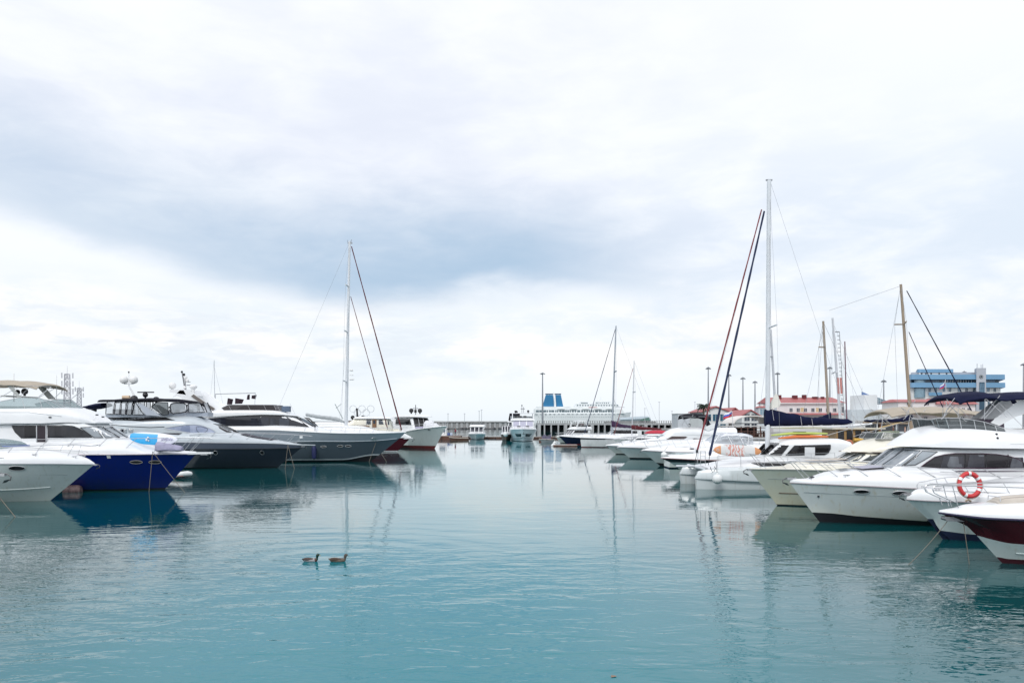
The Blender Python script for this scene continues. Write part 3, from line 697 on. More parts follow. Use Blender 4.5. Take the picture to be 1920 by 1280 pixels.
def port_office():
    Y = 262.; t = thing('port_office', 'white office building with sky blue floor bands and a small clock tower', 'building', (0, Y, 0))
    BLU = mat('sky_blue_cladding', (.13, .28, .44), .5, var=.12, scale=.2); GL = window_mat('office_glass', (.02, .06, .10), (.14, .24, .34), .5); STO = mat('grey_stone', (.42, .45, .50), .8, var=.12, scale=.3)
    x0, x1 = P(1706, Y), P(1876, Y)
    MB().box(x0, x1, 0, 22, 1.5, H(727, Y)).build('lower_wall', WALLW, t)
    MB().box(x0 + .4, x1 - .4, .8, 21.5, H(727, Y) + .004, H(711.6, Y)).build('gallery_glass', GL, t)
    MB().box(x0 + .4, x1 - .9, .5, .79, H(726.9, Y), H(719, Y)).build('gallery_parapet', WALLW, t)
    def band(name, a, b, c, d, dep=1.6, r=2.5, tilt=.25):
        xa, xb = P(a, Y), P(b, Y); zt, zb = H(c, Y), H(d, Y); pts = []
        for k in range(7): an = pi + pi / 2 * k / 6; pts.append((xa + r + r * cos(an), -dep + r + r * sin(an)))
        pts += [(xb, -dep), (xb, 20), (xa, 20)]
        n = len(pts); MB().add([(x, y, zb) for x, y in pts] + [(x, y + tilt * (y < 5), zt) for x, y in pts], [tuple(range(n - 1, -1, -1)), tuple(range(n, 2 * n))] + [(i, (i + 1) % n, n + (i + 1) % n, n + i) for i in range(n)]).build(name, BLU, t)
    band('roof_band', 1703, 1883, 702.3, 711.5); band('balcony_band', 1703, 1883.5, 717.6, 726.6, 1.8)
    MB().box(x0 + .6, x1 - 5, 2, 20, H(702.2, Y) + .0, H(697, Y)).build('penthouse', STO, t)
    band('penthouse_roof', 1720, 1788, 691.2, 697.5, -1.0, 1.5); MB().box(P(1723, Y), P(1786, Y), 1.4, 18, H(702.2, Y), H(697.6, Y)).build('penthouse_wall', WALLW, t)
    for px in (1727, 1735, 1745, 1760, 1774): win(t, P(px, Y), P(px + 3, Y), H(701.5, Y), H(698.2, Y), 1.37, False)
    MB().box(P(1741, Y), P(1766, Y), -1.3, -.003, H(741.5, Y), H(735.5, Y)).build('lower_balcony', BLU, t)
    for a, b, c, d in ((1714, 1735, 712.2, 718.5), (1714, 1735, 728, 745)):   # bowed corner glazing
        mb = MB(); pts = []
        for k in range(9): an = pi + pi * k / 8; pts.append((P((a + b) / 2, Y) + (P(b, Y) - P(a, Y)) / 2 * cos(an), 1.25 * sin(an) - .003))
        n = len(pts); mb.add([(x, y, H(d, Y)) for x, y in pts] + [(x, y, H(c, Y)) for x, y in pts], [(i, i + 1, n + i + 1, n + i) for i in range(n - 1)] + [tuple(range(n)), tuple(range(2 * n - 1, n - 1, -1))]).build('bow_window', mat('pale_blue_glass', (.22, .34, .42), .25, var=.3, scale=.8), t)
    for px in (1741, 1752, 1768, 1779, 1796, 1810, 1824, 1851, 1863): win(t, P(px, Y), P(px + 4.5, Y), H(734, Y), H(727.6, Y) , -.05, True, True, GL)
    for px in (1768, 1781, 1796, 1811, 1824, 1852, 1863): win(t, P(px, Y), P(px + 5, Y), H(762, Y), H(739, Y), -.05, True, True, GL)
    for px in range(1776, 1828, 5): MB().box(P(px, Y), P(px + 1, Y), .42, .78, H(719, Y), H(711.8, Y)).build('mullion', WALLW, t)
    a, b = P(1829.5, Y), P(1847.5, Y)
    tw = MB().box(a, b, -1.9, 4, 1.5, H(690.5, Y)).build('clock_tower', STO, t)
    MB().box(P(1835, Y), P(1845, Y), -2.0, -1.903, H(768, Y), H(717, Y)).build('tower_glazing', GL, tw)
    cl = MB(); cl.tube([(P(1838.7, Y), -2.05, H(706.6, Y)), (P(1838.7, Y), -1.903, H(706.6, Y))], .62, 20).build('clock_face', mat('clock_dark', (.03, .05, .07), .4), tw)
    MB().tube([(P(1838.7, Y) + .45 * cos(k * pi / 12), -2.07, H(706.6, Y) + .45 * sin(k * pi / 12)) for k in range(25)], .05, 4).build('clock_ring', FRM, tw)
    for px, h in ((1831.5, 9), (1839, 7), (1842, 8)): MB().box(P(px, Y), P(px + 1.2, Y), 0, .2, H(690.4, Y), H(690.5 - h, Y)).build('antenna', STO, tw)
port_office()
for o in bpy.data.objects['port_office'].children_recursive:      # the block stands askew to the quay
    for v in o.data.vertices: v.co.x += .47 * v.co.y
def row_house():
    Y = 205.; t = thing('quay_house', 'low white quayside house with pinkish red roofs in front of the blue office', 'building', (0, Y, 0))
    a, b, c = P(1682, Y), P(1755, Y), P(1829, Y)
    MB().box(a + .3, b, 0, 9, 1.5, H(753.5, Y)).build('wall', WALLW, t); MB().box(b + .003, c - .3, -.4, 9, 1.5, H(757.5, Y)).build('wall', WALLW, t)
    MB().hexa([(a - .3, -.5, H(753.3, Y)), (b, -.5, H(753.3, Y)), (b, 9, H(753.3, Y)), (a - .3, 9, H(753.3, Y)), (a + .4, 3, H(747.8, Y)), (b, 3, H(747.8, Y)), (b, 5, H(747.8, Y)), (a + .4, 5, H(747.8, Y))]).build('roof', ROOFR, t)
    MB().hexa([(b - .2, -1.2, H(757.4, Y)), (c + .3, -1.2, H(757.4, Y)), (c + .3, 9.5, H(757.4, Y)), (b - .2, 9.5, H(757.4, Y)), (b + .3, 3, H(746, Y)), (c - .7, 3, H(746, Y)), (c - .7, 5, H(746, Y)), (b + .3, 5, H(746, Y))]).build('roof', ROOFR, t)
    for px in (1700, 1737): win(t, P(px, Y), P(px + 4.5, Y), H(759, Y), H(754.4, Y), -.05)
    for px in (1802, 1812): win(t, P(px, Y), P(px + 5, Y), H(768.5, Y), H(764.6, Y), -.45)
    MB().hexa([(a - 1, -3, H(777, Y)), (c, -3, H(777, Y)), (c, -.42, H(776.8, Y)), (a - 1, -.42, H(776.8, Y)), (a - 1, -2.8, H(776.6, Y)), (c, -2.8, H(776.6, Y)), (c, -.42, H(771, Y)), (a - 1, -.42, H(771, Y))]).build('porch_roof', ROOFR, t)
    for px in (1731, 1772, 1800): win(t, P(px, Y), P(px + 6, Y), H(790, Y), H(781, Y), -.45)
row_house()
def white_hall():
    Y = 290.; t = thing('modern_hall', 'white modern hall with a triangular glass wing and small blue fin', 'building', (0, Y, 0)); W = mat('bright_render', (.74, .76, .77), .8, var=.05)
    GLB = mat('blue_grid_glass', (.10, .22, .30), .2, var=.4, scale=1)
    MB().box(P(1620, Y), P(1645, Y), 0, 12, 1.5, H(740, Y)).build('wall', W, t)
    MB().box(P(1590, Y), P(1681, Y), -3, 9, 1.5, H(768, Y)).build('lower_wall', mat('pale_blue_wall', (.58, .64, .68), .8), t)
    MB().add([(P(1645.3, Y), 0, H(757, Y)), (P(1678, Y), 0, H(757, Y)), (P(1645.3, Y), 0, H(744.5, Y)), (P(1645.3, Y), 8, H(757, Y)), (P(1678, Y), 8, H(757, Y)), (P(1645.3, Y), 8, H(744.5, Y))], [(0, 1, 2), (5, 4, 3), (0, 3, 4, 1), (1, 4, 5, 2), (2, 5, 3, 0)]).build('glass_wing', GLB, t)
    mb = MB()
    for k in range(6): x = P(1646 + k * 5, Y); mb.box(x, x + .1, -.06, .0, H(757, Y), H(745 + 12 * k * 5 / 33, Y))
    for k in range(3): mb.box(P(1645.3, Y), P(1672 - 8 * (2 - k) * 0, Y) - k * 1.6, -.05, .01, H(755 - 3 * k, Y), H(755 - 3 * k, Y) + .1)
    mb.build('glazing_bars', W, t)
    MB().add([(P(1628, Y), 5, H(739.9, Y)), (P(1643, Y), 5, H(739.9, Y)), (P(1628, Y), 5, H(733, Y)), (P(1628, Y), 5.6, H(739.9, Y)), (P(1643, Y), 5.6, H(739.9, Y)), (P(1628, Y), 5.6, H(733, Y))], [(0, 1, 2), (5, 4, 3), (0, 3, 4, 1), (1, 4, 5, 2), (2, 5, 3, 0)]).build('blue_fin', mat('fin_blue', (.12, .2, .4), .6), t)
    MB().tube([(P(1628.3, Y), 5.3, H(734, Y)), (P(1628.3, Y), 5.3, H(725, Y))], .08, 4).build('flagstaff', STEEL, t)
white_hall()
def gable_house(px0, px1, pye, pyr, Y, label, glass=False, depth=16, redfront=False):
    t = thing('gable_house', label, 'house', (0, Y, 0), 0, 'small red-roofed houses behind the marina')
    a, b = P(px0, Y), P(px1, Y); c = (a + b) / 2; ze, zr = H(pye, Y), H(pyr, Y)
    MB().add([(a, 0, 1.5), (b, 0, 1.5), (b, 0, ze), (c, 0, zr), (a, 0, ze), (a, depth, 1.5), (b, depth, 1.5), (b, depth, ze), (c, depth, zr), (a, depth, ze)], [(0, 1, 2, 3, 4), (9, 8, 7, 6, 5), (0, 5, 6, 1), (1, 6, 7, 2), (4, 9, 5, 0)]).build('wall', WALLW if not redfront else mat('red_render', (.45, .13, .14), .8), t)
    o = .5
    MB().add([(a - o, -o, ze - .25), (c, -o, zr + .12), (b + o, -o, ze - .25), (a - o, depth, ze - .25), (c, depth, zr + .12), (b + o, depth, ze - .25)] + [(a - o, -o, ze - .0), (c, -o, zr + .42), (b + o, -o, ze - .0), (a - o, depth, ze), (c, depth, zr + .42), (b + o, depth, ze)],
             [(6, 7, 10, 9), (7, 8, 11, 10), (0, 3, 4, 1), (1, 4, 5, 2), (0, 1, 7, 6), (1, 2, 8, 7), (3, 9, 10, 4), (4, 10, 11, 5), (0, 6, 9, 3), (2, 5, 11, 8)]).build('roof', ROOFR, t)
    n = 3 if glass else 2; wd = (b - a) / (n * 2 + 1)
    for r in range(3 if glass else 2):
        for k in range(n):
            x = a + wd * (1 + 2 * k) - wd * .3; z = 2.0 + r * 2.6
            if z + 1.7 < ze + (zr - ze) * .45: win(t, x, x + wd * 1.5, z, z + 1.8, -.05, m=mat('deep_blue_glass', (.02, .12, .20), .2, var=.4) if glass else None)
    return t
gable_house(1318, 1366, 771, 763.5, 215, 'gabled house with blue glazed front behind the black bimini', True)
gable_house(1364, 1392, 776, 766, 235, 'red-roofed house right behind the white blue and red flag', redfront=True)
gable_house(1391, 1424, 779.5, 770, 208, 'smallest red-roofed gable left of the catamaran mast')
def turret():
    Y = 225.; t = thing('watch_turret', 'small square turret with bluish glazing beside the catamaran mast', 'building', (0, Y, 0)); a, b = P(1423, Y), P(1437, Y)
    MB().box(a, b, 0, 3, 1.5, H(764, Y)).build('wall', mat('pale_blue_wall', (0, 0, 0)), t)
    win(t, a + .3, b - .3, H(777, Y), H(766.5, Y), -.05, m=mat('pale_blue_glass', (0, 0, 0)))
    MB().hexa([(a - .4, -.4, H(763.9, Y)), (b + .4, -.4, H(763.9, Y)), (b + .4, 3.4, H(763.9, Y)), (a - .4, 3.4, H(763.9, Y)), (a + .3, .6, H(761, Y)), (b - .3, .6, H(761, Y)), (b - .3, 2.4, H(761, Y)), (a + .3, 2.4, H(761, Y))]).build('roof', ROOFR, t)
    MB().box(a + .6, b - .6, .8, 2.2, H(761, Y) + .004, H(756.5, Y)).build('lantern', WALLW, t); MB().box(a + .3, b - .3, .6, 2.4, H(756.4, Y), H(755.4, Y)).build('lantern_roof', DKGREY, t)
turret()
def low_block():
    Y = 330.; t = thing('harbour_block', 'plain pale grey block behind the black bimini at the end of the far wall', 'building', (0, Y, 0))
    MB().box(P(1271, Y), P(1326, Y), 0, 12, 1.5, H(775.5, Y)).build('wall', mat('grey_render', (.50, .54, .58), .85), t)
    MB().box(P(1270, Y), P(1327, Y), -.3, 12.3, H(775.5, Y) + .004, H(774.7, Y)).build('roof', FRM, t)
    for i in range(5): win(t, P(1276 + i * 9, Y), P(1280 + i * 9, Y), H(784, Y), H(779, Y), -.05, False)
low_block()
def palm(px, py, Y):
    x, y, z = at(px, py, Y); t = thing('palm_tree', 'single dark palm with a ragged crown left of the gabled house', 'palm tree', (x, y, 1.5))
    Ht = z - 1.5; TR = mat('palm_trunk', (.14, .11, .08), .9, var=.4, scale=4); LF = mat('palm_leaf', (.035, .06, .04), .7, var=.4, scale=3)
    MB().tube([(0, 0, 0), (.1, 0, Ht * .5), (0, 0, Ht)], [.3, .22, .2], 8).build('trunk', TR, t)
    mb = MB()
    for k in range(34):
        a = k * 2.4; up = -.5 + 1.5 * (k / 34); pts = []
        for i in range(6): u = i / 5; rr = 1.65 * u; pts.append((rr * cos(a), rr * sin(a), Ht + up * rr * .8 - .55 * rr * rr * (.6 + .5 * rnd.random()) / 1.6))
        for i in range(5):
            p, q = pts[i], pts[i + 1]; wd = .22 * (1 - i / 6)
            for sd in (-1, 1):
                nx, ny = -sin(a) * wd * sd, cos(a) * wd * sd
                mb.add([p, q, (q[0] + nx, q[1] + ny, q[2] - .2), (p[0] + nx * 1.2, p[1] + ny * 1.2, p[2] - .18)], [(0, 1, 2, 3)])
    mb.build('crown', LF, t)
palm(1319, 760, 195)
# quayside cafe and canopies
def cafe():
    Y = 128.; t = thing('quayside_cafe', 'open quayside cafe with brown timber frame under a pale curved canopy', 'cafe', (0, Y, 1.76))
    BR = mat('brown_timber', (.10, .045, .035), .7, var=.4, scale=2); x0, x1 = P(1352, Y), P(1440, Y)
    def Zl(py): return H(py, Y) - 1.76
    MB().box(x0, x1, 0, 6, Zl(799.5), Zl(797.6)).build('flat_roof', mat('grey_roof', (.5, .5, .5), .8), t)
    for i in range(8): x = x0 + .1 + i * (x1 - x0 - .3) / 7; MB().box(x, x + .16, .1, .26, 0, Zl(799.5)).build('post', BR, t)
    mb = MB()
    for z in (.5, .9, 1.45): mb.box(x0 + 2.6, x1, .12, .2, z, z + .1)
    for i in range(11): x = x0 + 2.9 + i * .45; mb.box(x, x + .06, .12, .2, 0, .9)
    mb.build('railing', BR, t)
    MB().box(x0 + .3, x0 + 2.3, .3, 5, 0, Zl(800.5)).build('kiosk_wall', WALLW, t)
    MB().box(x0 + 3, x1 - .3, 4.8, 5, 0, Zl(801)).build('back_wall', mat('dark_interior', (.05, .04, .04), .9, var=.5, scale=1), t)
    c = P(1413, Y); mb = MB(); rings = []
    for i in range(13): a = pi * i / 12; rings.append([(c - 3.2 * cos(a), 0, Zl(793) + 1.25 * sin(a)), (c - 3.2 * cos(a), 7, Zl(793) + 1.25 * sin(a)), (c - 3.0 * cos(a), 7, Zl(793) + 1.1 * sin(a)), (c - 3.0 * cos(a), 0, Zl(793) + 1.1 * sin(a))])
    mb.loft(rings).build('canopy', mat('canopy_cream', (.72, .69, .66), .8, var=.08), t)
    MB().box(c - 2.9, c + 2.9, .2, .3, Zl(794.5), Zl(792.7)).build('canopy_beam', DKGREY, t)
    for i in range(5): x = x0 + 3.2 + i * 1.0; MB().box(x, x + .5, 1.2 + (i % 2), 1.7 + (i % 2), 0, .45).box(x, x + .06, 1.2 + (i % 2), 1.7 + (i % 2), .45, .9).build('chair', BR, t)
cafe()
# lattice towers on the left
def lattice(px, top, Y, wpx, label, arms):
    x, y, z = at(px, top, Y); t = thing('lattice_tower', label, 'tower', (x, y, 0), 0, 'lattice masts beyond the left-hand boats'); w = wpx / F * Y / 2; m = mat('tower_steel', (.62, .63, .68), .6, metal=.2, var=.3, scale=.5)
    mb = MB(); n = 13
    def c(i, q): ww = w * (1.35 - .55 * i / n); a = q * pi / 2 + pi / 4 + .35; return (ww * 1.3 * cos(a), ww * 1.3 * sin(a), z * i / n)
    for q in range(4):
        mb.tube([c(0, q), c(n, q)], .09, 4)
        for i in range(n): mb.tube([c(i, q), c(i + 1, (q + 1) % 4)], .045, 4); mb.tube([c(i, (q + 1) % 4), c(i + 1, q)], .07, 4); mb.tube([c(i + 1, q), c(i + 1, (q + 1) % 4)], .07, 4)
    mb.build('lattice', m, t)
    for k in range(arms):
        h = z * (1 - .13 * (k // 3)) - .5; a = k * 2.1
        MB().box(-.16, .16, -.1, .1, -.8, .8).build('panel_antenna', mat('antenna_grey', (.52, .53, .57), .6), t, loc=(w * 1.9 * cos(a), w * 1.9 * sin(a), h))
    MB().tube([(0, 0, z), (0, 0, z + 2.5)], .05, 4).build('spike', m, t)
lattice(126, 701, 245, 11, 'tall grey lattice mast with panel antennas left of the twin white domes', 9)
lattice(148.5, 727, 290, 8, 'shorter paler lattice mast just right of the tall one', 4)
def rings_monument():
    Y = 300.; t = thing('ring_monument', 'pale grey monument of interlocked hoops behind the white sailing mast', 'monument', (0, Y, 0)); m = mat('ring_grey', (.68, .72, .75), .5)
    for k, (px, py) in enumerate(((662, 766), (678.5, 766), (695, 766), (670, 773), (686.5, 773))):
        r = 6.4 / F * Y; MB().tube([(P(px, Y) + r * cos(2 * pi * i / 28), .15 * (k % 2), H(py, Y) + r * sin(2 * pi * i / 28)) for i in range(29)], .13, 6).build('ring', m, t)
    for px in (664, 693): MB().tube([(P(px, Y), 0, 0), (P(px, Y), 0, H(779, Y))], .14, 6).build('leg', m, t)
rings_monument()
# ------------------------------------------------------------------ boats on the left, bows to the right
def fore(h, inset, W):
    return lambda s: max(.03, min(h.bs(s) - inset, W))
def fence_line(label, fr, a, b, sag=.1, r=.014, m=None, cat='rope', name='mooring_line', group='mooring lines'):
    ca, sa = cos(fr.a), sin(fr.a)
    def wd(p): return (fr.X + ca * p[0] - sa * p[1], fr.Y + sa * p[0] + ca * p[1], p[2])
    A, B = wd(a), wd(b); pts = line3((0, 0, 0), tuple(B[i] - A[i] for i in range(3)), sag)
    o = MB().tube(pts, r, 5).build(name, m or ROPE, loc=A); o['label'] = label; o['category'] = cat; o['group'] = group; return o

HG = hullmat('pale_hull', (.62, .68, .68), (.48, .55, .50)); HBLUE = hullmat('deep_blue_hull', (.003, .012, .165), (.02, .03, .10), rough=.18)
HDARK = hullmat('charcoal_hull', (.020, .025, .040), (.03, .04, .05)); HDARK2 = mat('charcoal_topband', (.10, .115, .155), .3, var=.08, coat=.3)
HGRB = hullmat('blue_grey_hull', (.095, .120, .15), (.10, .15, .17), zs=.3); HGRB2 = mat('light_blue_grey', (.30, .35, .40), .3, var=.08, coat=.3)
ANTIF = mat('black_antifouling', (.010, .011, .016), .6, var=.4, scale=3); ANTIFB = mat('navy_antifouling', (.01, .018, .06), .6, var=.4, scale=3)

def boat_l1():
    fr = Frame(178, 41.4); t = root_of('motor_boat', 'small white motor boat with pale grey hull, nearest on the left', 'motor boat', fr)
    stem = fr.C([(178, 869.5), (172, 875), (94, 938)])
    L_, B = 10.5, 3.5
    b0 = lambda s, z: B / 2 * (1 - max(0, 1 - s / (.5 * L_)) ** 2.3)
    sheer = [(0, fr.at(178, 870)[1])] + fr.N([(150, 869.8), (100, 869), (40, 869), (0, 869)], b0)
    ch = lin(fr.N([(118, 912), (80, 915), (40, 918), (0, 920)], b0))
    h = Hull(L_, B, stem, sheer, [(-.5, .35, .7), (.02, .62, .75), (lambda s: ch(s) * 1.0, .86, .68), (lambda s: h0(s) * .66, .93, .6)] if False else [(-.5, .35, .7), (.02, .62, .75), (ch, .86, .70)])
    h.build('hull', [HG, HG], [0, 0, 1], t)
    h.rub(t, mat('grey_rub', (.55, .57, .6), .4), .035)
    for zf, nm in ((lambda s: ch(s) + .0, 'spray_rail'),): h.rub(t, HG, .03, 0, nm, .0, zf=zf, s0=2.1)
    h.rub(t, mat('grey_line', (.30, .34, .36), .4), .012, 0, 'styling_line', .004, zf=lambda s: h.zs(s) - .58, s0=1.2)
    sf = Surf([(0.0, h.zs(0) + .05)] + fr.C([(162, 859), (131, 850), (89, 843), (42, 837), (10, 835)]) + [(L_, 2.9)], lambda s: h.zs(s) - .01, lambda s: h.bs(s) * .99 + .02, .02, L_, 2.6); sf.build('deck_moulding', WHITE, t, ns=44)
    porthole(t, h, fr.on(32, 877.5, h.y), .36, .12)
    for px in (90, 148): s = fr.at(px, 860)[0]; [cleat(t, s, sd * (sf.w(s) - .16), sf.z(s, sf.w(s) - .16)) for sd in (-1, 1)]
    q = Surf(fr.C([(36, 838), (30, 829), (15, 825), (-10, 822)]) + [(L_, 3.2)], lambda s: sf.t(s) - .15, [(fr.at(36, 838)[0], .9), (fr.at(15, 825)[0], 1.25), (L_, 1.3)], fr.at(36, 838)[0], L_ - 1.5, 3)
    q.build('windscreen', TEALG, t)
    MB().tube([(-s, sd * q.w(s) * .98, sf.t(s) + .02) for sd in (-1, 1) for s in ([q.s1 - i * (q.s1 - q.s0) / 8 for i in range(9)] if sd < 0 else [q.s0 + i * (q.s1 - q.s0) / 8 for i in range(9)])], .03, 6).build('windscreen_frame', mat('blue_trim', (.10, .16, .42), .4), t)
    a = fr.at(176, 834, 0)[0]
    rail(t, h, [(fr.at(174, 836)[0], fr.at(174, 836)[1])] + fr.C([(166, 834), (120, 834), (60, 836), (0, 838)], .8), [.9, 2.2, 3.4, 4.6], .015, .25, .25, mid=.5, basez=lambda s: sf.z(s, h.bs(s) - .3) if h.bs(s) > .35 else h.zs(s) + .05)
    anchor(t, -.05, h.zs(0) - .02, .62, STEEL)
    # steps and grab rails amidships
    for px in (10, 24): s = fr.at(px, 860)[0]; MB().tube([(-s, -1.2, 2.35), (-s - .45, -1.35, 1.95), (-s - .75, -1.4, 1.85)], .018, 6).tube([(-s + .12, -1.2, 2.35), (-s - .33, -1.35, 1.95), (-s - .63, -1.4, 1.85)], .018, 6).build('grab_rail', DKGREY, t)
boat_l1()
def boat_l0():
    fr = Frame(4, 34.5); t = root_of('motor_boat', 'motor boat of which only the steel anchor and bow tip show at the left edge', 'motor boat', fr)
    h = Hull(9, 3.2, [(0, 1.75), (2.0, 0)], [(0, 1.78), (3, 1.72), (9, 1.6)], [(-.5, .35, .7), (.02, .7, .75), (.8, .88, .65)]); h.build('hull', [HG], [0, 0, 0], t); h.rub(t, STEEL, .03)
    sf = Surf([(0, 1.8), (3, 2.4), (9, 2.5)], lambda s: h.zs(s) - .01, lambda s: h.bs(s) * .99 + .02, .02, 9, 2.6); sf.build('deck_moulding', WHITE, t); anchor(t, -.05, 1.78, 1.0, STEEL)
    rail(t, h, [(.1, 2.5), (3, 2.6), (7, 2.6)], [1, 3, 5], .015, .2, .2)
    fence_line('mooring line slanting into the water at the left edge of the photo', fr, (-.5, -.1, 1.4), (.9, -.4, -.1), .02, .022)
boat_l0()
def boat_l2():
    fr = Frame(368, 48.4); t = root_of('flybridge_yacht', 'flybridge yacht with deep blue hull and a paddle board on the foredeck', 'yacht', fr)
    L_, B = 17.5, 4.9
    stem = fr.C([(368, 851), (360, 860), (307, 919)])
    b0 = lambda s, z: B / 2 * (1 - max(0, 1 - s / (.45 * L_)) ** 2.4)
    sheer = [(0, fr.at(368, 850.5)[1])] + fr.N([(330, 850.5), (250, 851.3), (140, 852), (0, 853)], b0) + [(L_, 1.95)]
    h = Hull(L_, B, stem, sheer, [(-.6, .4, .7), (.10, .76, .62), (.9, .90, .56)], p=2.4, e=.45)
    h.build('hull', [HBLUE, ANTIF, HBLUE], [1, 0, 2], t); h.rub(t, mat('pink_white_rub', (.72, .66, .70), .4), .04)
    for px in (255.5, 291): porthole(t, h, fr.on(px, 866, h.y), .31, .095, rim=mat('bronze_rim', (.35, .33, .30), .4))
    for px, py in ((204, 856),): s, z = fr.on(px, py, h.y); panes(t, h.y, [(s - .09, z - .09), (s + .09, z - .09), (s + .09, z + .09), (s - .09, z + .09)], WHITE, 'fuel_hatch')
    dk = Surf([(-.2, h.zs(0) + .13)] + fr.C([(340, 844.5), (295, 843), (270, 832), (245, 824), (223, 821.5), (180, 820), (120, 819), (0, 819)]) + [(L_, 3.2)], lambda s: h.zs(s) - .01, lambda s: h.bs(s) * .985 + .03, .01, L_, 2.7); dk.build('deck_moulding', WHITE, t, ns=50)
    # bowsprit platform
    MB().hexa([(-.4, -.32, h.zs(0) - .03), (.95, -.2, h.zs(0) + .01), (.95, .2, h.zs(0) + .01), (-.4, .32, h.zs(0) - .03), (-.4, -.32, h.zs(0) + .1), (.95, -.2, h.zs(0) + .1), (.95, .2, h.zs(0) + .1), (-.4, .32, h.zs(0) + .1)]).build('bow_platform', WHITE, t)
    anchor(t, -.62, h.zs(0) - .02, .85, STEEL)
    W1 = fore(dk, 0, 0); 
    sa_ = fr.at(232, 821)[0]
    house_w = lambda s: min(1.95, 1.1 + .35 * max(0, s - sa_)) if s < sa_ + 3 else 1.95
    top = fr.C([(232, 821), (212, 809), (194, 799), (186, 794), (179, 789.5)], 0) + [(L_, fr.at(185, 789)[1])]
    hs = Surf(top, lambda s: dk.t(s) - .25, house_w, sa_, L_ - 1.5, 7); hs.build('deckhouse', WHITE, t, ns=50)
    side = lambda pts: fr.N(pts, hs.y)
    panes(t, hs.y, side([(22, 797.5), (68, 797.5), (68, 821), (40, 821.5), (28, 810)]), DKWIN, fr=fr)
    panes(t, hs.y, side([(89.5, 797.5), (136, 797.5), (148, 802), (164, 811), (174, 820), (89.5, 820.5)]), DKWIN, fr=fr)
    d = side([(70.5, 797.5), (88, 797.5), (87, 838), (70.5, 838)]); z1 = max(p[1] for p in d); s_a, s_b = min(p[0] for p in d), max(p[0] for p in d)
    for sd in (-1, 1):
        o = MB().box(-s_b, -s_a, sd * 1.955 - .02, sd * 1.955 + .02, 2.65, z1).build('door', mat('dark_doorway', (.02, .012, .02), .4), t)
        for q in (s_a, s_b): MB().box(-q - .025, -q + .025, sd * 1.96 - .035, sd * 1.96 + .035, 2.65, z1 + .03).build('frame', STEEL, o)
    panes(t, hs.y, side([(151, 801.5), (172, 799.5), (187, 812), (194, 820), (177, 820)]), PALEG, 'windscreen_pane', frame=(BLACK, .02), fr=fr)
    panes(t, hs.y, side([(176, 799.5), (194, 801), (225, 819.5), (198, 820)]), PALEG, 'windscreen_pane', frame=(BLACK, .02), fr=fr)
    for y0, y1 in ((-1.0, -.36), (-.3, .3), (.36, 1.0)): toppane(hs, fr.at(198, 800)[0], fr.at(228, 819)[0], y0, y1, PALEG, t)
    # flybridge
    ftop = fr.C([(196, 791), (180, 781), (163, 772.5), (138, 764.5), (110, 762.5), (50, 761.5), (0, 761)]) + [(L_, fr.at(0, 761)[1] - .1)]
    fs = ftop[0][0]; fbase = lin(fr.C([(196, 795.5), (126, 791.5), (0, 795.5)], 2))
    fl = Surf(ftop, fbase, [(fs, 1.1), (fs + .8, 1.75), (fs + 3, 2.15), (L_, 2.2)], fs, L_ - .6, 5); fl.build('flybridge', WHITE, t, ns=50)
    fl2 = lambda s, z: fl.y(s, z)
    for zz, rr in ((772.8, .012), (793.6, .02)):
        zc = fr.at(60, zz, 2)[1]; mb = MB(); a0 = fs + (1.5 if zz < 780 else .3)
        for sd in (-1, 1): mb.tube([(-(a0 + i * .6), sd * (fl.y(a0 + i * .6, min(zc - (.0 if i > 3 else (3 - i) * .08), fl.t(a0 + i * .6) - .1)) + .004), zc - (.0 if i > 3 else (3 - i) * .08)) for i in range(20)], rr, 5)
        mb.build('styling_line', mat('grey_line', (0, 0, 0)), t)
    wp = [(fr.at(133, 763)[0], 0, fl.t(fr.at(133, 763)[0]) - .05, 0, 0)]
    zt = lambda px, py: fr.at(px, py, 1.5)[1]
    plan = []
    for px, y, pt in ((131, 0, 753), (129, .7, 752.5), (120, 1.25, 750), (108, 1.6, 748.5), (80, 1.8, 746), (47, 1.9, 745), (0, 1.95, 754)):
        s = fr.at(px, 760, y)[0]; plan.append((s, y, fl.z(s, y) - .08, max(zt(px, pt), fl.z(s, y) + .05), .9 if px > 100 else .25))
    strip(t, plan, TEALG, 'flybridge_windscreen', STEEL)
    canopy(t, fr.C([(98.5, 722), (90, 718), (70, 715), (45, 713.5), (20, 712.8), (-20, 712.5), (-45, 714)]), 1.9, BEIGEC, .22, .10)
    for sd in (-1, 1):
        A = lambda px, py, y=1.75: (-fr.at(px, py, y)[0], sd * y, fr.at(px, py, y)[1])
        MB().hexa([A(33, 745), A(41, 745), A(41, 745, 1.55), A(33, 745, 1.55), A(12, 722), A(20, 722), A(20, 722, 1.55), A(12, 722, 1.55)]).build('radar_arch', mat('arch_grey', (.45, .47, .46), .5), t)
        MB().tube([A(96, 725), A(72, 744)], .02).tube([A(96, 725), A(40, 722), A(0, 745)], .014, 5).tube([A(60, 722), A(38, 742)], .014, 5).build('bimini_strut', STEEL, t)
    MB().box(-fr.at(36, 745)[0] - .12, -fr.at(36, 745)[0] + .2, -1.6, 1.6, fr.at(36, 745)[1] - .0, fr.at(36, 742.5)[1]).build('arch_beam', mat('arch_grey', (0, 0, 0)), t)
    dome(t, fr.at(36.5, 735)[0], -.2, fr.at(36, 735)[1], .15, BLACK, 'horn_speaker'); dome(t, fr.at(50, 734)[0], -.2, fr.at(50, 734)[1], .19, BLACK, 'horn_speaker')
    MB().tube([(-fr.at(85, 745)[0], 1.2, fr.at(85, 752)[1]), (-fr.at(85, 745)[0], 1.2, fr.at(85, 700)[1])], .022, 5).build('whip_antenna', WHITE, t)
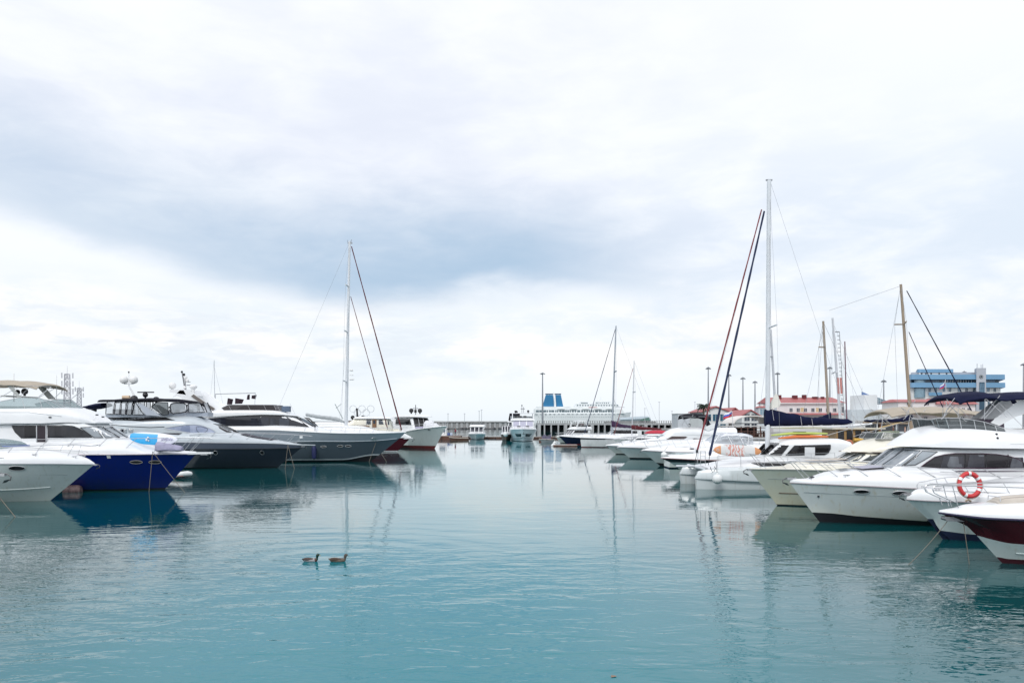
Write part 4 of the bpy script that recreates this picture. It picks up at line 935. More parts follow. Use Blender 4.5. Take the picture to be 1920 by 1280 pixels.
    MB().tube([(-fr.at(3, 745)[0], 1.2, fr.at(3, 752)[1]), (-fr.at(3, 745)[0], 1.2, fr.at(3, 698)[1])], .03, 5).build('whip_antenna', WHITE, t)
    for px, py in ((158, 777), (172, 781), (94, 782)): s, z = fr.on(px, py, fl.y); MB().box(-s - .07, -s + .07, -fl.y(s, z) - .03, -fl.y(s, z) + .05, z - .04, z + .04).build('deck_light', DKGREY, t)
    rail(t, h, [(fr.at(393, 822)[0], fr.at(393, 822)[1])] + fr.C([(375, 821.5), (330, 821), (260, 821), (180, 821), (98, 822.5)], .8), [-.4, .2, 1.3, 2.9, 4.4, 6.1, 7.6], .017, .14, .8, basez=lambda s: h.zs(max(s, 0)) + .12)
    fr_a = fr.at(287, 846, 1.7)
    fence_line('mooring line hanging almost straight down from the blue yacht bow', fr, (-fr_a[0], -1.75, fr_a[1]), (-fr.at(279, 919, 1.9)[0], -1.9, -.1), .0, .016)
    fence_line('mooring line slanting forward from the blue yacht bow into the water', fr, (-fr_a[0], -1.75, fr_a[1]), (-fr.at(351, 924, 2.2)[0], -2.3, -.1), .05, .016)
    # board lying on its edge against the foredeck
    n = 26; mb = MB(); c = fr.at(290, 823, 0.5); Lh = 1.47
    def zb(u): return c[1] + .02 - (u - .0) * .03
    rings = []
    for i in range(n + 1):
        u = -1 + 2 * i / n; ww = .37 * (1 - abs(u) ** 2.6) ** .62 + .004; x = -(c[0]) + u * Lh; zz = c[1] + .02 - .10 * u + (.06 * u * u); rings.append([(x, -.75 + (ww * sin(a)) * .22 - .05 * cos(a) * (1 - abs(u) ** 6), zz + ww * sin(a)) for a in [2 * pi * k / 12 for k in range(12)]])
    mb.loft(rings)
    bw = mat('board_white', (.76, .78, .80), .4, var=.05)
    nm, nt_, b_ = nodes('board_blue_white'); g = N(nt_, 'ShaderNodeTexCoord'); sx = N(nt_, 'ShaderNodeSeparateXYZ'); nt_.links.new(g.outputs['Generated'], sx.inputs[0])
    def mm(op, a, b2):
        q = nt_.nodes.new('ShaderNodeMath'); q.operation = op
        for i_, v_ in enumerate((a, b2)):
            if isinstance(v_, (int, float)): q.inputs[i_].default_value = v_
            else: nt_.links.new(v_, q.inputs[i_])
        return q.outputs[0]
    blue = mm('MULTIPLY', mm('LESS_THAN', sx.outputs[0], .60), mm('LESS_THAN', mm('ABSOLUTE', mm('SUBTRACT', sx.outputs[2], mm('SUBTRACT', .56, mm('MULTIPLY', sx.outputs[0], .2))), 0), .40))
    blue = mm('MULTIPLY', blue, mm('GREATER_THAN', sx.outputs[0], .04))
    mx = N(nt_, 'ShaderNodeMix'); mx.data_type = 'RGBA'; mx.inputs[6].default_value = (.72, .74, .82, 1); mx.inputs[7].default_value = (.02, .36, .72, 1); nt_.links.new(blue, mx.inputs[0]); nt_.links.new(mx.outputs[2], b_.inputs['Base Color']); b_.inputs['Roughness'].default_value = .4
    o = mb.build('paddle_board', nm, loc=(fr.X, fr.Y, 0)); tag = 'white and blue paddle board standing on edge on the blue yacht foredeck'; o['label'] = tag; o['category'] = 'paddle board'
    k = MB(); X0, Z0 = -c[0] + .55, c[1] + .02
    for i in range(7): q = X0 + i * .1; k.tube([(q, -.875, Z0 - .12 + .03 * (i % 3)), (q + .05, -.875, Z0 + .05 + .03 * (i % 2)), (q + .09, -.875, Z0 - .08)], .012, 4)
    k.build('lettering', mat('muted_violet', (.25, .22, .45), .5), o)
    k = MB(); k.ball((-c[0] - .32, -.86, Z0 - .05), .07, 8); k.ball((-c[0] - .24, -.86, Z0 + .07), .06, 8); k.ball((-c[0] - .2, -.86, Z0 - .1), .05, 8); k.build('printed_mark', WHITE, o)
    # covered tender bag
    c = fr.at(316, 836, 1.2); mb = MB(); rings = []
    for i in range(13):
        u = i / 12; x = -c[0] - .72 + 1.5 * u; top_ = .33 - .28 * u ** 1.3; wd = .34 - .16 * u
        rings.append([(x, -1.1 + wd * cos(a), c[1] - .22 + max(0, sin(a)) * (top_ + .14) + min(0, sin(a)) * .08 + .02 * sin(5 * a + 9 * u)) for a in [2 * pi * k / 14 for k in range(14)]])
    o = mb.loft(rings).build('covered_bundle', mat('grey_violet_cover', (.34, .33, .46), .8, var=.25, scale=3, bump=.02), loc=(fr.X, fr.Y, 0)); o['label'] = 'grey violet covered bundle lying by the bow rail of the blue yacht'; o['category'] = 'bundle'
boat_l2()
def buoy(px, py, Y, r, label, m, squash=1.0):
    x, y, z = at(px, py, Y); o = MB().lathe([(.02, -r * .9), (r * .7, -r * .6), (r, -r * .1), (r * .95, r * .3 * squash), (r * .55, r * .75 * squash), (r * .2, r * .95 * squash), (r * .12, r * 1.25 * squash), (.02, r * 1.3 * squash)], (0, 0, 0), 18).build('mooring_buoy', m, loc=(x, y, .08)); o['label'] = label; o['category'] = 'buoy'; return o


def drum_fender():
    x, y, z = at(136, 915, 46.6); mb = MB(); rings = []
    for i in range(13):
        u = i / 12; r = .32 * (1 - (2 * u - 1) ** 6) ** .5 + .03; rings.append([(-.55 + 1.1 * u, r * cos(a), r * sin(a)) for a in [2 * pi * k / 14 for k in range(14)]])
    o = mb.loft(rings).build('barrel_fender', mat('weathered_maroon', (.16, .11, .11), .7, var=.6, scale=3, col2=(.035, .018, .025)), loc=(x, y, .05), rz=.2); o['label'] = 'weathered dark round fender floating between grey hull and blue hull'; o['category'] = 'fender'
drum_fender()
def float_boat():
    fr = Frame(357, 58); t = root_of('inflatable_dinghy', 'low white inflatable tender poking out behind the blue bow', 'dinghy', fr)
    mb = MB(); 
    path = [(-3.0, -.55), (-1.2, -.55), (-.35, -.42), (0, 0), (-.35, .42), (-1.2, .55), (-3.0, .55)]
    mb.tube([(x, y, .22 + (.12 if x > -.5 else 0)) for x, y in path], [.17, .19, .18, .16, .18, .19, .17], 10).build('tube', RUBBER, t)
    MB().hexa([(-3, -.5, .05), (-.3, -.3, .1), (-.3, .3, .1), (-3, .5, .05), (-3, -.5, .14), (-.3, -.3, .2), (-.3, .3, .2), (-3, .5, .14)]).build('floor', DKGREY, t)
    MB().tube([(x, y * 1.3, .2) for x, y in path], .03, 5).build('rubbing_strake', mat('faded_red', (0, 0, 0)), t)
float_boat()

def boat_l3():
    fr = Frame(567, 72); t = root_of('flybridge_yacht', 'charcoal-hulled flybridge yacht enclosed with black-framed clear canvas', 'yacht', fr)
    L_, B = 21, 5.2
    stem = fr.C([(567, 838), (560, 843), (519, 877)])
    b0 = lambda s, z: B / 2 * (1 - max(0, 1 - s / (.45 * L_)) ** 2.3)
    sheer = [(0, fr.at(567, 834)[1])] + fr.N([(549, 833.4), (522, 831.5), (470, 830.5), (380, 829.7), (336, 829)], b0) + [(L_, 2.2)]
    zb = pc([(0, fr.at(567, 839)[1])] + fr.N([(540, 840), (480, 841), (380, 841.5), (336, 842)], b0) + [(L_, 1.5)])
    h = Hull(L_, B, stem, sheer, [(-.6, .4, .7), (.10, .78, .62), (zb, .97, .5)], p=2.3, e=.46)
    h.build('hull', [HDARK, HDARK2, ANTIF], [2, 0, 1], t); h.rub(t, DKGREY, .03, zf=lambda s: zb(s), name='rub_rail')
    h.rub(t, STEEL, .02, name='toe_rail')
    for px in (404, 491.5): porthole(t, h, fr.on(px, 848.4, h.y), .17, .17)
    dk = Surf([(-.05, h.zs(0) + .05)] + fr.C([(549, 830), (515, 824), (480, 819), (446, 811), (430, 808), (380, 806), (300, 806), (200, 806)]) + [(L_, 3.3)], lambda s: h.zs(s) - .01, lambda s: h.bs(s) * .985, .01, L_, 3.0); dk.build('deck_moulding', GREYW, t, ns=50)
    s0 = fr.at(515, 822)[0]; s1 = fr.at(457, 815)[0]; toppane(dk, s0, s1, -1.0, 1.0, mat('sunpad_dark', (.05, .05, .07), .8, var=.2), t, 'sunpad', .05)
    MB().hexa([(-.6, -.3, h.zs(0)), (1.15, -.18, h.zs(0) - .03), (1.15, .18, h.zs(0) - .03), (-.6, .3, h.zs(0)), (-.6, -.3, h.zs(0) + .08), (1.15, -.18, h.zs(0) + .03), (1.15, .18, h.zs(0) + .03), (-.6, .3, h.zs(0) + .08)]).build('bow_platform', GREYW, t)
    anchor(t, -.15, h.zs(0) - .12, .7, STEEL)
    sa_ = fr.at(446, 812)[0]
    hw = lambda s: 1.2 + .9 * min(1, max(0, s - sa_) / 4) ** .7
    top = fr.C([(446, 811), (430, 803), (408, 794), (392, 788.5), (372, 780.5), (340, 778.5), (300, 779), (250, 783), (200, 786)]) + [(L_, 4.2)]
    hs = Surf(top, lambda s: dk.t(s) - .4, hw, sa_, L_ - 1.2, 3.6); hs.build('deckhouse', GREYW, t, ns=54)
    side = lambda pts: fr.N(pts, hs.y)
    panes(t, hs.y, side([(308, 803), (330, 799), (348, 796.5), (366, 796), (379, 797.3), (396, 804), (414, 815), (396, 815.5), (350, 810)]), BLWIN, frame=(STEEL, .02), fr=fr)
    sfr = side([(367.5, 799.5), (378, 799.5), (390.5, 803.5), (388, 808), (381, 811.5), (374, 811), (369, 807)])
    mb = MB()
    for sd in (-1, 1): pp = smooth_poly(sfr) ; mb.tube([(-s, sd * (hs.y(s, z) + .012), z) for s, z in pp + [pp[0]]], .022, 5)
    mb.build('window_ring', DKGREY, t)
    ww = side([(409, 795), (432, 804), (443, 810.5), (425, 810), (412, 803)]); panes(t, hs.y, ww, DARKG, 'windscreen_pane', fr=fr)
    for y0, y1 in ((-.95, -.34), (-.28, .28), (.34, .95)): toppane(hs, fr.at(440, 808)[0], fr.at(409, 794)[0], y0, y1, SMOKE, t, slant=.15)
    panes(t, hs.y, side([(192, 781), (250, 781.5), (310, 781.8), (329, 787.5), (300, 788), (267, 789.5), (230, 787.5), (194, 787)]), mat('gloss_black_panel', (.012, .012, .014), .15), 'side_panel', fr=fr)
    h2 = MB()
    for sd in (-1, 1): h2.tube([(-(fr.at(px, py, 2.1)[0]), sd * (hs.y(fr.at(px, py, 2.1)[0], fr.at(px, py, 2.1)[1]) + .01), fr.at(px, py, 2.1)[1]) for px, py in ((205, 796), (240, 799), (280, 801), (308, 800))], .03, 5)
    h2.build('styling_line', DKGREY, t)
    # side bulwark sweep
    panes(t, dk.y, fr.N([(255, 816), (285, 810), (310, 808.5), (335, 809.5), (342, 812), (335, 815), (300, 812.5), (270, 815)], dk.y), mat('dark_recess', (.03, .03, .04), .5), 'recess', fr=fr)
    # flybridge enclosure
    fw = 1.75
    e0, e1 = fr.at(378, 772, fw)[0], fr.at(198, 777, fw)[0]
    tz = pc(fr.C([(376, 754), (366, 751.5), (340, 749), (291, 747.3), (250, 748.3), (200, 750.3)], fw)); bz = pc(fr.C([(380, 772.5), (304, 780), (272, 778.5), (197, 777)], fw))
    FX = lambda px, py, y=fw: (fr.at(px, py, y)[0], fr.at(px, py, y)[1])
    roof = fr.C([(378, 757), (374, 753.5), (360, 750), (330, 747.5), (291, 746), (250, 747), (200, 749)], 0); canopy(t, roof, lambda s: (fw + .12) * min(1, .40 + .60 * max(0, s - roof[0][0]) / 2.6), BLACKC, .12, .10, 'canvas_roof', .05)
    wz = Surf(lambda s: tz(s), lambda s: bz(s), lambda s: fw * min(1, .34 + .66 * max(0, (s - e0)) / 2.6), e0, e1, 12)
    # black canvas frame made of separate posts, with clear panels between
    P4 = [((200, 751), (215, 750.5), (213, 776), (198.5, 776)), ((217.5, 750.5), (226.5, 750), (224.5, 776.3), (215, 776)), ((228.5, 750), (238, 749.7), (235, 777), (227, 776.6)), ((241, 749.7), (249, 749.5), (246.5, 777.3), (237.5, 777)),
          ((253, 751.5), (262, 766), (270, 777.5), (248.5, 777.3))]
    for p in P4: panes(t, wz.y, [FX(*q) for q in p], VINYL, 'clear_panel', frame=(BLACKC, .035))
    panes(t, wz.y, [FX(258, 757), (FX(266, 757)), FX(302, 779.5), FX(274, 778)], SILVER, 'arch_leg', fr=fr)
    panes(t, wz.y, [FX(284, 762), FX(294, 754), FX(315, 754.5), FX(316, 777), FX(306, 778)], SMOKE, 'clear_panel', frame=(BLACKC, .035))
    panes(t, wz.y, smooth_poly([FX(319, 758), FX(326, 755), FX(345, 755.5), FX(347, 771), FX(335, 774), FX(321, 775.5)], 1), VINYL, 'clear_panel', frame=(BLACKC, .045))
    panes(t, wz.y, [FX(348.5, 755.5), FX(367, 754.5), FX(375, 772), FX(349.5, 773)], VINYL, 'clear_panel', frame=(BLACKC, .035))
    mb = MB()
    for y in (-.55, .55): mb.tube([(-e0 + .02 - .25 * 0, y, bz(e0) + .02), (-(e0 + .35), y * .95, tz(e0) + .05)], .04, 5)
    mb.build('front_post', BLACKC, t)
    MB().add([(-e0, -.55, bz(e0)), (-e0, .55, bz(e0)), (-(e0 + .35), .52, tz(e0)), (-(e0 + .35), -.52, tz(e0))], [(0, 1, 2, 3)]).build('clear_panel', VINYL, t)
    MB().hexa([(-e1 - .0, -fw, bz(e1) - .25), (-e0 + .1, -fw * .36, bz(e0) - .35), (-e0 + .1, fw * .36, bz(e0) - .35), (-e1, fw, bz(e1) - .25), (-e1, -fw - .03, bz(e1)), (-e0 + .15, -fw * .38, bz(e0)), (-e0 + .15, fw * .38, bz(e0)), (-e1, fw + .03, bz(e1))]).build('coaming', SILVER, t)
    # seats seen through the vinyl
    for px in (225, 240, 330, 350): s, z = FX(px, 773, 0); MB().box(-s - .25, -s + .25, -.9, .9, z - .35, z + .28).build('seat', mat('seat_white', (.6, .6, .62), .7), t)
    dome(t, fr.at(257.5, 747)[0], -.6, fr.at(257.5, 748)[1], .32, BLACK); dome(t, fr.at(291, 748)[0], .2, fr.at(291, 747.5)[1], .26, BLACK, squash=.8)
    s, z = fr.at(272.5, 740); MB().tube([(-s, 0, fr.at(272, 748)[1]), (-s, 0, z)], .08, 6).ball((-s, 0, z), .24, 10).box(-s - .1, -s + .1, -.1, .1, z + .1, z + .3).build('radar_pedestal', BLACK, t)
    s2, z2 = fr.at(258, 735.3); s3, z3 = fr.at(288.5, 735.3); MB().box(-s2, -s3, -.07, .07, z3 - .045, z3 + .06).build('radar_array', BLACK, t)
    s, z = fr.at(241.5, 712); m_ = MB().tube([(-fr.at(254, 742)[0], 0, fr.at(254, 747)[1]), (-fr.at(247, 732)[0], 0, fr.at(247, 732)[1]), (-fr.at(241.5, 724)[0], 0, fr.at(241.5, 724)[1]), (-s, 0, fr.at(241.5, 698)[1])], [.12, .1, .07, .035], 6).tube([(-s - .42, 0, z - .35), (-s + .42, 0, z - .35)], .05, 5).build('mast', WHITE, t)
    for dx in (-9.3, 9): dome(t, fr.at(241.5 - dx, 711.6)[0], 0, z, .36, DOMEW, 'satellite_dome', foot=.05)
    MB().box(-s - .05, -s + .05, -.04, .04, fr.at(241, 699)[1], fr.at(241, 696)[1]).build('masthead_lamp', BLACK, t)
    s, z = fr.at(235.5, 744.5); MB().tube([(-s - .32, .1, z), (-s + .32, .1, z)], .17, 12).build('raft_canister', mat('canister_buff', (.62, .48, .34), .6), t)
    for px, py, r_ in ((162, 767.5, .2), (173, 768.5, .24)): dome(t, fr.at(px, py)[0], .3, fr.at(px, py)[1], r_, BLACK, 'speaker_dome')
    mb = MB(); rings = []
    for px, y1, y2 in ((166, 761, 765), (172, 759, 767.5), (184, 756, 767), (193, 755, 765), (200, 755, 763)):
        s, a = fr.at(px, y1); b_ = fr.at(px, y2)[1]; rings.append([(-s, 1.1 * cos(q), (a + b_) / 2 + (a - b_) / 2 * sin(q)) for q in [2 * pi * k / 12 for k in range(12)]])
    mb.loft(rings).build('furled_canvas', NAVYC, t)
    # cockpit canvas aft
    ck = Surf(lambda s: 3.75, lambda s: 2.2, 2.15, fr.at(254, 800)[0], L_ - .6, 8); ck.build('cockpit_canvas', BLACKC, t)
    for a_, b_ in (((208, 801.5), (216, 813)), ((219, 801.5), (228, 816)), ((231, 802), (238, 817)), ((240, 802.5), (250, 810))):
        A, B_ = fr.at(*a_, 2.15), fr.at(*b_, 2.15); panes(t, ck.y, [(A[0], A[1]), (B_[0], A[1]), (B_[0] + .1, B_[1]), (A[0] - .05, B_[1])], PALEG, 'clear_panel')
    # rails
    rail(t, h, [(fr.at(583, 817)[0], fr.at(583, 817)[1])] + fr.C([(565, 815.8), (520, 813.5), (470, 811.5), (445, 810.5), (400, 812), (370, 815)], .7), [-.1, .7, 2.1, 3.9, 5.4, 7.0, 8.2], .02, .15, .8, basez=lambda s: h.zs(max(0, s)) + .1)
    s, z = fr.at(564.5, 819, .6); MB().box(-s - .1, -s + .14, -.7, -.5, z - .1, z + .1).build('rail_light', WHITE, t)
    s, z = fr.at(372, 784); dome(t, s, -.4, fr.at(387, 785)[1] + .1, .1, WHITE, 'horn')
    a = fr.at(538, 834, 1.3)
    fence_line('mooring line dropping from the charcoal bow', fr, (-a[0], -1.0, a[1]), (-fr.at(534.5, 872, 1.6)[0], -1.6, .0), .0, .02)
    fence_line('second mooring line from the charcoal bow, slanting forward', fr, (-a[0], -1.0, a[1]), (-fr.at(552, 862, 1.6)[0], -1.6, .0), .0, .02)
boat_l3()

def boat_l4():
    fr = Frame(761, 84); t = root_of('motor_yacht', 'large blue-grey motor yacht with a long dark window band', 'yacht', fr)
    L_, B = 26, 6.2
    stem = fr.C([(761, 811), (740, 830), (709.5, 853.5), (693, 867)])
    b0 = lambda s, z: B / 2 * (1 - max(0, 1 - s / (.42 * L_)) ** 2.3)
    sheer = [(0, fr.at(761, 810)[1])] + fr.N([(700, 812), (653, 812), (610, 811), (570, 809), (500, 806), (420, 806)], b0) + [(L_, 3.2)]
    kn = pc([(0, fr.at(751, 820)[1])] + fr.N([(700, 826), (648, 827.4), (600, 827.2), (500, 829), (400, 830)], b0) + [(L_, 1.9)])
    bt = pc([(1.5, fr.at(709, 853)[1])] + fr.N([(698, 854), (637, 863.0), (540, 863.4)], lambda s, z: b0(s, z) * .8) + [(L_, .1)])
    h = Hull(L_, B, stem, sheer, [(-.6, .4, .75), (.02, .66, .72), (bt, .72, .70), (lambda s: bt(s) + .12, .74, .69), (kn, .97, .5)], p=2.3, e=.43)
    h.build('hull', [HGRB, HGRB2, ANTIF, mat('boot_line_white', (.55, .60, .63), .35)], [2, 2, 3, 0, 1], t, nu=54)
    h.rub(t, mat('knuckle_pale', (.52, .58, .63), .35), .035, zf=kn, name='knuckle_rail', s0=.9); h.rub(t, WHITE, .05, name='toe_rail')
    for px, py in ((606.5, 837), (638, 836), (653, 836)): porthole(t, h, fr.on(px, py, h.y), .30, .09, rim=mat('pale_rim', (.7, .72, .74), .4))
    s, z = fr.on(701.5, 823, h.y); porthole(t, h, (s, z), .28, .16, 'anchor_pocket', STEEL)
    s, z = fr.on(590, 847, h.y); y = h.y(s, z) + .25
    o = MB().lathe([(.04, -.75), (.2, -.62), (.25, -.3), (.25, .35), (.2, .58), (.06, .7), (.05, .8)], (-s, -y, z), 12).build('fender', NAVYF, loc=(fr.X, fr.Y, 0)); o['label'] = 'long navy fender hanging on the blue-grey hull'; o['category'] = 'fender'
    MB().tube([(-s, -y, z + .78), (-s, -y - .05, h.zs(s) + .1)], .015, 4).build('lanyard', ROPE, o)
    dk = Surf([(-.02, h.zs(0))] + fr.C([(740, 809), (690, 808), (640, 807), (616, 806), (592, 800), (578, 798)]) + [(14, 4.0), (L_, 4.0)], lambda s: h.zs(s) - .05, lambda s: h.bs(s) * .94, .01, L_, 2.6); dk.build('deck_moulding', WHITE, t, ns=44)
    sa_ = fr.at(633, 810)[0]; ct = Surf(fr.C([(636, 810), (616, 805), (592, 798.5), (575, 795), (540, 793)]), lambda s: 2.9, lambda s: 1.2 + .8 * min(1, (s - sa_) / 4), sa_, fr.at(545, 795)[0], 3.0); ct.build('coachroof', WHITE, t)
    s0 = fr.at(594, 801)[0]; top = fr.C([(596, 801), (575, 790), (554, 780.5), (543, 775.5), (525, 772.5), (500, 771), (430, 771.5), (380, 773)]) + [(L_, 5.1)]
    hw = lambda s: 1.55 + 1.0 * min(1, max(0, s - s0) / 5) ** .8
    hs = Surf(top, lambda s: 3.2, hw, s0, L_ - 2, 6); hs.build('deckhouse', WHITE, t, ns=60)
    side = lambda pts: fr.N(pts, hs.y)
    poly = side([(389, 784.5), (427, 781.6), (470, 779), (500, 778.2), (530, 779.2), (552, 783), (567, 791), (579, 799.5), (549, 803), (474, 804), (440, 803.8), (389, 800)])
    panes(t, hs.y, poly, mat('smoked_band', (.022, .024, .032), .12, var=.3, scale=.5), 'window_band', frame=(BLACK, .03), fr=fr)
    for a, b_, c, d in ((390, 784.5, 402, 799), (405, 783.5, 423, 799), (470.5, 784, 483, 799.5), (485, 783, 504, 799.5), (507, 784.5, 516, 799.5), (524, 784, 541.5, 799.5)):
        A, B_ = fr.on(a, b_, hs.y), fr.on(c, d, hs.y); o = drape(lambda s, z: hs.y(s, z) + .03, [(A[0], A[1]), (B_[0], A[1]), (B_[0], B_[1]), (A[0], B_[1])], -1).build('window', GRWIN, t)
        drape(lambda s, z: hs.y(s, z) + .03, [(A[0], A[1]), (B_[0], A[1]), (B_[0], B_[1]), (A[0], B_[1])], 1).build('window', GRWIN, t)
    panes(t, hs.y, side([(545, 784), (551, 784.5), (565, 792), (575, 799), (545, 800)]), GRWIN, 'window_panel') if False else None
    ww = side([(569, 781.5), (575, 783), (592, 798), (586, 799)]); panes(t, hs.y, ww, DARKG, 'windscreen_pane')
    for y0, y1 in ((-1.35, -.5), (-.42, .42), (.5, 1.35)): toppane(hs, fr.at(592, 799)[0], fr.at(562, 784)[0], y0, y1, DARKG, t)
    ftop = fr.C([(566, 780), (552, 776), (538, 772.5), (520, 769), (460, 768), (417, 768), (404, 763), (385, 752), (366, 738), (361, 733), (350, 731.5), (338, 731.5)]) 
    fs = ftop[0][0]
    cw = [(fs, 1.3), (fs + 1.2, 2.1), (fs + 4, 2.6), (L_, 2.6)]
    fl = Surf(fr.C([(566, 780), (552, 776), (538, 772.5), (520, 769), (460, 767.5), (417, 767.5), (330, 767.5)]) + [(L_, 5.3)], lin(fr.C([(566, 781), (530, 777.5), (492, 777), (427, 779.5), (380, 782)], 2.4)), cw, fs, L_ - 1, 5); fl.build('flybridge', WHITE, t, ns=50)
    # swept radar arch
    for sd in (-1, 1):
        A = lambda px, py, y: (-fr.at(px, py, y)[0], sd * y, fr.at(px, py, y)[1])
        mb = MB(); outer = [(404, 764.5), (386, 753), (372, 744), (361, 735), (354, 731.5), (337, 731.5)]; inner = [(350, 768), (346, 760), (343, 751), (340, 745), (331, 742), (322, 746)]
        rings = []
        for (a, b_), (c, d) in zip(outer, inner): rings.append([A(a, b_, 2.35), A(c, d, 2.35), A(c, d, 2.1), A(a, b_, 2.1)])
        mb.loft(rings).build('radar_arch', WHITE, t)
        MB().loft([[A(x, y, 2.48), A(x - 5, y + 3.5, 2.48), A(x - 5, y + 3.5, 2.42), A(x, y, 2.42)] for x, y in ((404, 766), (390, 757.5), (376, 748), (363, 739))]).build('arch_stripe', mat('arch_brown', (.16, .14, .13), .5), t)
    A = fr.at(336, 731.5); B_ = fr.at(366, 736); MB().hexa([(-A[0], -2.35, A[1] - .3), (-B_[0], -2.35, B_[1] - .3), (-B_[0], 2.35, B_[1] - .3), (-A[0], 2.35, A[1] - .3), (-A[0], -2.35, A[1]), (-B_[0] - .3, -2.35, A[1]), (-B_[0] - .3, 2.35, A[1]), (-A[0], 2.35, A[1])]).build('arch_top', WHITE, t)
    dome(t, fr.at(332.5, 724)[0], -1.2, fr.at(332, 724)[1], .36, DOMEW, 'satellite_dome'); dome(t, fr.at(364.5, 724.5)[0], -.3, fr.at(364, 725)[1], .40, DOMEW, 'radar_dome', squash=.55, foot=.4)
    for (a, b_), (c, d), r_ in (((347, 731), (341, 695), .07), ((349, 731), (345.5, 700), .05), ((350, 722), (362, 722), .05), ((350, 716), (357, 716), .04)):
        p, q = fr.at(a, b_), fr.at(c, d); MB().tube([(-p[0], 0, p[1]), (-q[0], 0, q[1])], r_, 5).build('mast_pole', GALV, t)
    for px, py, r_ in ((341, 697, .12), (345, 702, .14), (348, 708, .2), (351, 713, .2), (346.5, 726, .18)): s, z = fr.at(px, py); MB().ball((-s, 0, z), r_, 8).build('nav_lamp', BLACK if px in (341, 345) else DOMEW, t)
    plan = []
    for px, y, pt in ((526, 0, 759.5), (525, .9, 759), (519, 1.7, 758.6), (500, 2.1, 758.5), (470, 2.3, 758.5), (434, 2.35, 758.5), (421, 2.35, 764.5)):
        s = fr.at(px, 765, y)[0]; plan.append((s, y, fl.z(s, y) - .06, fr.at(px, pt, y)[1], .35))
    strip(t, plan, DARKG, 'flybridge_windscreen', STEEL)
    for px in (536, 543): s, z = fr.at(px, 765); MB().box(-s - .2, -s + .2, -.9, -.2, z - .4, z + .2).build('helm_cover', mat('blue_grey_cover', (.12, .17, .25), .7, var=.4), t)
    MB().tube([(-fr.at(550, 757)[0], -1.2, fr.at(550, 757)[1]), (-fr.at(560, 776)[0], -1.4, fr.at(560, 777)[1])], .025, 4).build('flag_pole', STEEL, t)
    rail(t, h, [(fr.at(762, 801)[0], fr.at(762, 801)[1])] + fr.C([(730, 802), (690, 802), (640, 801.5), (600, 800.5), (575, 801)], 1.6), [.6, 1.8, 3.1, 4.4, 5.8, 7.2, 8.6, 9.8], .02, .2, .15, basez=lambda s: h.zs(max(0, s)))
    s, z = fr.at(592, 803, 2.4); MB().tube([(-s, -2.7, h.zs(s)), (-s, -2.7, z + .15)], .03, 5).ball((-s, -2.7, z + .2), .1, 8).build('rail_lamp', DKGREY, t)
    for (a, b_), (c, d) in (((706, 826), (692, 864)), ((715, 850), (725, 867))):
        p, q = fr.at(a, b_, .9), fr.at(c, d, 1.3); fence_line('mooring line from the blue-grey bow to the water, %s' % ('aft of the stem' if a == 706 else 'ahead of the stem'), fr, (-p[0], -.9, p[1]), (-q[0], -1.3, 0), .0, .022)
boat_l4()

def sail_rig(t, fr, base, head, r0, r1, m, spreaders=(), stays=(), shroud=True, wires=(), thick_wire=.018):
    """base/head pixels on the centreline; stays = [(top px, bottom px, radius, material)]; wires = [(px a, px b, lateral)]"""
    b, h_ = fr.at(*base), fr.at(*head); mst = MB().tube([(-b[0], 0, b[1]), (-h_[0], 0, h_[1])], [r0, r1], 10).build('mast', m, t)
    for py, half, rise in spreaders:
        u = (base[1] - py) / (base[1] - head[1]); s = b[0] + (h_[0] - b[0]) * u; z = b[1] + (h_[1] - b[1]) * u
        MB().tube([(-s - .25, -half, z + rise), (-s, 0, z), (-s - .25, half, z + rise)], .045 * fr.Y / 60 + .015, 5).build('spreader', m, mst)
    for top, bot, r, mm in stays:
        p, q = fr.at(*top), fr.at(*bot); mb = MB(); n = 40; pts, rr = [], []
        for i in range(n + 1): u = i / n; pts.append((-(p[0] + (q[0] - p[0]) * u), 0, p[1] + (q[1] - p[1]) * u)); rr.append(r * (.75 + .35 * u) * (1 + .12 * sin(i * 1.3)))
        mb.tube(pts, rr, 8); mb.build('furled_sail', mm, t)
    mb = MB()
    if shroud:
        for sd in (-1, 1):
            last = (-h_[0], 0, h_[1])
            for py, half, rise in sorted(spreaders, key=lambda q: q[0]):
                u = (base[1] - py) / (base[1] - head[1]); s = b[0] + (h_[0] - b[0]) * u; z = b[1] + (h_[1] - b[1]) * u; nx = (-s - .25, sd * half, z + rise); mb.tube([last, nx], thick_wire, 4); last = nx
            mb.tube([last, (-b[0] - .4, sd * max(1.2, (spreaders[0][1] if spreaders else 1.2) * 1.05), b[1])], thick_wire, 4)
    for a, c, lat in wires: p, q = fr.at(*a), fr.at(*c); mb.tube([(-p[0], 0, p[1]), (-q[0], lat, q[1])], thick_wire, 4)
    if mb.v: mb.build('rigging', WIRE, t)
    return mst
def sleeve(t, fr, top, bot, w, m, name='boom_cover', wob=.02):
    tz, bz = pc(fr.C(top)), pc(fr.C(bot)); a, b_ = min(p[0] for p in fr.C(top)), max(p[0] for p in fr.C(top)); mb = MB(); rings = []
    for i in range(25):
        s = a + (b_ - a) * i / 24; T, Bz = tz(s), bz(s); rings.append([(-s, w * cos(q) * (1 + wob * sin(3 * q + i)), (T + Bz) / 2 + (T - Bz) / 2 * (abs(sin(q)) ** .8 if sin(q) > 0 else -abs(sin(q)) ** .8) + wob * sin(i * 1.7)) for q in [2 * pi * k / 14 for k in range(14)]])
    return mb.loft(rings).build(name, m, t, sharp=60)
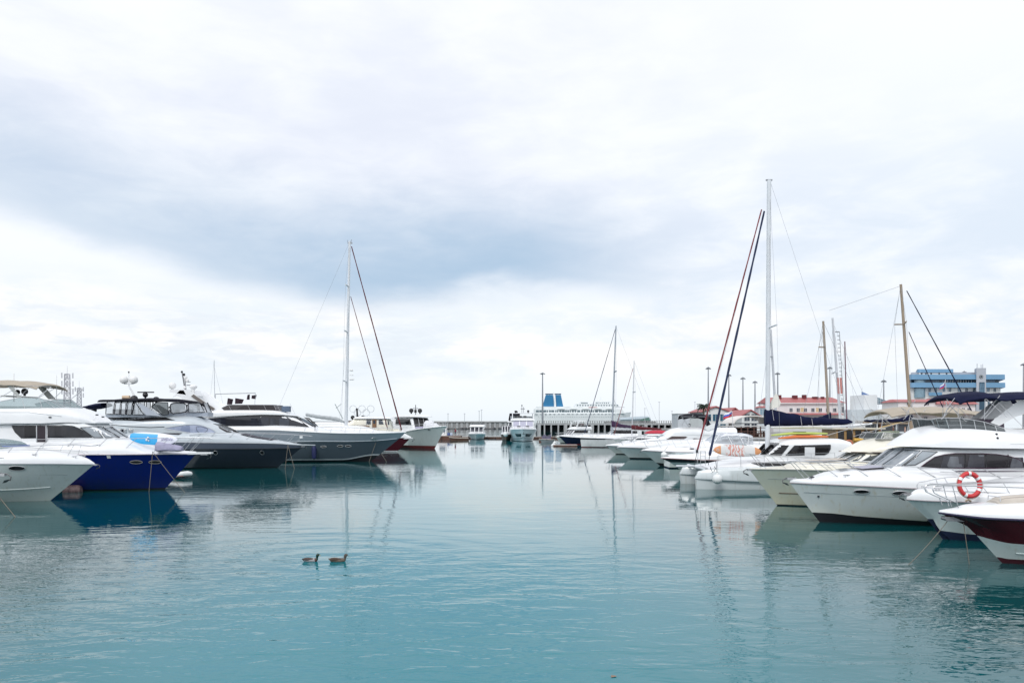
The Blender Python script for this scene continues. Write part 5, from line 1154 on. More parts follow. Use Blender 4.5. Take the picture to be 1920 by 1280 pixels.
def boat_l5():
    fr = Frame(771, 112); t = root_of('sailing_yacht', 'red-hulled sailing yacht with tall white mast and dark red furled headsails', 'sailing yacht', fr)
    L_, B = 19, 4.6
    HRED = hullmat('oxblood_hull', (.085, .006, .015), (.10, .02, .03), zs=.2)
    stem = fr.C([(771, 820), (744, 846.4)]); h = Hull(L_, B, stem, [(0, fr.at(771, 820)[1]), (5, 1.85), (L_, 1.7)], [(-.5, .4, .7), (.03, .8, .6), (.16, .82, .6)])
    h.build('hull', [HRED, WHITE, ANTIF], [2, 1, 0], t)
    dk = Surf([(0, 2.1), (1.6, 2.75), (6, 3.0), (L_, 2.6)], lambda s: h.zs(s), lambda s: h.bs(s) * .95 + .02, .02, L_, 3.2); dk.build('deck_moulding', WHITE, t)
    MB().hexa([(-1.5, -.5, 1.78), (.25, -.3, 1.85), (.25, .3, 1.85), (-1.5, .5, 1.78), (-1.5, -.5, 1.93), (.25, -.3, 1.95), (.25, .3, 1.95), (-1.5, .5, 1.93)]).build('bow_platform', WHITE, t)
    anchor(t, -.1, 1.85, 1.1)
    Surf([(4.5, 2.9), (7, 3.6), (13, 3.7), (14, 3.2)], lambda s: 2.3, 1.3, 4.5, 14, 4).build('coachroof', WHITE, t)
    mst = sail_rig(t, fr, (648.5, 812), (655.5, 452), .25, .15, ALU, [(716, 1.35, .15), (623, 1.2, .15), (537, .9, .1)],
             [((659, 462), (753, 806), .085, MAROONC), ((657.5, 556), (727, 804), .055, MAROONC)], wires=[((655, 455), (522, 765), 0), ((656, 556), (640, 790), -1.2)], thick_wire=.012)
    for py, w_, hh in ((694, .3, .25), (703, .35, .1), (711, .42, .22)): s, z = fr.at(657, py); MB().tube([(-s - .1, 0, z), (-s + w_ * 1.2, 0, z)], hh * .5, 6).build('radar_bracket', DOMEW, mst)
    MB().box(-fr.at(656, 460)[0] - .3, -fr.at(656, 460)[0] + .35, -.05, .05, fr.at(656, 457)[1], fr.at(656, 455)[1]).tube([(-fr.at(658.5, 455)[0], 0, fr.at(658, 455)[1]), (-fr.at(659, 449)[0], 0, fr.at(659, 449)[1])], .03, 4).tube([(-fr.at(652, 455)[0], 0, fr.at(652, 455)[1]), (-fr.at(652, 450)[0], 0, fr.at(652, 450)[1])], .03, 4).build('masthead', GALV, mst)
    sleeve(t, fr, [(645, 789), (630, 781.5), (600, 778), (574, 774)], [(645, 793), (630, 789), (600, 785), (574, 780)], .35, mat('grey_sail_cover', (.42, .45, .47), .8, var=.2, scale=2), 'boom_cover')
    MB().tube([(-fr.at(643, 785)[0], 0, fr.at(643, 785)[1]), (-fr.at(628, 757)[0], 0, fr.at(628, 757)[1])], .07, 5).tube([(-fr.at(630, 765)[0], 0, fr.at(630, 765)[1]), (-fr.at(640, 757)[0], 0, fr.at(640, 757)[1])], .05, 5).build('crane_davit', mat('pale_grey', (.5, .54, .54), .5), t)
boat_l5()

def boat_l6():
    fr = Frame(746, 119); t = root_of('trawler_yacht', 'cream trawler yacht with wheelhouse and varnished wooden door', 'yacht', fr)
    h = Hull(17, 4.8, [(0, 3.0), (2.2, 0)], [(0, 3.1), (4, 2.9), (10, 2.5), (17, 2.5)], [(-.5, .4, .7), (.03, .8, .6), (.3, .84, .6)]); h.build('hull', [CREAM, ANTIF], [1, 1, 0], t); h.rub(t, TEAK, .06); h.deck(t, CREAM)
    x = lambda px, w=1.7: fr.at(px, 790, w)[0]; z = lambda py: fr.at(700, py, 1.7)[1]
    cab = Surf([(x(733), z(802)), (x(727), z(786)), (x(726), z(785)), (x(663), z(785))], lambda s: 2.4, [(x(733), 1.3), (x(722), 1.7), (x(660), 1.75)], x(733), x(664), 9); cab.build('wheelhouse', CREAM, t, sharp=25)
    rf = Surf([(x(737), z(783.5)), (x(730), z(781.5)), (x(700), z(780)), (x(668), z(781)), (x(663), z(783))], lambda s: z(784.8), [(x(737), 1.2), (x(732), 1.85), (x(663), 1.9)], x(737), x(663), 4); rf.build('wheelhouse_roof', WHITE, t)
    for a, b_ in ((687, 695.5), (710, 719.5)): panes(t, cab.y, [(x(a), z(795)), (x(b_), z(795)), (x(b_) if b_ < 700 else x(b_) + .25, z(786.5)), (x(a), z(786.5))], mat('house_window', (0, 0, 0)), frame=(STEEL, .03))
    for sd in (-1, 1):
        o = MB().box(-x(698), -x(706), sd * 1.74 - .03, sd * 1.74 + .03, z(802), z(785.3)).build('door', TEAK, t); MB().box(-x(700), -x(704), sd * 1.78 - .01, sd * 1.78 + .01, z(794), z(787.5)).build('window', mat('house_window', (0, 0, 0)), o)
        MB().box(-x(672), -x(693), sd * 1.76 - .02, sd * 1.76 + .02, z(800), z(797.8)).build('wood_trim', TEAK, t)
    for a in (722.5, 727): panes(t, cab.y, [(x(a), z(796)), (x(a + 2.6), z(796)), (x(a + 1.4), z(786.5)), (x(a - .6), z(786.5))], mat('house_window', (0, 0, 0)))
    aft = Surf([(x(664), z(783)), (x(655), z(790)), (x(645), z(795)), (17, z(797))], lambda s: 2.4, 1.8, x(664), 16, 5); aft.build('aft_cabin', CREAM, t)
    rail(t, h, [(.0, 3.85), (5, 3.75), (10, 3.5)], [.8, 2, 3.2, 4.4, 5.6], .025, .2, .1, mid=.5)
    s, q = fr.at(732, 806); MB().hexa([(-s - 1.2, -.9, q - .2), (-s + 1.6, -.7, q - .2), (-s + 1.6, .7, q - .2), (-s - 1.2, .9, q - .2), (-s - 1.1, -.8, q + .15), (-s + 1.5, -.6, q + .15), (-s + 1.5, .6, q + .15), (-s - 1.1, .8, q + .15)]).build('foredeck_locker', CREAM, t)
boat_l6()
# ------------------------------------------------------------------ smaller and bow-on boats across the end of the basin
def yacht(name, label, cat, X, Y, a, L_, B, fb, hull=HG, anti=ANTIF, fly=True, dom=(), hard=False, domemat=BLACK, hs_z=1.15, roof_z=1.2, screen=GRWIN, name2=None, hullwin=False, group=None, mid=None, win=DKWIN, trim=None):
    fr = Frame(960, 1, 0); fr.X, fr.Y, fr.a = X, Y, a; t = root_of(name, label, cat, fr, group)
    h = Hull(L_, B, [(0, fb), (.13 * L_, 0)], [(0, fb), (.3 * L_, fb * .93), (L_, fb * .8)], [(-.5, .35, .7), (.10, .74, .6), (fb * .45, .86, .55)], e=.42)
    h.build('hull', [hull, anti], [1, 0, 0], t, nu=26); h.rub(t, trim or WHITE, .05)
    dk = Surf([(0, fb + .08), (.15 * L_, fb + .28), (.35 * L_, fb + .5), (L_, fb + .5)], lambda s: h.zs(s), lambda s: h.bs(s) * .95 + .02, .02, L_, 3); dk.build('deck_moulding', WHITE, t)
    s0 = .30 * L_; z0 = fb + .3; zt = fb + .35 + hs_z
    hs = Surf([(s0, z0 + .1), (s0 + hs_z * 1.3, zt), (L_ * .8, zt)], lambda s: z0, lambda s: B * .36 + B * .05 * min(1, (s - s0) / 2), s0, L_ * .85, 7); hs.build('deckhouse', WHITE, t)
    n = 3
    for k in range(n):
        w_ = B * .72 / n; y0 = -B * .36 + w_ * k + .06; toppane(hs, s0 + .12, s0 + hs_z * 1.22, y0 + .02, y0 + w_ - .14, screen, t)
    sa, sb = s0 + hs_z * 1.1, L_ * .78
    panes(t, hs.y, [(sa, zt - .2), (sb, zt - .2), (sb, z0 + .45), (sa - .5, z0 + .45)], win)
    zf = zt
    if fly:
        f0 = s0 + hs_z * 1.0; fl = Surf([(f0 - .2, zt + .15), (f0 + .9, zt + .55), (L_ * .85, zt + .55)], lambda s: zt - .05, lambda s: B * .40 + .02 * s, f0 - .2, L_ * .88, 5); fl.build('flybridge', WHITE, t)
        zf = zt + .55
        plan = [(f0 + 1.1, 0, zf - .05, zf + .4, .3), (f0 + 1.15, B * .2, zf - .05, zf + .4, .3), (f0 + 1.5, B * .35, zf - .05, zf + .38, .25), (f0 + 3, B * .38, zf - .05, zf + .2, .1)]
        strip(t, plan, SMOKE, 'flybridge_windscreen', STEEL)
    if hard:
        r0, r1 = f0 + .9, L_ * .75; zr = zf + roof_z
        Surf([(r0, zr + .04), (r0 + .8, zr + .14), (r1, zr + .12)], lambda s: zr, lambda s: B * .40, r0, r1, 3).build('hardtop', WHITE, t)
        for sd in (-1, 1):
            for a_, b_ in ((r0 + .2, r0 - .4), (r1 - .4, r1 + .3)): MB().hexa([(-b_ - .12, sd * B * .385, zf - .1), (-b_ + .12, sd * B * .385, zf - .1), (-b_ + .12, sd * B * .36, zf - .1), (-b_ - .12, sd * B * .36, zf - .1), (-a_ - .12, sd * B * .385, zr + .01), (-a_ + .12, sd * B * .385, zr + .01), (-a_ + .12, sd * B * .36, zr + .01), (-a_ - .12, sd * B * .36, zr + .01)]).build('hardtop_leg', WHITE, t)
        for k in range(2): MB().box(-r1 + .5, -r1 + 1.1, (-.9, .2)[k], (-.2, .9)[k], zf - .1, zf + .55).build('seat', mat('seat_dark', (.12, .05, .05), .7), t)
        zf = zr + .12
    for s, y, z, r in dom: dome(t, s, y, zf + z, r, domemat)
    if mid: MB().tube([(-L_ * .55, -.2, zf), (-L_ * .55, -.2, zf + mid)], .05, 5).tube([(-L_ * .55, .2, zf), (-L_ * .55, .2, zf + mid * .8)], .05, 5).tube([(-L_ * .55, -.5, zf + mid * .55), (-L_ * .55, .5, zf + mid * .55)], .06, 5).ball((-L_ * .55, -.2, zf + mid), .16, 8).build('mast', GALV if domemat is DOMEW else DKGREY, t)
    if hullwin:
        for sd in (-1, 1): drape(h.y, [(1.7, fb * .62), (4.6, fb * .60), (4.6, fb * .36), (2.4, fb * .38)], sd).build('hull_window', DKWIN, t)
    rail(t, h, [(.05, fb + .75), (.2 * L_, fb + .8), (.36 * L_, fb + .9)], [.4, 1.6, 3.0, 4.4], .022, .12, .1, mid=.5)
    anchor(t, -.02, fb - .05, .7)
    return t, h, fr
def WX(px, Y): return (px - 960) / F * Y
# behind the trawler yacht
t, h, fr = yacht('flybridge_yacht', 'white yacht with two black domes and black mast behind the cream trawler', 'yacht', WX(764, 134), 134, 0, 17, 4.8, 1.9, fly=True, dom=((9.0, -.9, .75, .34), (7.3, -.9, .75, .34)), hs_z=1.4)
for s, z in ((9.0, 4.7), (7.3, 4.7)): MB().tube([(-s, -.9, 4.0), (-s, -.9, z)], .06, 6).build('dome_post', BLACK, t)
MB().hexa([(-8.3, -1.1, 4.1), (-8.0, -1.1, 4.1), (-8.0, -.7, 4.1), (-8.3, -.7, 4.1), (-8.4, -1.0, 6.2), (-8.15, -1.0, 6.2), (-8.15, -.8, 6.2), (-8.4, -.8, 6.2)]).ball((-8.3, -.9, 6.3), .2, 8).build('mast_fin', BLACK, t)
MB().box(-9.4, -8.0, -1.9, 1.9, 4.1, 4.35).build('wood_bridge_panel', mat('brown_panel', (.20, .09, .06), .5), t)
MB().tube([(-6.6, sd_ * 1.8, zz) for sd_, zz in ((-1, 4.9), (-1, 4.9))][:1] + [(-6.2, -1.9, 4.75), (-5.6, -1.9, 4.35), (-5.4, -1.9, 3.9)], .18, 6).build('black_trim', BLACK, t)
# white yacht with boot stripe, three-quarter bow
def boat_l8():
    fr = Frame(836, 124, radians(-52)); t = root_of('motor_yacht', 'white high-bowed yacht with red boot stripe, dark windscreen and two black domes', 'yacht', fr)
    RB = mat('red_boot', (.17, .03, .03), .5, var=.3, scale=2)
    L_, B = 17, 5
    h = Hull(L_, B, [(0, 3.5), (3.2, 0)], [(0, 3.55), (4, 3.1), (10, 2.5), (17, 2.3)], [(-.5, .4, .7), (.42, .76, .62), (1.6, .84, .56)], e=.42)
    h.build('hull', [HG, RB], [1, 0, 0], t); h.rub(t, WHITE, .07); h.deck(t, WHITE)
    s, z = 2.6, 3.0; porthole(t, h, (s, z), .2, .1, 'hawse_hole')
    hs = Surf([(4.6, 2.9), (5.2, 3.2), (6.8, 3.35), (7.6, 4.9), (13, 5.0)], lambda s: 2.5, lambda s: 1.75, 4.6, 13.5, 8); hs.build('deckhouse', WHITE, t)
    for y0, y1 in ((-1.4, -.5), (-.44, .44), (.5, 1.4)): toppane(hs, 6.82, 7.55, y0, y1, DKWIN, t)
    panes(t, hs.y, [(7.9, 4.7), (12.5, 4.7), (12.5, 3.7), (7.4, 3.7)], DKWIN)
    Surf([(7.0, 5.1), (7.8, 5.35), (13.2, 5.35)], lambda s: 4.98, 1.95, 7.0, 13.3, 5).build('wheelhouse_roof', WHITE, t)
    for y in (-.82, .82): dome(t, 9, y, 6.05, .37, BLACK)
    MB().tube([(-9, 0, 5.3), (-9, 0, 7.0)], .06, 5).tube([(-9, -.5, 6.4), (-9, .5, 6.4)], .05, 5).box(-9.2, -8.9, -.15, .15, 5.7, 6.2).build('mast', BLACK, t)
    mb = MB(); rings = []   # draped white canvas on the foredeck
    for i in range(15):
        u = i / 14; s = 1.4 + 3.4 * u; top = 3.55 + 1.05 * u ** 1.2 + .1 * sin(u * 14); w_ = .35 + .9 * u
        rings.append([(-s, w_ * cos(q) + .1 * sin(7 * q), 3.0 + max(0, sin(q)) * (top - 3.0) * (.9 + .1 * cos(5 * q + i))) for q in [2 * pi * k / 20 for k in range(20)]])
    mb.loft(rings).build('draped_canvas', mat('white_canvas', (.72, .74, .78), .8, var=.15, scale=2), t, sharp=70)
    MB().tube([(-6.2, -1.7, 3.3), (-5.2, -1.2, 3.3), (-5.0, 0, 3.3), (-5.2, 1.2, 3.3), (-6.2, 1.7, 3.3)], .16, 6).build('breakwater_rail', mat('lavender_pad', (.36, .35, .50), .7), t)
    rail(t, h, [(.1, 4.2), (3, 3.9), (6, 3.7)], [.5, 1.8, 3.2, 4.6], .025, .1, .1, mid=.5); anchor(t, .5, 2.6, .8)
boat_l8()
WHH = hullmat('bright_hull', (.80, .82, .84), (.6, .64, .64))
# bow-on yachts
t, h, fr = yacht('motor_yacht', 'small white motor yacht moored bow-on, left of the large bow-on yacht', 'motor yacht', WX(892.5, 193), 193, radians(-90), 12, 4.3, 1.45, hs_z=1.3, fly=True, hull=WHH)
t, h, fr = yacht('flybridge_yacht', 'large white flybridge yacht moored bow-on with black hull windows', 'yacht', WX(981.5, 171), 171, radians(-90), 20, 6.3, 2.75, hull=WHH, hs_z=1.5, roof_z=1.05, hard=True, hullwin=True, dom=((9.5, 1.2, .35, .28), (9.5, -1.7, .35, .2)), mid=1.7, screen=mat('pale_violet_glass', (.42, .42, .52), .15, var=.1))
for sd in (-1, 1):
    h.rub(t, mat('dark_chine', (.08, .09, .11), .5), .05, zf=lambda s: .95 - .42 * min(1, s / 6) ** .8 + .35 * max(0, 1 - s / 3), name='chine_line', s0=1.6) if sd > 0 else None
for y in (-.95, .95): MB().hexa([(-4.6, y - .4, 3.32), (-4.0, y - .3, 3.2), (-4.0, y + .3, 3.2), (-4.6, y + .4, 3.32), (-4.6, y - .4, 3.42), (-4.0, y - .3, 3.32), (-4.0, y + .3, 3.32), (-4.6, y + .4, 3.42)]).build('deck_hatch', BLACK, t)
MB().tube([(.06, 0, 2.1), (.0, 0, 1.65), (.05, -.3, 1.75), (.0, 0, 1.6), (.05, .3, 1.75)], .06, 5).build('stowed_anchor', DKGREY, t)
t, h, fr = yacht('flybridge_yacht', 'dark-topped yacht mostly hidden behind the large bow-on yacht', 'yacht', WX(962, 188), 188, radians(-97), 17, 5.0, 2.6, hs_z=1.3, fly=True, dom=((8, -.2, 1.9, .40),), win=DKWIN)
MB().hexa([(-9.5, -1.9, 4.7), (-6.2, -1.9, 4.7), (-6.2, .6, 4.7), (-9.5, .6, 4.7), (-9, -1.7, 6.3), (-6.9, -1.7, 6.4), (-6.9, .6, 6.4), (-9, .6, 6.3)]).build('black_enclosure', BLACKC, t)
for y in (-1.4, -.7): MB().box(-6.15, -6.1, y, y + .45, 4.95, 5.7).build('clear_panel', VINYL, t)
t, h, fr = yacht('wooden_motor_boat', 'brown-sided motor boat with a round white fender left of the large bow-on yacht', 'motor boat', WX(949, 182), 182, radians(-90), 11, 2.6, 1.5, hull=mat('brown_hull', (.20, .11, .08), .5, var=.3), fly=False, hs_z=1.5)
o = MB().ball((0, 0, 0), .55, 12).tube([(0, 0, .5), (0, .3, 1.1)], .04, 4).build('ball_fender', RUBBER, loc=(WX(948, 179), 179.8, CH - (814 - HZ) / F * 179)); o['label'] = 'round white fender hanging between brown boat and large bow-on yacht'; o['category'] = 'fender'

# pontoons
def pontoon(px0, px1, py, Y, label, dep=2.6, gr='brown floating pontoons'):
    a, b = WX(px0, Y), WX(px1, Y); t = thing('pontoon', label, 'pontoon', ((a + b) / 2, Y, 0), 0, gr); w = (b - a) / 2; z = CH - (py - HZ) / F * Y
    MB().box(-w, w, 0, dep, -.3, z - .12).build('float', PONT, t); MB().box(-w - .05, w + .05, -.05, dep + .05, z - .115, z).build('deck', PDECK, t)
    mb = MB(); x = -w + .5
    while x < w: mb.box(x, x + .28, -.16, -.052, -.1, z - .15); x += 2.2
    mb.build('timber_fender', mat('dark_timber', (.07, .035, .03), .8), t)
    return t
pontoon(812, 1165, 818.3, 206, 'long brown floating pontoon behind the bow-on yachts')
pontoon(806, 864, 816.5, 196, 'pontoon carrying the small white kiosk', 5)
pontoon(1011, 1038, 824.0, 172, 'short pontoon right beside the large bow-on yacht')
pontoon(1038, 1082, 833.5, 138, 'nearest brown pontoon with white float at its end, by the navy bow')
def kiosk():
    Y = 198; t = thing('kiosk', 'small white kiosk with blue window on the far pontoon', 'kiosk', (WX(829, Y), Y + 1, .9)); z = CH - (800 - HZ) / F * Y - .9
    MB().box(-.95, .95, 0, 2, .01, z).build('wall', WHITE, t); MB().box(-1.05, 1.05, -.1, 2.1, z + .003, z + .1).build('roof', WHITE, t); MB().box(-.7, .7, -.03, .05, .95, z - .25).build('window', mat('kiosk_glass', (.15, .2, .26), .2), t)
    for k, px in enumerate((841, 846)):
        x = WX(px, Y); o = MB().lathe([(.3, 0), (.33, .05), (.33, .5), (.35, .55), (.33, .6), (.33, .95), (.3, 1)], (0, 0, 0), 12).build('barrel', mat('barrel_blue', (.05, .10, .28), .5) if k == 0 else mat('barrel_pale', (.42, .50, .62), .5), loc=(x, Y + .3, .62)); o['category'] = 'barrel'; o['label'] = ('blue', 'pale blue')[k] + ' barrel beside the white kiosk on the far pontoon'
kiosk()
def dinghy(px, py, Y, a, label, col, L_=3.8, B=1.5, red=False):
    fr = Frame(px, Y, a); t = root_of('dinghy', label, 'dinghy', fr)
    h = Hull(L_, B, [(0, .75), (.6, 0)], [(0, .75), (1.2, .62), (L_, .55)], [(-.2, .5, .6), (.25, .85, .5)], e=.5); h.build('hull', [col], [0, 0, 0], t, nu=16)
    h.rub(t, CUSH, .07); h.deck(t, mat('dinghy_inside', (.5, .45, .4), .8, var=.3), -.1, -.12)
    for s in (1.4, 2.5): MB().box(-s - .15, -s + .15, -h.bs(s) + .03, h.bs(s) - .03, .5, .56).build('thwart', TEAK, t)
    MB().box(-L_ - .12, -L_ + .1, -.15, .15, .3, 1.0).build('outboard', BLACK, t)
dinghy(842, 822, 186, radians(176), 'beige and brown open dinghy lying at the kiosk pontoon', mat('brown_hull', (0, 0, 0)), 4.6)
dinghy(1011, 820, 166, radians(205), 'low dinghy with outboard between the bow-on yacht and the pontoon', mat('grey_tube', (.45, .46, .48), .6), 3.4)
for px, py, Y, r, lb in ((1037.5, 833, 139, .42, 'white round float at the end of the nearest pontoon'), (1040, 824.5, 158, .36, 'white round float behind the nearest pontoon')): buoy(px, py, Y, r, lb, RUBBER)
# cluttered pontoon items and small boats
def scooter():
    x, y, z = at(1025, 816, 172); t = thing('covered_machine', 'dark covered machine on the short pontoon', 'machine', (x, 173, .45)); mb = MB(); rings = []
    for i in range(9): u = i / 8; rings.append([(-1 + 2 * u, .45 * cos(q) * (1 - .5 * abs(2 * u - 1)), .1 + max(0, sin(q)) * (.6 + .5 * sin(u * 5) ** 2)) for q in [2 * pi * k / 10 for k in range(10)]])
    mb.loft(rings).build('cover', mat('violet_cover', (.14, .13, .20), .8, var=.5, scale=2), t); MB().tube([(.8, 0, 0), (.95, 0, 1.6)], .06, 5).build('post', DKGREY, t)
scooter()
t, h, fr = yacht('sport_fisher', 'cream sport boat with raised helm behind the navy-hulled sailing boat', 'motor boat', WX(1042, 158), 158, radians(212), 9, 3.0, 1.3, hs_z=1.1, fly=True, hard=True, roof_z=1.1, trim=CREAM)
def sail_c1():
    fr = Frame(1047, 150, pi); t = root_of('sailing_yacht', 'navy-hulled sailing yacht lying behind the white-hulled one', 'sailing yacht', fr)
    h = Hull(13, 3.6, [(0, 1.55), (1.6, .0)], [(0, 1.6), (4, 1.35), (13, 1.2)], [(-.4, .4, .7), (.12, .8, .6)], e=.45); h.build('hull', [hullmat('navy_hull', (.010, .014, .05), rough=.2), REDC], [1, 0], t); h.rub(t, WHITE, .04); h.deck(t, WHITE)
    Surf([(3, 1.5), (5, 1.95), (9, 2.0)], lambda s: 1.3, 1.0, 3, 9.5, 3).build('coachroof', WHITE, t); rail(t, h, [(0, 2.2), (4, 2.0), (9, 1.9)], [.5, 2.2, 4.2, 6.2], .02, .08, .05)
    q = MB().tube([(0, -.0, 1.6), (-.8, 0, .9), (-2.4, 0, .55)], .04, 5).build('anchor_chain', GALV, t)
sail_c1()
def sail_c2():
    fr = Frame(1088, 133, pi); t = root_of('sailing_yacht', 'white-hulled sailing yacht with grey mast and dark plum boom cover', 'sailing yacht', fr)
    HW = hullmat('white_hull', (.70, .73, .74), (.5, .55, .55))
    h = Hull(12.5, 3.7, fr.C([(1088, 820), (1090, 838)]), [(0, fr.at(1088, 820)[1]), (5, 1.5), (12.5, 1.4)], [(-.4, .4, .7), (.12, .85, .55), (.9, .95, .5), (1.28, .985, .47)], e=.45); h.build('hull', [HW, MAROONC, DKGREY], [1, 0, 0, 2], t); h.rub(t, WHITE, .04); h.deck(t, WHITE)
    Surf([(2.6, 1.7), (4.4, 2.15), (9, 2.25)], lambda s: 1.4, 1.15, 2.6, 9.5, 3).build('coachroof', WHITE, t); rail(t, h, [(0, 2.3), (4, 2.15), (9, 2.05)], [.4, 2, 4, 6, 8], .018, .08, .05)
    GM = mat('grey_mast', (.36, .40, .45), .35, metal=.4)
    sail_rig(t, fr, (1147, 818), (1155, 611), .15, .11, GM, [(697, .9, .08)], [((1154, 616), (1096, 812), .055, FURLN)], wires=[((1155, 612), (1230, 812), 0)], thick_wire=.012)
    sleeve(t, fr, [(1146.5, 787), (1154, 790), (1166, 795), (1187, 799), (1205, 800.5)], [(1146.5, 801), (1154, 801), (1166, 801.5), (1187, 802), (1205, 802.5)], .22, mat('plum_canvas', (.045, .018, .06), .85, var=.3, scale=3), 'boom_cover')
    MB().tube([(-fr.at(1147, 802)[0], 0, fr.at(1147, 802.5)[1]), (-fr.at(1207, 803)[0], 0, fr.at(1207, 803.4)[1])], .08, 6).build('boom', GM, t)
sail_c2()
def sail_c3():
    fr = Frame(1150, 128, pi); t = root_of('sailing_yacht', 'sailing yacht with thin pale mast, red furled jib and wine red boom cover', 'sailing yacht', fr)
    h = Hull(11.5, 3.4, [(0, 1.4), (.8, 0)], [(0, 1.45), (11.5, 1.25)], [(-.4, .4, .7), (.12, .85, .55)], e=.45); h.build('hull', [HG, MAROONC], [1, 0], t); h.deck(t, WHITE); h.rub(t, WHITE, .04)
    Surf([(2.4, 1.6), (4, 2.0), (8, 2.1)], lambda s: 1.3, 1.0, 2.4, 8.5, 3).build('coachroof', WHITE, t)
    sail_rig(t, fr, (1184.5, 816), (1189, 676), .085, .06, mat('pale_mast', (.60, .62, .66), .35), [(735, .7, .05)], [((1187, 690), (1151, 815), .045, FURLR)], wires=[((1189, 676), (1240, 812), 0)], thick_wire=.01)
    sleeve(t, fr, [(1184, 796), (1196, 798), (1210, 800), (1240, 803)], [(1184, 805), (1196, 805.3), (1210, 805.6), (1240, 806)], .2, MAROONC, 'boom_cover')
    MB().tube([(-fr.at(1184, 806.6)[0], 0, fr.at(1184, 806.6)[1]), (-fr.at(1238, 807)[0], 0, fr.at(1238, 807)[1])], .07, 6).build('boom', WHITE, t)
sail_c3()
t, h, fr = yacht('cabin_cruiser', 'white cabin cruiser with stepped cabin behind the grey mast', 'motor boat', WX(1102, 142), 142, pi, 11, 3.3, 1.45, hs_z=1.1, fly=True, group=None)
t, h, fr = yacht('motor_boat', 'white motor boat with anchor low over the water beside the furthest right-hand cruiser', 'motor boat', WX(1136, 103), 103, pi, 10, 3.2, 1.15, hs_z=.8, fly=False, win=GRWIN)
t, h, fr = yacht('cabin_cruiser', 'white cabin cruiser low behind the wine red boom cover', 'motor boat', WX(1165, 117), 117, pi, 9, 3.0, 1.25, hs_z=.8, fly=False)
o = MB(); rings = []
for i in range(11): u = i / 10; rings.append([(-1.9 + 3.8 * u, .8 * cos(q), .5 * max(0, sin(q)) * (1 - abs(2 * u - 1) ** 2.5) ** .5 + .02) for q in [2 * pi * k / 12 for k in range(12)]])
x, y, z = at(1232, 812.5, 122); o = o.loft(rings).build('covered_tender', mat('bright_red_canvas', (.50, .03, .06), .7, var=.3, scale=2), loc=(x, y, z)); o['label'] = 'bright red covered tender behind the wine red boom end'; o['category'] = 'tender'
def person(x, y, z, rz, label, shirt, trousers, h=1.72):
    me = bpy.data.meshes.new('person'); k = h / 1.72
    V = [((0, 0, .95), .15, .11), ((0, 0, 1.2), .145, .10), ((0, 0, 1.42), .17, .10), ((0, 0, 1.52), .055, .055), ((0, 0, 1.62), .095, .105), ((0, 0, 1.72), .07, .08),
         ((.20, 0, 1.40), .055, .055), ((.25, .02, 1.12), .045, .045), ((.24, .14, .90), .035, .035), ((-.20, 0, 1.40), .055, .055), ((-.25, .02, 1.12), .045, .045), ((-.24, .10, .88), .035, .035),
         ((.10, 0, .86), .095, .095), ((.11, .03, .48), .065, .065), ((.12, -.02, .08), .045, .045), ((.12, .10, .04), .045, .035), ((-.10, 0, .86), .095, .095), ((-.11, -.03, .48), .065, .065), ((-.12, -.08, .08), .045, .045), ((-.12, .05, .04), .045, .035)]
    E = [(0, 1), (1, 2), (2, 3), (3, 4), (4, 5), (2, 6), (6, 7), (7, 8), (2, 9), (9, 10), (10, 11), (0, 12), (12, 13), (13, 14), (14, 15), (0, 16), (16, 17), (17, 18), (18, 19)]
    me.from_pydata([tuple(c * k for c in v[0]) for v in V], E, []); o = bpy.data.objects.new('person', me); COL.objects.link(o)
    o.modifiers.new('skin', 'SKIN'); sv = me.skin_vertices[0].data
    for i, v in enumerate(V): sv[i].radius = (v[1] * k, v[2] * k)
    sv[0].use_root = True
    m = o.modifiers.new('sub', 'SUBSURF'); m.levels = m.render_levels = 1
    mm, nt_, b_ = nodes('clothing'); g = N(nt_, 'ShaderNodeTexCoord'); sx = N(nt_, 'ShaderNodeSeparateXYZ'); rp = N(nt_, 'ShaderNodeValToRGB'); rp.color_ramp.interpolation = 'CONSTANT'
    mr = N(nt_, 'ShaderNodeMapRange'); mr.inputs['From Max'].default_value = 1.8 * k
    cr = rp.color_ramp; cr.elements[0].position = 0; cr.elements[0].color = (.02, .02, .02, 1); cr.elements[1].position = .05; cr.elements[1].color = (*trousers, 1)
    for p_, c_ in ((.53, shirt), (.83, (.35, .2, .14)), (.935, (.03, .02, .015))): e = cr.elements.new(p_); e.color = (*c_, 1)
    nt_.links.new(g.outputs['Object'], sx.inputs[0]); nt_.links.new(sx.outputs[2], mr.inputs[0]); nt_.links.new(mr.outputs[0], rp.inputs[0]); nt_.links.new(rp.outputs[0], b_.inputs['Base Color']); b_.inputs['Roughness'].default_value = .8
    me.materials.append(mm); o.location = (x, y, z); o.rotation_euler.z = rz; o['label'] = label; o['category'] = 'person'; me.polygons.foreach_set('use_smooth', [True] * len(me.polygons)); return o
person(WX(846, 198) + .9, 200, .9, 2.5, 'person in a dark red top standing by the white kiosk', (.20, .02, .04), (.03, .03, .05))
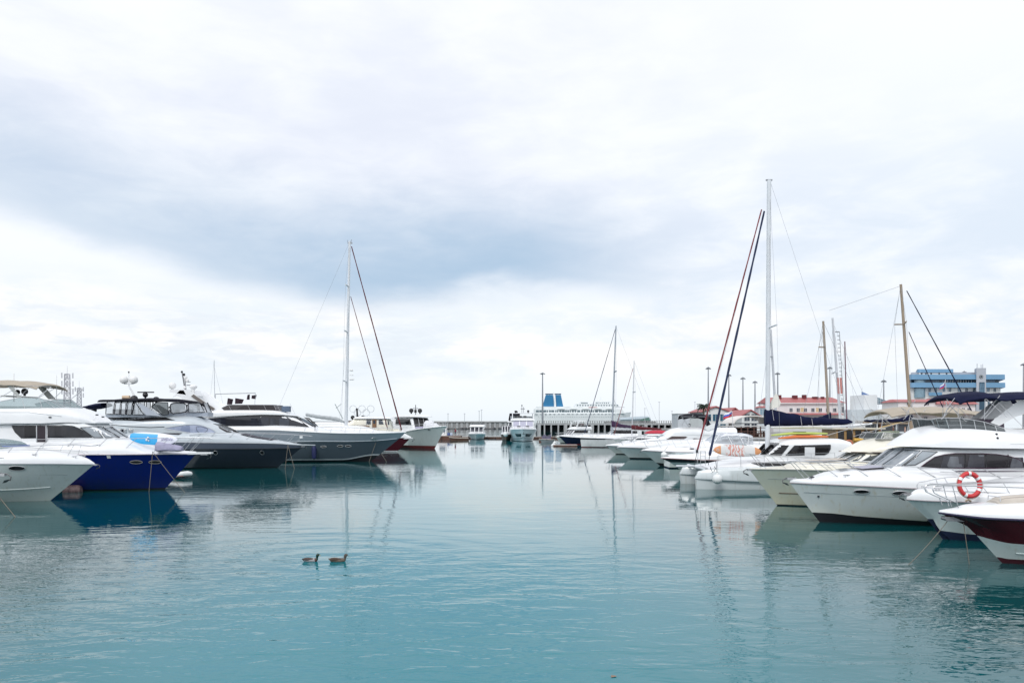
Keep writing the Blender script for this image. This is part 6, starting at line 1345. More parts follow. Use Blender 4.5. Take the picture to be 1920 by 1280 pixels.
# ------------------------------------------------------------------ boats on the right, bows to the left
HW = hullmat('white_hull_near', (.66, .71, .71), (.62, .60, .42), zs=.5); HBEI = hullmat('sage_cream_hull', (.56, .60, .52), (.60, .57, .40), zs=.8); HMAR = hullmat('maroon_hull', (.060, .004, .010), rough=.15)
HTE = hullmat('pale_teal_hull', (.52, .62, .63), (.45, .50, .48))
def b_at(L_, B, e=.45, p=2.3): return lambda s, z: B / 2 * (1 - max(0, 1 - max(s, 0) / (e * L_)) ** p)
def boat_r2():
    fr = Frame(1761, 22.9, pi); t = root_of('speedboat', 'maroon-hulled sports boat with white deck, nearest on the right', 'motor boat', fr)
    L_, B = 8.5, 2.7; b0 = b_at(L_, B, .5)
    sheer = [(0, fr.at(1761, 961)[1])] + fr.N([(1800, 966), (1860, 972), (1920, 974.5)], b0) + [(L_, 1.25)]
    lo = pc([(1.0, fr.at(1830, 1003)[1])] + fr.N([(1850, 1010), (1885, 1017), (1920, 1024)], b0) + [(L_, .5)])
    an = pc([(1.6, fr.at(1874, 1048)[1])] + fr.N([(1900, 1052), (1920, 1055)], lambda s, z: .8 * b0(s, z)) + [(L_, .14)])
    h = Hull(L_, B, fr.C([(1761, 962), (1775, 966), (1799, 972), (1833, 1005), (1881, 1057.5)]), sheer, [(-.4, .45, .7), (an, .72, .62), (lo, .88, .56), (lambda s: lo(s) + (h_.zs(s) - lo(s)) * .5 if False else lo(s) + .28, .95, .52)], p=2.3, e=.5)
    h.build('hull', [HMAR, HTE, mat('maroon_bottom', (.05, .008, .015), .5)], [2, 1, 0, 0], t, nu=50); h.rub(t, mat('navy_rub', (.03, .025, .07), .35), .03, -.0)
    h.rub(t, HTE, .02, zf=lambda s: (an(s) + lo(s)) / 2 - .05, name='spray_rail', s0=2.0, out=0)
    dk = Surf([(-.03, h.zs(0) + .07)] + fr.C([(1775, 954), (1800, 951), (1817, 946), (1859, 942), (1900, 938)]) + [(L_, 2.0)], lambda s: h.zs(s) + .015, lambda s: h.bs(s) * .985 + .02, .0, L_, 2.6); dk.build('deck_moulding', WHITE, t, ns=40)
    s0, s1 = fr.at(1861, 945)[0], fr.at(1965, 925)[0]
    c = Surf([(s0, dk.t(s0) + .06), (s0 + .25, dk.t(s0 + .25) + .14), (s1, dk.t(s1) + .16)], lambda s: dk.t(s) - .12, lambda s: .35 + .25 * min(1, (s - s0) / 1.2), s0, s1, 2.5); c.build('sunpad_cushion', CUSH, t)
    mb = MB()
    for y in (-.2, .2): mb.tube([(-(s0 + .1 + i * .12), y * (1 + .08 * i), c.z(s0 + .1 + i * .12, y * (1 + .08 * i)) + .004) for i in range(12)], .006, 4)
    mb.build('seam', mat('seam_dark', (.25, .2, .18), .8), t)
    MB().tube([(-fr.at(1864, 940)[0], y_, z_) for y_, z_ in ((-.3, c.t(s0)), (-.28, c.t(s0) + .12), (.28, c.t(s0) + .12), (.3, c.t(s0)))], .012, 5).build('grab_rail', STEEL, t)
    s, z = fr.at(1785, 970); MB().hexa([(-s - .3, -.13, z - .1), (-s + .22, -.10, z - .07), (-s + .22, .10, z - .07), (-s - .3, .13, z - .1), (-s - .3, -.13, z + .03), (-s + .25, -.10, z + .04), (-s + .25, .10, z + .04), (-s - .3, .13, z + .03)]).tube([(-s + .2, -.12, z - .02), (-s + .2, .12, z - .02)], .06, 8).build('bow_roller', GALV, t)
    # pulpit, ends in a curved foot on the foredeck
    tz = fr.at(1800, 911, .7)[1]
    def half(s): return max(.25, h.bs(s) - .12)
    for sd in (-1, 1):
        p = [(fr.at(x, y, .6)[0], fr.at(x, y, .6)[1]) for x, y in ((1809, 945), (1795, 939), (1780, 933), (1765, 926), (1762, 919), (1766, 913), (1780, 911.5), (1820, 911.8), (1870, 912), (1920, 912.5))] + [(L_ * .7, tz)]
        MB().tube([(-s, sd * half(max(s, .1)) * (1 if s > .6 else .9), z) for s, z in p], .017, 7).build('guard_rail', STEEL, t)
        a, b_ = fr.at(1798.6, 911, .6), fr.at(1810, 954, .6); MB().tube([(-a[0], sd * half(a[0]), a[1]), (-b_[0], sd * half(b_[0]), b_[1])], .015, 6).build('stanchion', STEEL, t)
        a, b_ = fr.at(1792, 938, .6), fr.at(1797, 952, .6); MB().tube([(-a[0], sd * half(a[0]), a[1]), (-b_[0], sd * half(b_[0]), b_[1])], .015, 6).build('stanchion', STEEL, t)
    for px in (1892, 1900): s = fr.at(px, 955)[0]; cleat(t, s, dk.w(s) - .14, dk.z(s, dk.w(s) - .14))
    a = fr.at(1776, 977); q = fr.at(1703, 1044, .3)
    fence_line('rope running from the maroon bow down left into the water', fr, (-a[0], .0, a[1]), (-q[0], .3, 0.0), .05, .011)
    a = fr.at(1804, 975); q = fr.at(1816, 1032, .2)
    fence_line('rope hanging steeply from the maroon bow into the water', fr, (-a[0], .05, a[1]), (-fr.at(1818, 1062, .2)[0], .2, -.05), -.02, .011)
boat_r2()
def boat_r3():
    fr = Frame(1700, 27.6, pi); t = root_of('motor_boat', 'white motor boat with pale teal hull and lifebuoy on its rail', 'motor boat', fr)
    L_, B = 10.5, 3.5; b0 = b_at(L_, B, .48)
    sheer = [(0, fr.at(1700, 936)[1])] + fr.N([(1740, 938.5), (1800, 940.5), (1860, 943), (1920, 944)], b0) + [(L_, 1.35)]
    ch = pc([(.9, fr.at(1745, 972)[1])] + fr.N([(1772, 996), (1800, 1000), (1833, 1004)], lambda s, z: .75 * b0(s, z)) + [(L_, .12)])
    h = Hull(L_, B, fr.C([(1700, 937), (1709, 945), (1735, 968), (1760, 996), (1768, 1008)]), sheer, [(-.4, .45, .7), (lambda s: ch(s), .74, .6), (.75, .90, .54)], p=2.3, e=.48)
    h.build('hull', [HTE, ANTIFB], [1, 0, 0], t, nu=46); h.rub(t, mat('faint_rub', (.40, .36, .38), .4), .022)
    h.rub(t, mat('grey_line', (0, 0, 0)), .008, 0, 'styling_line', .003, zf=lambda s: .62 + .1 * max(0, 1 - s / 3), s0=1.2)
    dk = Surf([(-.05, h.zs(0) + .08)] + fr.C([(1713, 922), (1722, 917), (1760, 913), (1800, 910), (1860, 903), (1920, 896)]) + [(L_, 2.6)], lambda s: h.zs(s) + .01, lambda s: h.bs(s) * .985 + .02, .0, L_, 3.0); dk.build('deck_moulding', WHITE, t, ns=40)
    anchor(t, -.06, fr.at(1700, 926)[1], .62, STEEL)
    for a, b_ in ((1746, 914),): s = fr.at(a, b_)[0]; [cleat(t, s, sd * (dk.w(s) - .2), dk.z(s, dk.w(s) - .2) - .01) for sd in (-1, 1)]
    def half(s): return max(.25, h.bs(s) - .10)
    for sd in (-1, 1):
        p = [(fr.at(x, y, 1.0)[0], fr.at(x, y, 1.0)[1]) for x, y in ((1768, 934), (1762, 928), (1756, 919), (1756, 914), (1763, 909), (1780, 908.5), (1810, 905), (1840, 902.5), (1880, 901.5), (1920, 901))] + [(L_ * .75, fr.at(1920, 900, 1.0)[1])]
        MB().tube([(-s, sd * half(s), z) for s, z in p], .016, 7).build('guard_rail', STEEL, t)
        m2 = [(fr.at(x, y, 1.0)[0], fr.at(x, y, 1.0)[1]) for x, y in ((1768, 921), (1800, 921.5), (1860, 922), (1920, 922))] + [(L_ * .75, fr.at(1920, 922, 1.0)[1])]
        MB().tube([(-s, sd * half(s), z) for s, z in m2], .009, 5).build('rail_wire', STEEL, t)
        for (a, b_), (c, d) in (((1810, 905), (1818, 922)), ((1833, 903), (1853, 931)), ((1870, 902), (1886, 932)), ((1908, 901), (1925, 931))):
            A_, B_ = fr.at(a, b_, 1.0), fr.at(c, d, 1.0); MB().tube([(-A_[0], sd * half(A_[0]), A_[1]), (-B_[0], sd * half(B_[0]), B_[1])], .013, 6).build('stanchion', STEEL, t)
    s, z = fr.at(1814, 939, 1.2); MB().tube([(-s - .08, 1.25, z), (-s + .02, 1.28, z + .05), (-s + .1, 1.25, z)], .035, 6).build('coiled_line', mat('tan_rope', (.42, .34, .26), .9), t)
    # low windscreen and cabin aft, outside the frame
    Surf([(5.2, 2.4), (6.8, 3.0), (L_, 3.0)], lambda s: 2.0, 1.3, 5.2, L_ - .8, 4).build('coachroof', WHITE, t)
    # lifebuoy hung on the rail
    c = fr.at(1816.7, 908.5, 1.55); R_ = .37; r_ = .075
    t2 = thing('lifebuoy', 'red and white lifebuoy hanging on the white boat rail', 'lifebuoy', (fr.X + c[0], fr.Y - 1.58, c[1])); t2.rotation_euler = (radians(-6), 0, radians(8))
    RD = mat('lifebuoy_red', (.62, .045, .05), .5, var=.2, scale=5)
    def arc(a0, a1, rr, m, nm):
        n = max(4, int((a1 - a0) / .12)); return MB().tube([(R_ * cos(a0 + (a1 - a0) * i / n), 0, R_ * sin(a0 + (a1 - a0) * i / n)) for i in range(n + 1)], rr, 12, caps=False).build(nm, m, t2)
    arc(0, 2 * pi, r_, RD, 'ring')
    for a in (.62, 1.55, 2.6, 4.2, 5.8): arc(a - .12, a + .12, r_ + .006, WHITE, 'white_band')
    mb = MB(); mb.tube([((R_ + .10) * cos(q) * (1 - .05 * abs(sin(2 * q))), -.02, (R_ + .10) * sin(q) * (1 - .05 * abs(sin(2 * q)))) for q in [2 * pi * k / 30 for k in range(31)]], .009, 5).build('grab_line', mat('tan_rope', (0, 0, 0)), t2)
    MB().tube([(-.06, 0, R_ - .08), (-.07, .0, R_ + .09)], .01, 4).tube([(.06, 0, R_ - .08), (.06, .0, R_ + .09)], .01, 4).build('lashing', WHITE, t2)
boat_r3()
def boat_r4():
    fr = Frame(1481, 32.4, pi); t = root_of('flybridge_yacht', 'large white flybridge yacht with arched dark side windows on the right', 'yacht', fr)
    L_, B = 16, 4.5; b0 = b_at(L_, B, .45)
    sheer = [(0, fr.at(1481, 904.5)[1])] + fr.N([(1520, 906.5), (1600, 910), (1680, 914), (1722, 916), (1800, 918)], b0) + [(L_, 1.45)]
    an = pc([(1.0, fr.at(1523, 960)[1])] + fr.N([(1560, 964), (1620, 970), (1700, 976), (1750, 979)], lambda s, z: .82 * b0(s, z)) + [(L_, .10)])
    h = Hull(L_, B, fr.C([(1481, 905), (1500, 930), (1522.5, 960), (1539, 981)]), sheer, [(-.5, .4, .72), (an, .80, .60), (lambda s: an(s) + .42, .90, .54)], p=2.3, e=.45)
    h.build('hull', [HW, ANTIF], [1, 0, 0], t, nu=60); h.rub(t, mat('faint_rub', (0, 0, 0)), .028)
    h.rub(t, mat('grey_line', (0, 0, 0)), .008, 0, 'styling_line', .003, zf=lambda s: h.zs(s) - .36, s0=.5)
    for px, py in ((1615, 921.3), (1687, 924)): porthole(t, h, fr.on(px, py, h.y), .26, .085, rim=STEEL)
    for px, py in ((1534, 930), (1739, 976)): s, z = fr.on(px, py, h.y); porthole(t, h, (s, z), .022, .022, 'drain', DKGREY, DKGREY)
    dk = Surf([(-.05, h.zs(0) + .10)] + fr.C([(1486, 897.5), (1515, 897), (1530, 892.5), (1552, 886), (1590, 880), (1640, 876.5), (1700, 874), (1800, 874)]) + [(L_, 2.9)], lambda s: h.zs(s) + .01, lambda s: h.bs(s) * .985 + .03, .0, L_, 3.2); dk.build('deck_moulding', WHITE, t, ns=64)
    anchor(t, -.05, fr.at(1481, 897)[1], .75, STEEL)
    s, z = fr.at(1523, 896); MB().lathe([(.12, 0), (.14, .04), (.1, .1), (.04, .13), (.01, .14)], (-s, 0, z - .05), 12).build('windlass', DKGREY, t)
    for px, py in ((1597, 903),): s = fr.at(px, py, 1.5)[0]; [cleat(t, s, sd * (dk.w(s) - .12), dk.z(s, dk.w(s) - .12) - .01) for sd in (-1, 1)]
    s0, s1 = fr.at(1575, 884)[0], fr.at(1668, 876)[0]; toppane(dk, s0 + .6, s1, -.75, .75, mat('sunpad_grey', (.42, .42, .50), .8, var=.12), t, 'sunpad', .07)
    s0 = fr.at(1572, 884)[0]; toppane(dk, s0, s0 + .42, -.3, .3, SMOKE, t, 'hatch', .05)
    for px in (1604,): pass
    # deckhouse
    sa = fr.at(1640, 876)[0]; top = fr.C([(1641, 877), (1668, 858), (1695, 840.5), (1715, 838), (1760, 837.5)]) + [(L_, fr.at(1760, 837)[1])]
    hs = Surf(top, lambda s: dk.t(s) - .3, lambda s: 1.25 + .42 * min(1, max(0, s - sa) / 2.2) ** .8, sa, L_ - .8, 7); hs.build('deckhouse', WHITE, t, ns=60)
    side = lambda pts: fr.N(pts, hs.y)
    panes(t, hs.y, side([(1725, 876), (1738, 866), (1752, 856.5), (1770, 852), (1790, 849.8), (1840, 850), (1868, 851.5), (1890, 854.5), (1906, 859), (1918, 866), (1925, 878)]), mat('arched_glass', (.02, .017, .022), .05, var=.5, scale=.8), 'side_window', frame=(mat('plum_trim', (.05, .012, .035), .3), .018), fr=fr)
    for a, b_, c, d in ((1762, 855, 1807, 875.5), (1811, 852, 1845, 876), (1892, 857, 1918, 876)):
        A_, B_ = fr.on(a, b_, hs.y), fr.on(c, d, hs.y); q = [(A_[0] + .12, A_[1]), (B_[0], A_[1]), (B_[0], B_[1]), (A_[0], B_[1])]
        for sd in (-1, 1): drape(lambda s, z: hs.y(s, z) + .026, q, sd).build('window_pane', window_mat('curtained_glass', (.035, .035, .045), (.14, .15, .17), 1.6) if 'curtained_glass' not in MATS else MATS['curtained_glass'], t)
    mb = MB()
    for px in (1809, 1848, 1889):
        A_, B_ = fr.on(px, 851.5, hs.y), fr.on(px, 876, hs.y)
        for sd in (-1, 1): mb.tube([(-A_[0], sd * (hs.y(*A_) + .035), A_[1]), (-B_[0], sd * (hs.y(*B_) + .035), B_[1])], .02, 5)
    mb.build('window_mullion', BLACK, t)
    panes(t, hs.y, side([(1652, 872), (1694, 843), (1726, 845), (1690, 873)]), PALEG, 'windscreen_pane', frame=(DKGREY, .016), fr=fr)
    panes(t, hs.y, side([(1694, 872.5), (1729, 845.2), (1757, 846.5), (1716, 871)]), PALEG, 'windscreen_pane', frame=(DKGREY, .016), fr=fr)
    for y0, y1 in ((-1.15, -.42), (-.36, .36), (.42, 1.15)): toppane(hs, sa + .12, fr.at(1692, 843)[0], y0, y1, PALEG, t)
    wipers(t, hs, fr.at(1692, 843)[0], sa + .5, (-.8, .1))
    panes(t, hs.y, side([(1790, 882), (1925, 882), (1925, 889), (1815, 888)]), mat('side_recess', (.06, .04, .07), .4), 'recess', fr=fr)
    # flybridge
    fb_ = lin(fr.C([(1680, 837), (1760, 839), (1920, 841)], 2.0)); ft = fr.C([(1679, 835), (1696, 824), (1720, 810), (1738, 800), (1760, 796), (1790, 795), (1850, 799), (1889, 804), (1920, 805)]); fs = ft[0][0]
    fl = Surf(ft + [(L_, ft[-1][1])], fb_, [(fs, .9), (fs + .7, 1.55), (fs + 2.2, 1.95), (L_, 2.0)], fs, L_ - .5, 3.2); fl.build('flybridge', WHITE, t, ns=60)
    mb = MB()
    for sd in (-1, 1): mb.tube([(-(fr.at(px, 0)[0]), sd * (fl.y(fr.at(px, 800, 1.9)[0], fr.at(px, py, 1.9)[1]) + .003), fr.at(px, py, 1.9)[1]) for px, py in ((1812, 831.5), (1840, 832), (1880, 832.5), (1925, 833), (1980, 834))], .010, 4)
    mb.build('styling_line', mat('grey_line', (0, 0, 0)), t)
    for px, py in ((1868.5, 813.8), (1870.5, 821)): s, z = fr.on(px, py, fl.y); dome(t, s, fl.y(s, z), z, .045, BLACK, 'deck_light', foot=.0)
    plan = []
    for px, y, pt, pb_ in ((1752, 0, 786.5, 797), (1754, .6, 785.5, 797), (1762, 1.0, 784, 796), (1780, 1.35, 783, 796), (1803, 1.5, 783.5, 796), (1830, 1.6, 787, 797.5), (1849, 1.65, 790.5, 799), (1870, 1.7, 797, 802), (1887, 1.7, 803, 804)):
        s = fr.at(px, 790, y)[0]; zt = fr.at(px, pt, y)[1]; zb = min(fl.z(s, y), fr.at(px, pb_, y)[1]) ; plan.append((s, y, zb - .03, zt, -.12 if px < 1800 else -.05))
    strip(t, plan, SMOKE, 'flybridge_windscreen', STEEL, r=.016)
    for sd in (-1, 1):   # sweeping radar arch
        A = lambda px, py, y: (-fr.at(px, py, y)[0], sd * y, fr.at(px, py, y)[1])
        lo = [(1874, 798), (1890, 789), (1905, 781), (1920, 776), (1940, 766)]; up = [(1857, 792), (1870, 781), (1885, 770), (1903, 756), (1925, 741)]
        MB().loft([[A(*u, .85), A(*l, .85), A(*l, .6), A(*u, .6)] for u, l in zip(up, lo)]).build('radar_arch', WHITE, t, sharp=50)
    s, z = fr.at(1940, 748); MB().hexa([(-s - 1.6, -.85, z - .3), (-s, -.85, z - .3), (-s, .85, z - .3), (-s - 1.6, .85, z - .3), (-s - 1.6, -.85, z + .1), (-s + .3, -.85, z + .05), (-s + .3, .85, z + .05), (-s - 1.6, .85, z + .1)]).build('arch_top', WHITE, t)
    canopy(t, fr.C([(1765, 745), (1775, 738), (1795, 734.5), (1820, 733.5), (1844, 738), (1865, 735.5), (1885, 734), (1920, 736.5), (1945, 741)]), 1.55, NAVYC, .22, .06, thick=.05)
    mb = MB()
    for sd in (-1, 1):
        A = lambda px, py, y=1.5: (-fr.at(px, py, y)[0], sd * y, fr.at(px, py, y)[1])
        for p in (((1847, 745), (1846, 787)), ((1775, 748), (1797, 779), (1812, 790)), ((1847, 746), (1877, 772), (1888, 782)), ((1875, 741), (1862, 757), (1840, 785)), ((1872, 756), (1845, 785)), ((1790, 746), (1776, 765)), ((1872, 754), (1920, 802)), ((1768, 784), (1776, 765), (1775, 775), (1765, 786))): rods(t, [[A(*q) for q in p]], .012, STEEL)
    for px, py in ((1830, 790), (1850, 790)): s, z = fr.at(px, py); MB().hexa([(-s - .3, -.7, z - .5), (-s + .3, -.7, z - .5), (-s + .3, .7, z - .5), (-s - .3, .7, z - .5), (-s - .3, -.65, z + .08), (-s - .1, -.65, z + .1), (-s - .1, .65, z + .1), (-s - .3, .65, z + .08)]).build('helm_seat', mat('dark_seat', (.08, .06, .09), .7), t)
    MB().tube([(-fr.at(1773, 785)[0], .9, fr.at(1773, 785)[1]), (-fr.at(1773.5, 766)[0], .9, fr.at(1773.5, 766)[1])], .012, 5).build('flag_staff', STEEL, t)
    # rails: bow rail rising aft
    tp = [(fr.at(1470, 855)[0] + .3, fr.at(1470, 857)[1])] + fr.C([(1500, 858), (1560, 864), (1600, 867.5), (1680, 871), (1720, 873.5), (1800, 876), (1870, 875)], 1.2)
    tp = [(-.05, fr.at(1478, 866)[1])] + fr.C([(1510, 867), (1560, 868.5), (1620, 870.5), (1680, 872.5), (1717, 874.5), (1760, 877), (1800, 878), (1860, 876), (1920, 875)], 1.3)
    rail(t, h, tp, [.05, .9, 1.9, 3.0, 4.2, 5.4, 6.6], .016, .10, .72, basez=lambda s: dk.z(s, max(.05, h.bs(s) - .12)) if s > .3 else h.zs(max(0, s)) + .1)
    mb = MB(); m2 = fr.C([(1760, 884), (1800, 885.5), (1860, 884), (1920, 883)], 1.9)
    for sd in (-1, 1): mb.tube([(-s, sd * (h.bs(s) - .1), z) for s, z in m2], .01, 5)
    mb.build('rail_wire', STEEL, t)
boat_r4()
def boat_r5():
    fr = Frame(1405, 39, pi); t = root_of('flybridge_yacht', 'sage-cream flybridge boat with beige bimini, between catamaran and large white yacht', 'yacht', fr)
    L_, B = 13.5, 4.2; b0 = b_at(L_, B, .45)
    sheer = [(0, fr.at(1405, 879)[1])] + fr.N([(1440, 879.5), (1489, 880), (1560, 882), (1640, 884)], b0) + [(L_, 1.6)]
    h = Hull(L_, B, fr.C([(1405, 880), (1430, 912), (1459, 949)]), sheer, [(-.5, .4, .72), (.06, .76, .62), (.75, .88, .56), (1.15, .93, .54)], p=2.3, e=.45)
    h.build('hull', [HBEI, ANTIF], [1, 0, 0, 0], t, nu=50); h.rub(t, mat('faint_rub2', (.45, .45, .42), .4), .028)
    h.rub(t, mat('brown_stripe', (.10, .06, .04), .5), .022, 0, 'stripe', .0, zf=lambda s: .62, s0=1.35); h.rub(t, mat('grey_line', (0, 0, 0)), .008, 0, 'styling_line', .003, zf=lambda s: 1.32, s0=.8)
    dk = Surf([(-.05, h.zs(0) + .04)] + fr.C([(1440, 876), (1480, 874), (1492, 868), (1510, 866), (1545, 864.5), (1580, 862), (1640, 860)]) + [(L_, 2.3)], lambda s: h.zs(s) + .0, lambda s: h.bs(s) * .94, .0, L_, 2.6); dk.build('deck_moulding', CREAM, t, ns=50)
    anchor(t, -.02, h.zs(0) - .03, .8, STEEL)
    s0, s1 = fr.at(1512, 870)[0], fr.at(1598, 862)[0]; toppane(dk, s0, s1, -.7, .7, CUSH, t, 'sunpad', .08)
    sa = fr.at(1568, 866)[0]; hs = Surf(fr.C([(1568, 866), (1590, 855), (1606, 848), (1660, 847)]) + [(L_, 3.0)], lambda s: 2.0, lambda s: 1.2 + .4 * min(1, (s - sa) / 1.5), sa, L_ - .8, 6); hs.build('deckhouse', CREAM, t)
    for p in ([(1573, 865), (1602, 850.5), (1628, 850), (1608, 864)], [(1612, 864.5), (1633, 850.3), (1655, 850.5), (1640, 864.5)], [(1645, 865), (1660, 851), (1700, 851), (1700, 865)]): panes(t, hs.y, fr.N(p, hs.y), SMOKE, 'side_window', frame=(WHITE, .02), fr=fr)
    for y0, y1 in ((-1.0, -.36), (-.3, .3), (.36, 1.0)): toppane(hs, sa + .1, fr.at(1603, 849)[0], y0, y1, PALEG, t)
    ft = fr.C([(1584, 848.5), (1612, 833), (1630, 824.5), (1650, 819), (1680, 818), (1705, 820)]); fs = ft[0][0]
    fl = Surf(ft + [(L_, ft[-1][1])], lin(fr.C([(1584, 849.8), (1680, 849)], 1.8) + [(L_, 2.6)]), [(fs, .7), (fs + .8, 1.4), (fs + 2.2, 1.85), (L_, 1.9)], fs, L_ - .5, 3); fl.build('flybridge', CREAM, t, ns=50)
    h2 = MB()
    for sd in (-1, 1): h2.tube([(-s, sd * (fl.w(s) + .005), fl.b(s) + .02) for s in [fs + i * .4 for i in range(16)]], .018, 5)
    h2.build('rub_strip', mat('brown_stripe', (0, 0, 0)), t)
    plan = [(fr.at(1641, 818, y)[0], y, fr.at(1641, 820)[1] - .05, fr.at(px, pt)[1], .2) for px, y, pt in ((1641, 0, 811), (1641, .7, 811))] + [(fr.at(1652, 818, 1.2)[0], 1.2, fr.at(1652, 819)[1] - .05, fr.at(1650, 810)[1], .15), (fr.at(1690, 820, 1.6)[0], 1.6, fr.at(1690, 821)[1], fr.at(1690, 812)[1], .1), (fr.at(1715, 822, 1.65)[0], 1.65, fr.at(1715, 823)[1], fr.at(1715, 815)[1], .1)]
    strip(t, plan, SMOKE, 'flybridge_windscreen', STEEL)
    s, z = fr.at(1657, 818); MB().hexa([(-s - .6, -.8, z - .3), (-s + .45, -.7, z - .3), (-s + .45, .7, z - .3), (-s - .6, .8, z - .3), (-s - .5, -.5, z + .28), (-s + .1, -.45, z + .22), (-s + .1, .45, z + .22), (-s - .5, .5, z + .28)]).build('helm_console', mat('console_pale_green', (.50, .58, .44), .6), t)
    canopy(t, fr.C([(1645, 770.5), (1655, 766.5), (1680, 762.5), (1710, 762), (1740, 762), (1770, 763), (1800, 767), (1829, 771)]), 1.7, BEIGEC, .26, .04, thick=.04)
    mb = MB()
    for sd in (-1, 1):
        A = lambda px, py, y=1.6: (-fr.at(px, py, y)[0], sd * y, fr.at(px, py, y)[1])
        for p in (((1656, 777), (1652, 808)), ((1690, 764), (1722, 795)), ((1736, 766), (1722, 783), (1600, 818)), ((1708, 773), (1698, 822)), ((1650, 775), (1680, 805), (1690, 820)), ((1775, 770), (1768, 784)), ((1690, 764), (1706, 773), (1725, 792))): rods(t, [[A(*q) for q in p]], .013, STEEL)
    tp = [(-.05, fr.at(1400, 850)[1])] + fr.C([(1440, 855), (1500, 858), (1560, 862), (1600, 864), (1650, 866)], 1.2)
    rail(t, h, tp, [.1, .9, 1.8, 2.8, 3.8, 4.8], .016, .10, .6, mid=.45, basez=lambda s: h.zs(max(0, s)) + .05)
boat_r5()
def boat_cat():
    Yn, Yf = 48.6, 53.0; Yc = (Yn + Yf) / 2; fr = Frame(1300, Yc, pi); fr.X = WX(1303, Yn); t = root_of('catamaran', 'white sailing catamaran with tall white mast and navy boom cover', 'catamaran', fr)
    HC = hullmat('catamaran_hull', (.66, .71, .73), (.48, .54, .54), zs=.25); half = (Yf - Yn) / 2; L_ = 12.5
    for sd in (1, -1):    # sd 1 is the near hull (local +y)
        y0 = sd * half; mb = MB(); rings = []; n = 34
        for i in range(n + 1):
            s = L_ * (i / n) ** 1.5; u = s / L_
            zt = 1.02 + .22 * min(1, s / 1.4) ** .7 + .18 * min(1, s / 5); zk = .62 - .16 * min(1, s / 4) - .0
            wu = .10 + .62 * (1 - (1 - min(1, s / 4.2)) ** 2.2); wl = .05 + .42 * (1 - (1 - min(1, max(0, s - .1) / 4.5)) ** 2)
            if u > .9: wu *= 1 - .3 * (u - .9) / .1
            s2 = s + .07
            rings.append([(-s2, y0 - wl * .5, -.4), (-s2, y0 - wl, .1), (-s2, y0 - wl, zk - .1), (-s2 + .05, y0 - wl, zk - .04), (-s, y0 - wu * .96, zk + .02), (-s, y0 - wu, zk + .12), (-s - .1 * (1 - u), y0 - wu * .93, zt - .16), (-s - .16 * (1 - u), y0 - wu * .70, zt), (-s - .16 * (1 - u), y0, zt + .05),
                          (-s - .16 * (1 - u), y0 + wu * .70, zt), (-s - .1 * (1 - u), y0 + wu * .93, zt - .16), (-s, y0 + wu, zk + .12), (-s, y0 + wu * .96, zk + .02), (-s2 + .05, y0 + wl, zk - .04), (-s2, y0 + wl, zk - .1), (-s2, y0 + wl, .1), (-s2, y0 + wl * .5, -.4)])
        mb.loft(rings).build('hull', HC, t, sharp=32)
    A = lambda px, py, w=half: fr.at(px, py, w)
    MB().tube([(-.55, -half, 1.22), (-.55, half, 1.22)], .09, 8).build('crossbeam', ALU, t)
    NET = mat('trampoline_net', (.30, .32, .33), .9, var=.3, scale=14)
    MB().box(-3.6, -.6, -half + .5, half - .5, 1.16, 1.18).build('trampoline', NET, t)
    # bridgedeck and coachroof
    br = Surf([(2.2, 1.35), (3.2, 1.62), (5, 1.75), (L_, 1.75)], lambda s: .62, lambda s: half + .45 * min(1, (s - 2) / 2), 2.2, L_ - .6, 5); br.build('bridgedeck', WHITE, t)
    nw = half + .50
    for poly in ([(1410, 868), (1452, 866.5), (1489, 866), (1489, 878), (1440, 878)], [(1494, 866), (1560, 866), (1560, 878), (1494, 878)]):
        q = [fr.at(x, y, half + .4) for x, y in poly]; panes(t, br.y, q, DKWIN, 'saloon_window')
    dkf = Surf([(1.0, 1.25), (2.4, 1.62), (4.5, 1.9), (6, 1.95), (L_, 1.95)], lambda s: 1.05, lambda s: half + .25 * min(1, (s - 1) / 3), 1.0, L_ - .4, 2.8); dkf.build('deck_moulding', WHITE, t)
    cs = fr.at(1421, 853, 1.6)[0]
    ct = fr.C([(1420, 856), (1434, 843), (1447, 831), (1457, 824.5), (1475, 822), (1553, 821.2), (1573, 826)]); cab = Surf(ct, lambda s: 1.7, lambda s: 1.5 + .5 * min(1, (s - ct[0][0]) / 2), ct[0][0], ct[-1][0], 8); cab.build('coachroof', WHITE, t)
    side = lambda p: fr.N(p, cab.y)
    for p in ([(1434, 852.5), (1453, 833.6), (1479, 834.6), (1464.5, 853)], [(1473, 853), (1489.4, 835), (1557, 833.4), (1557, 841), (1553, 849), (1546, 852.3)]): panes(t, cab.y, side(p), DKWIN, 'side_window', frame=(DKGREY, .015), fr=fr)
    q = side([(1508.5, 838), (1527.5, 838), (1527.5, 857), (1508.5, 857)])
    panes(t, lambda s, z: cab.y(s, z) + .03, q, mat('locker_white', (.74, .76, .78), .5), 'side_locker')
    for y0, y1 in ((-1.3, -.46), (-.4, .4), (.46, 1.3)): toppane(cab, fr.at(1428, 849)[0], fr.at(1449, 829)[0], y0, y1, DKWIN, t)
    # mast, boom, cover
    stn = [((1428, 393), (1307, 846), .052, FURLR), ((1433, 396), (1331, 851), .075, FURLN)]
    mst = sail_rig(t, fr, (1439, 846), (1442, 338), .155, .135, ALU, [(615, .92, .10), (480, .0, .0)][:1], stn, thick_wire=.007, wires=[((1444, 340), (1600, 815), 0), ((1428, 393), (1305, 870), 0), ((1442, 395), (1440, 620), .6)])
    s, z = fr.at(1442, 339); MB().box(-s - .2, -s + .2, -.05, .05, z, z + .08).build('masthead', GALV, mst)
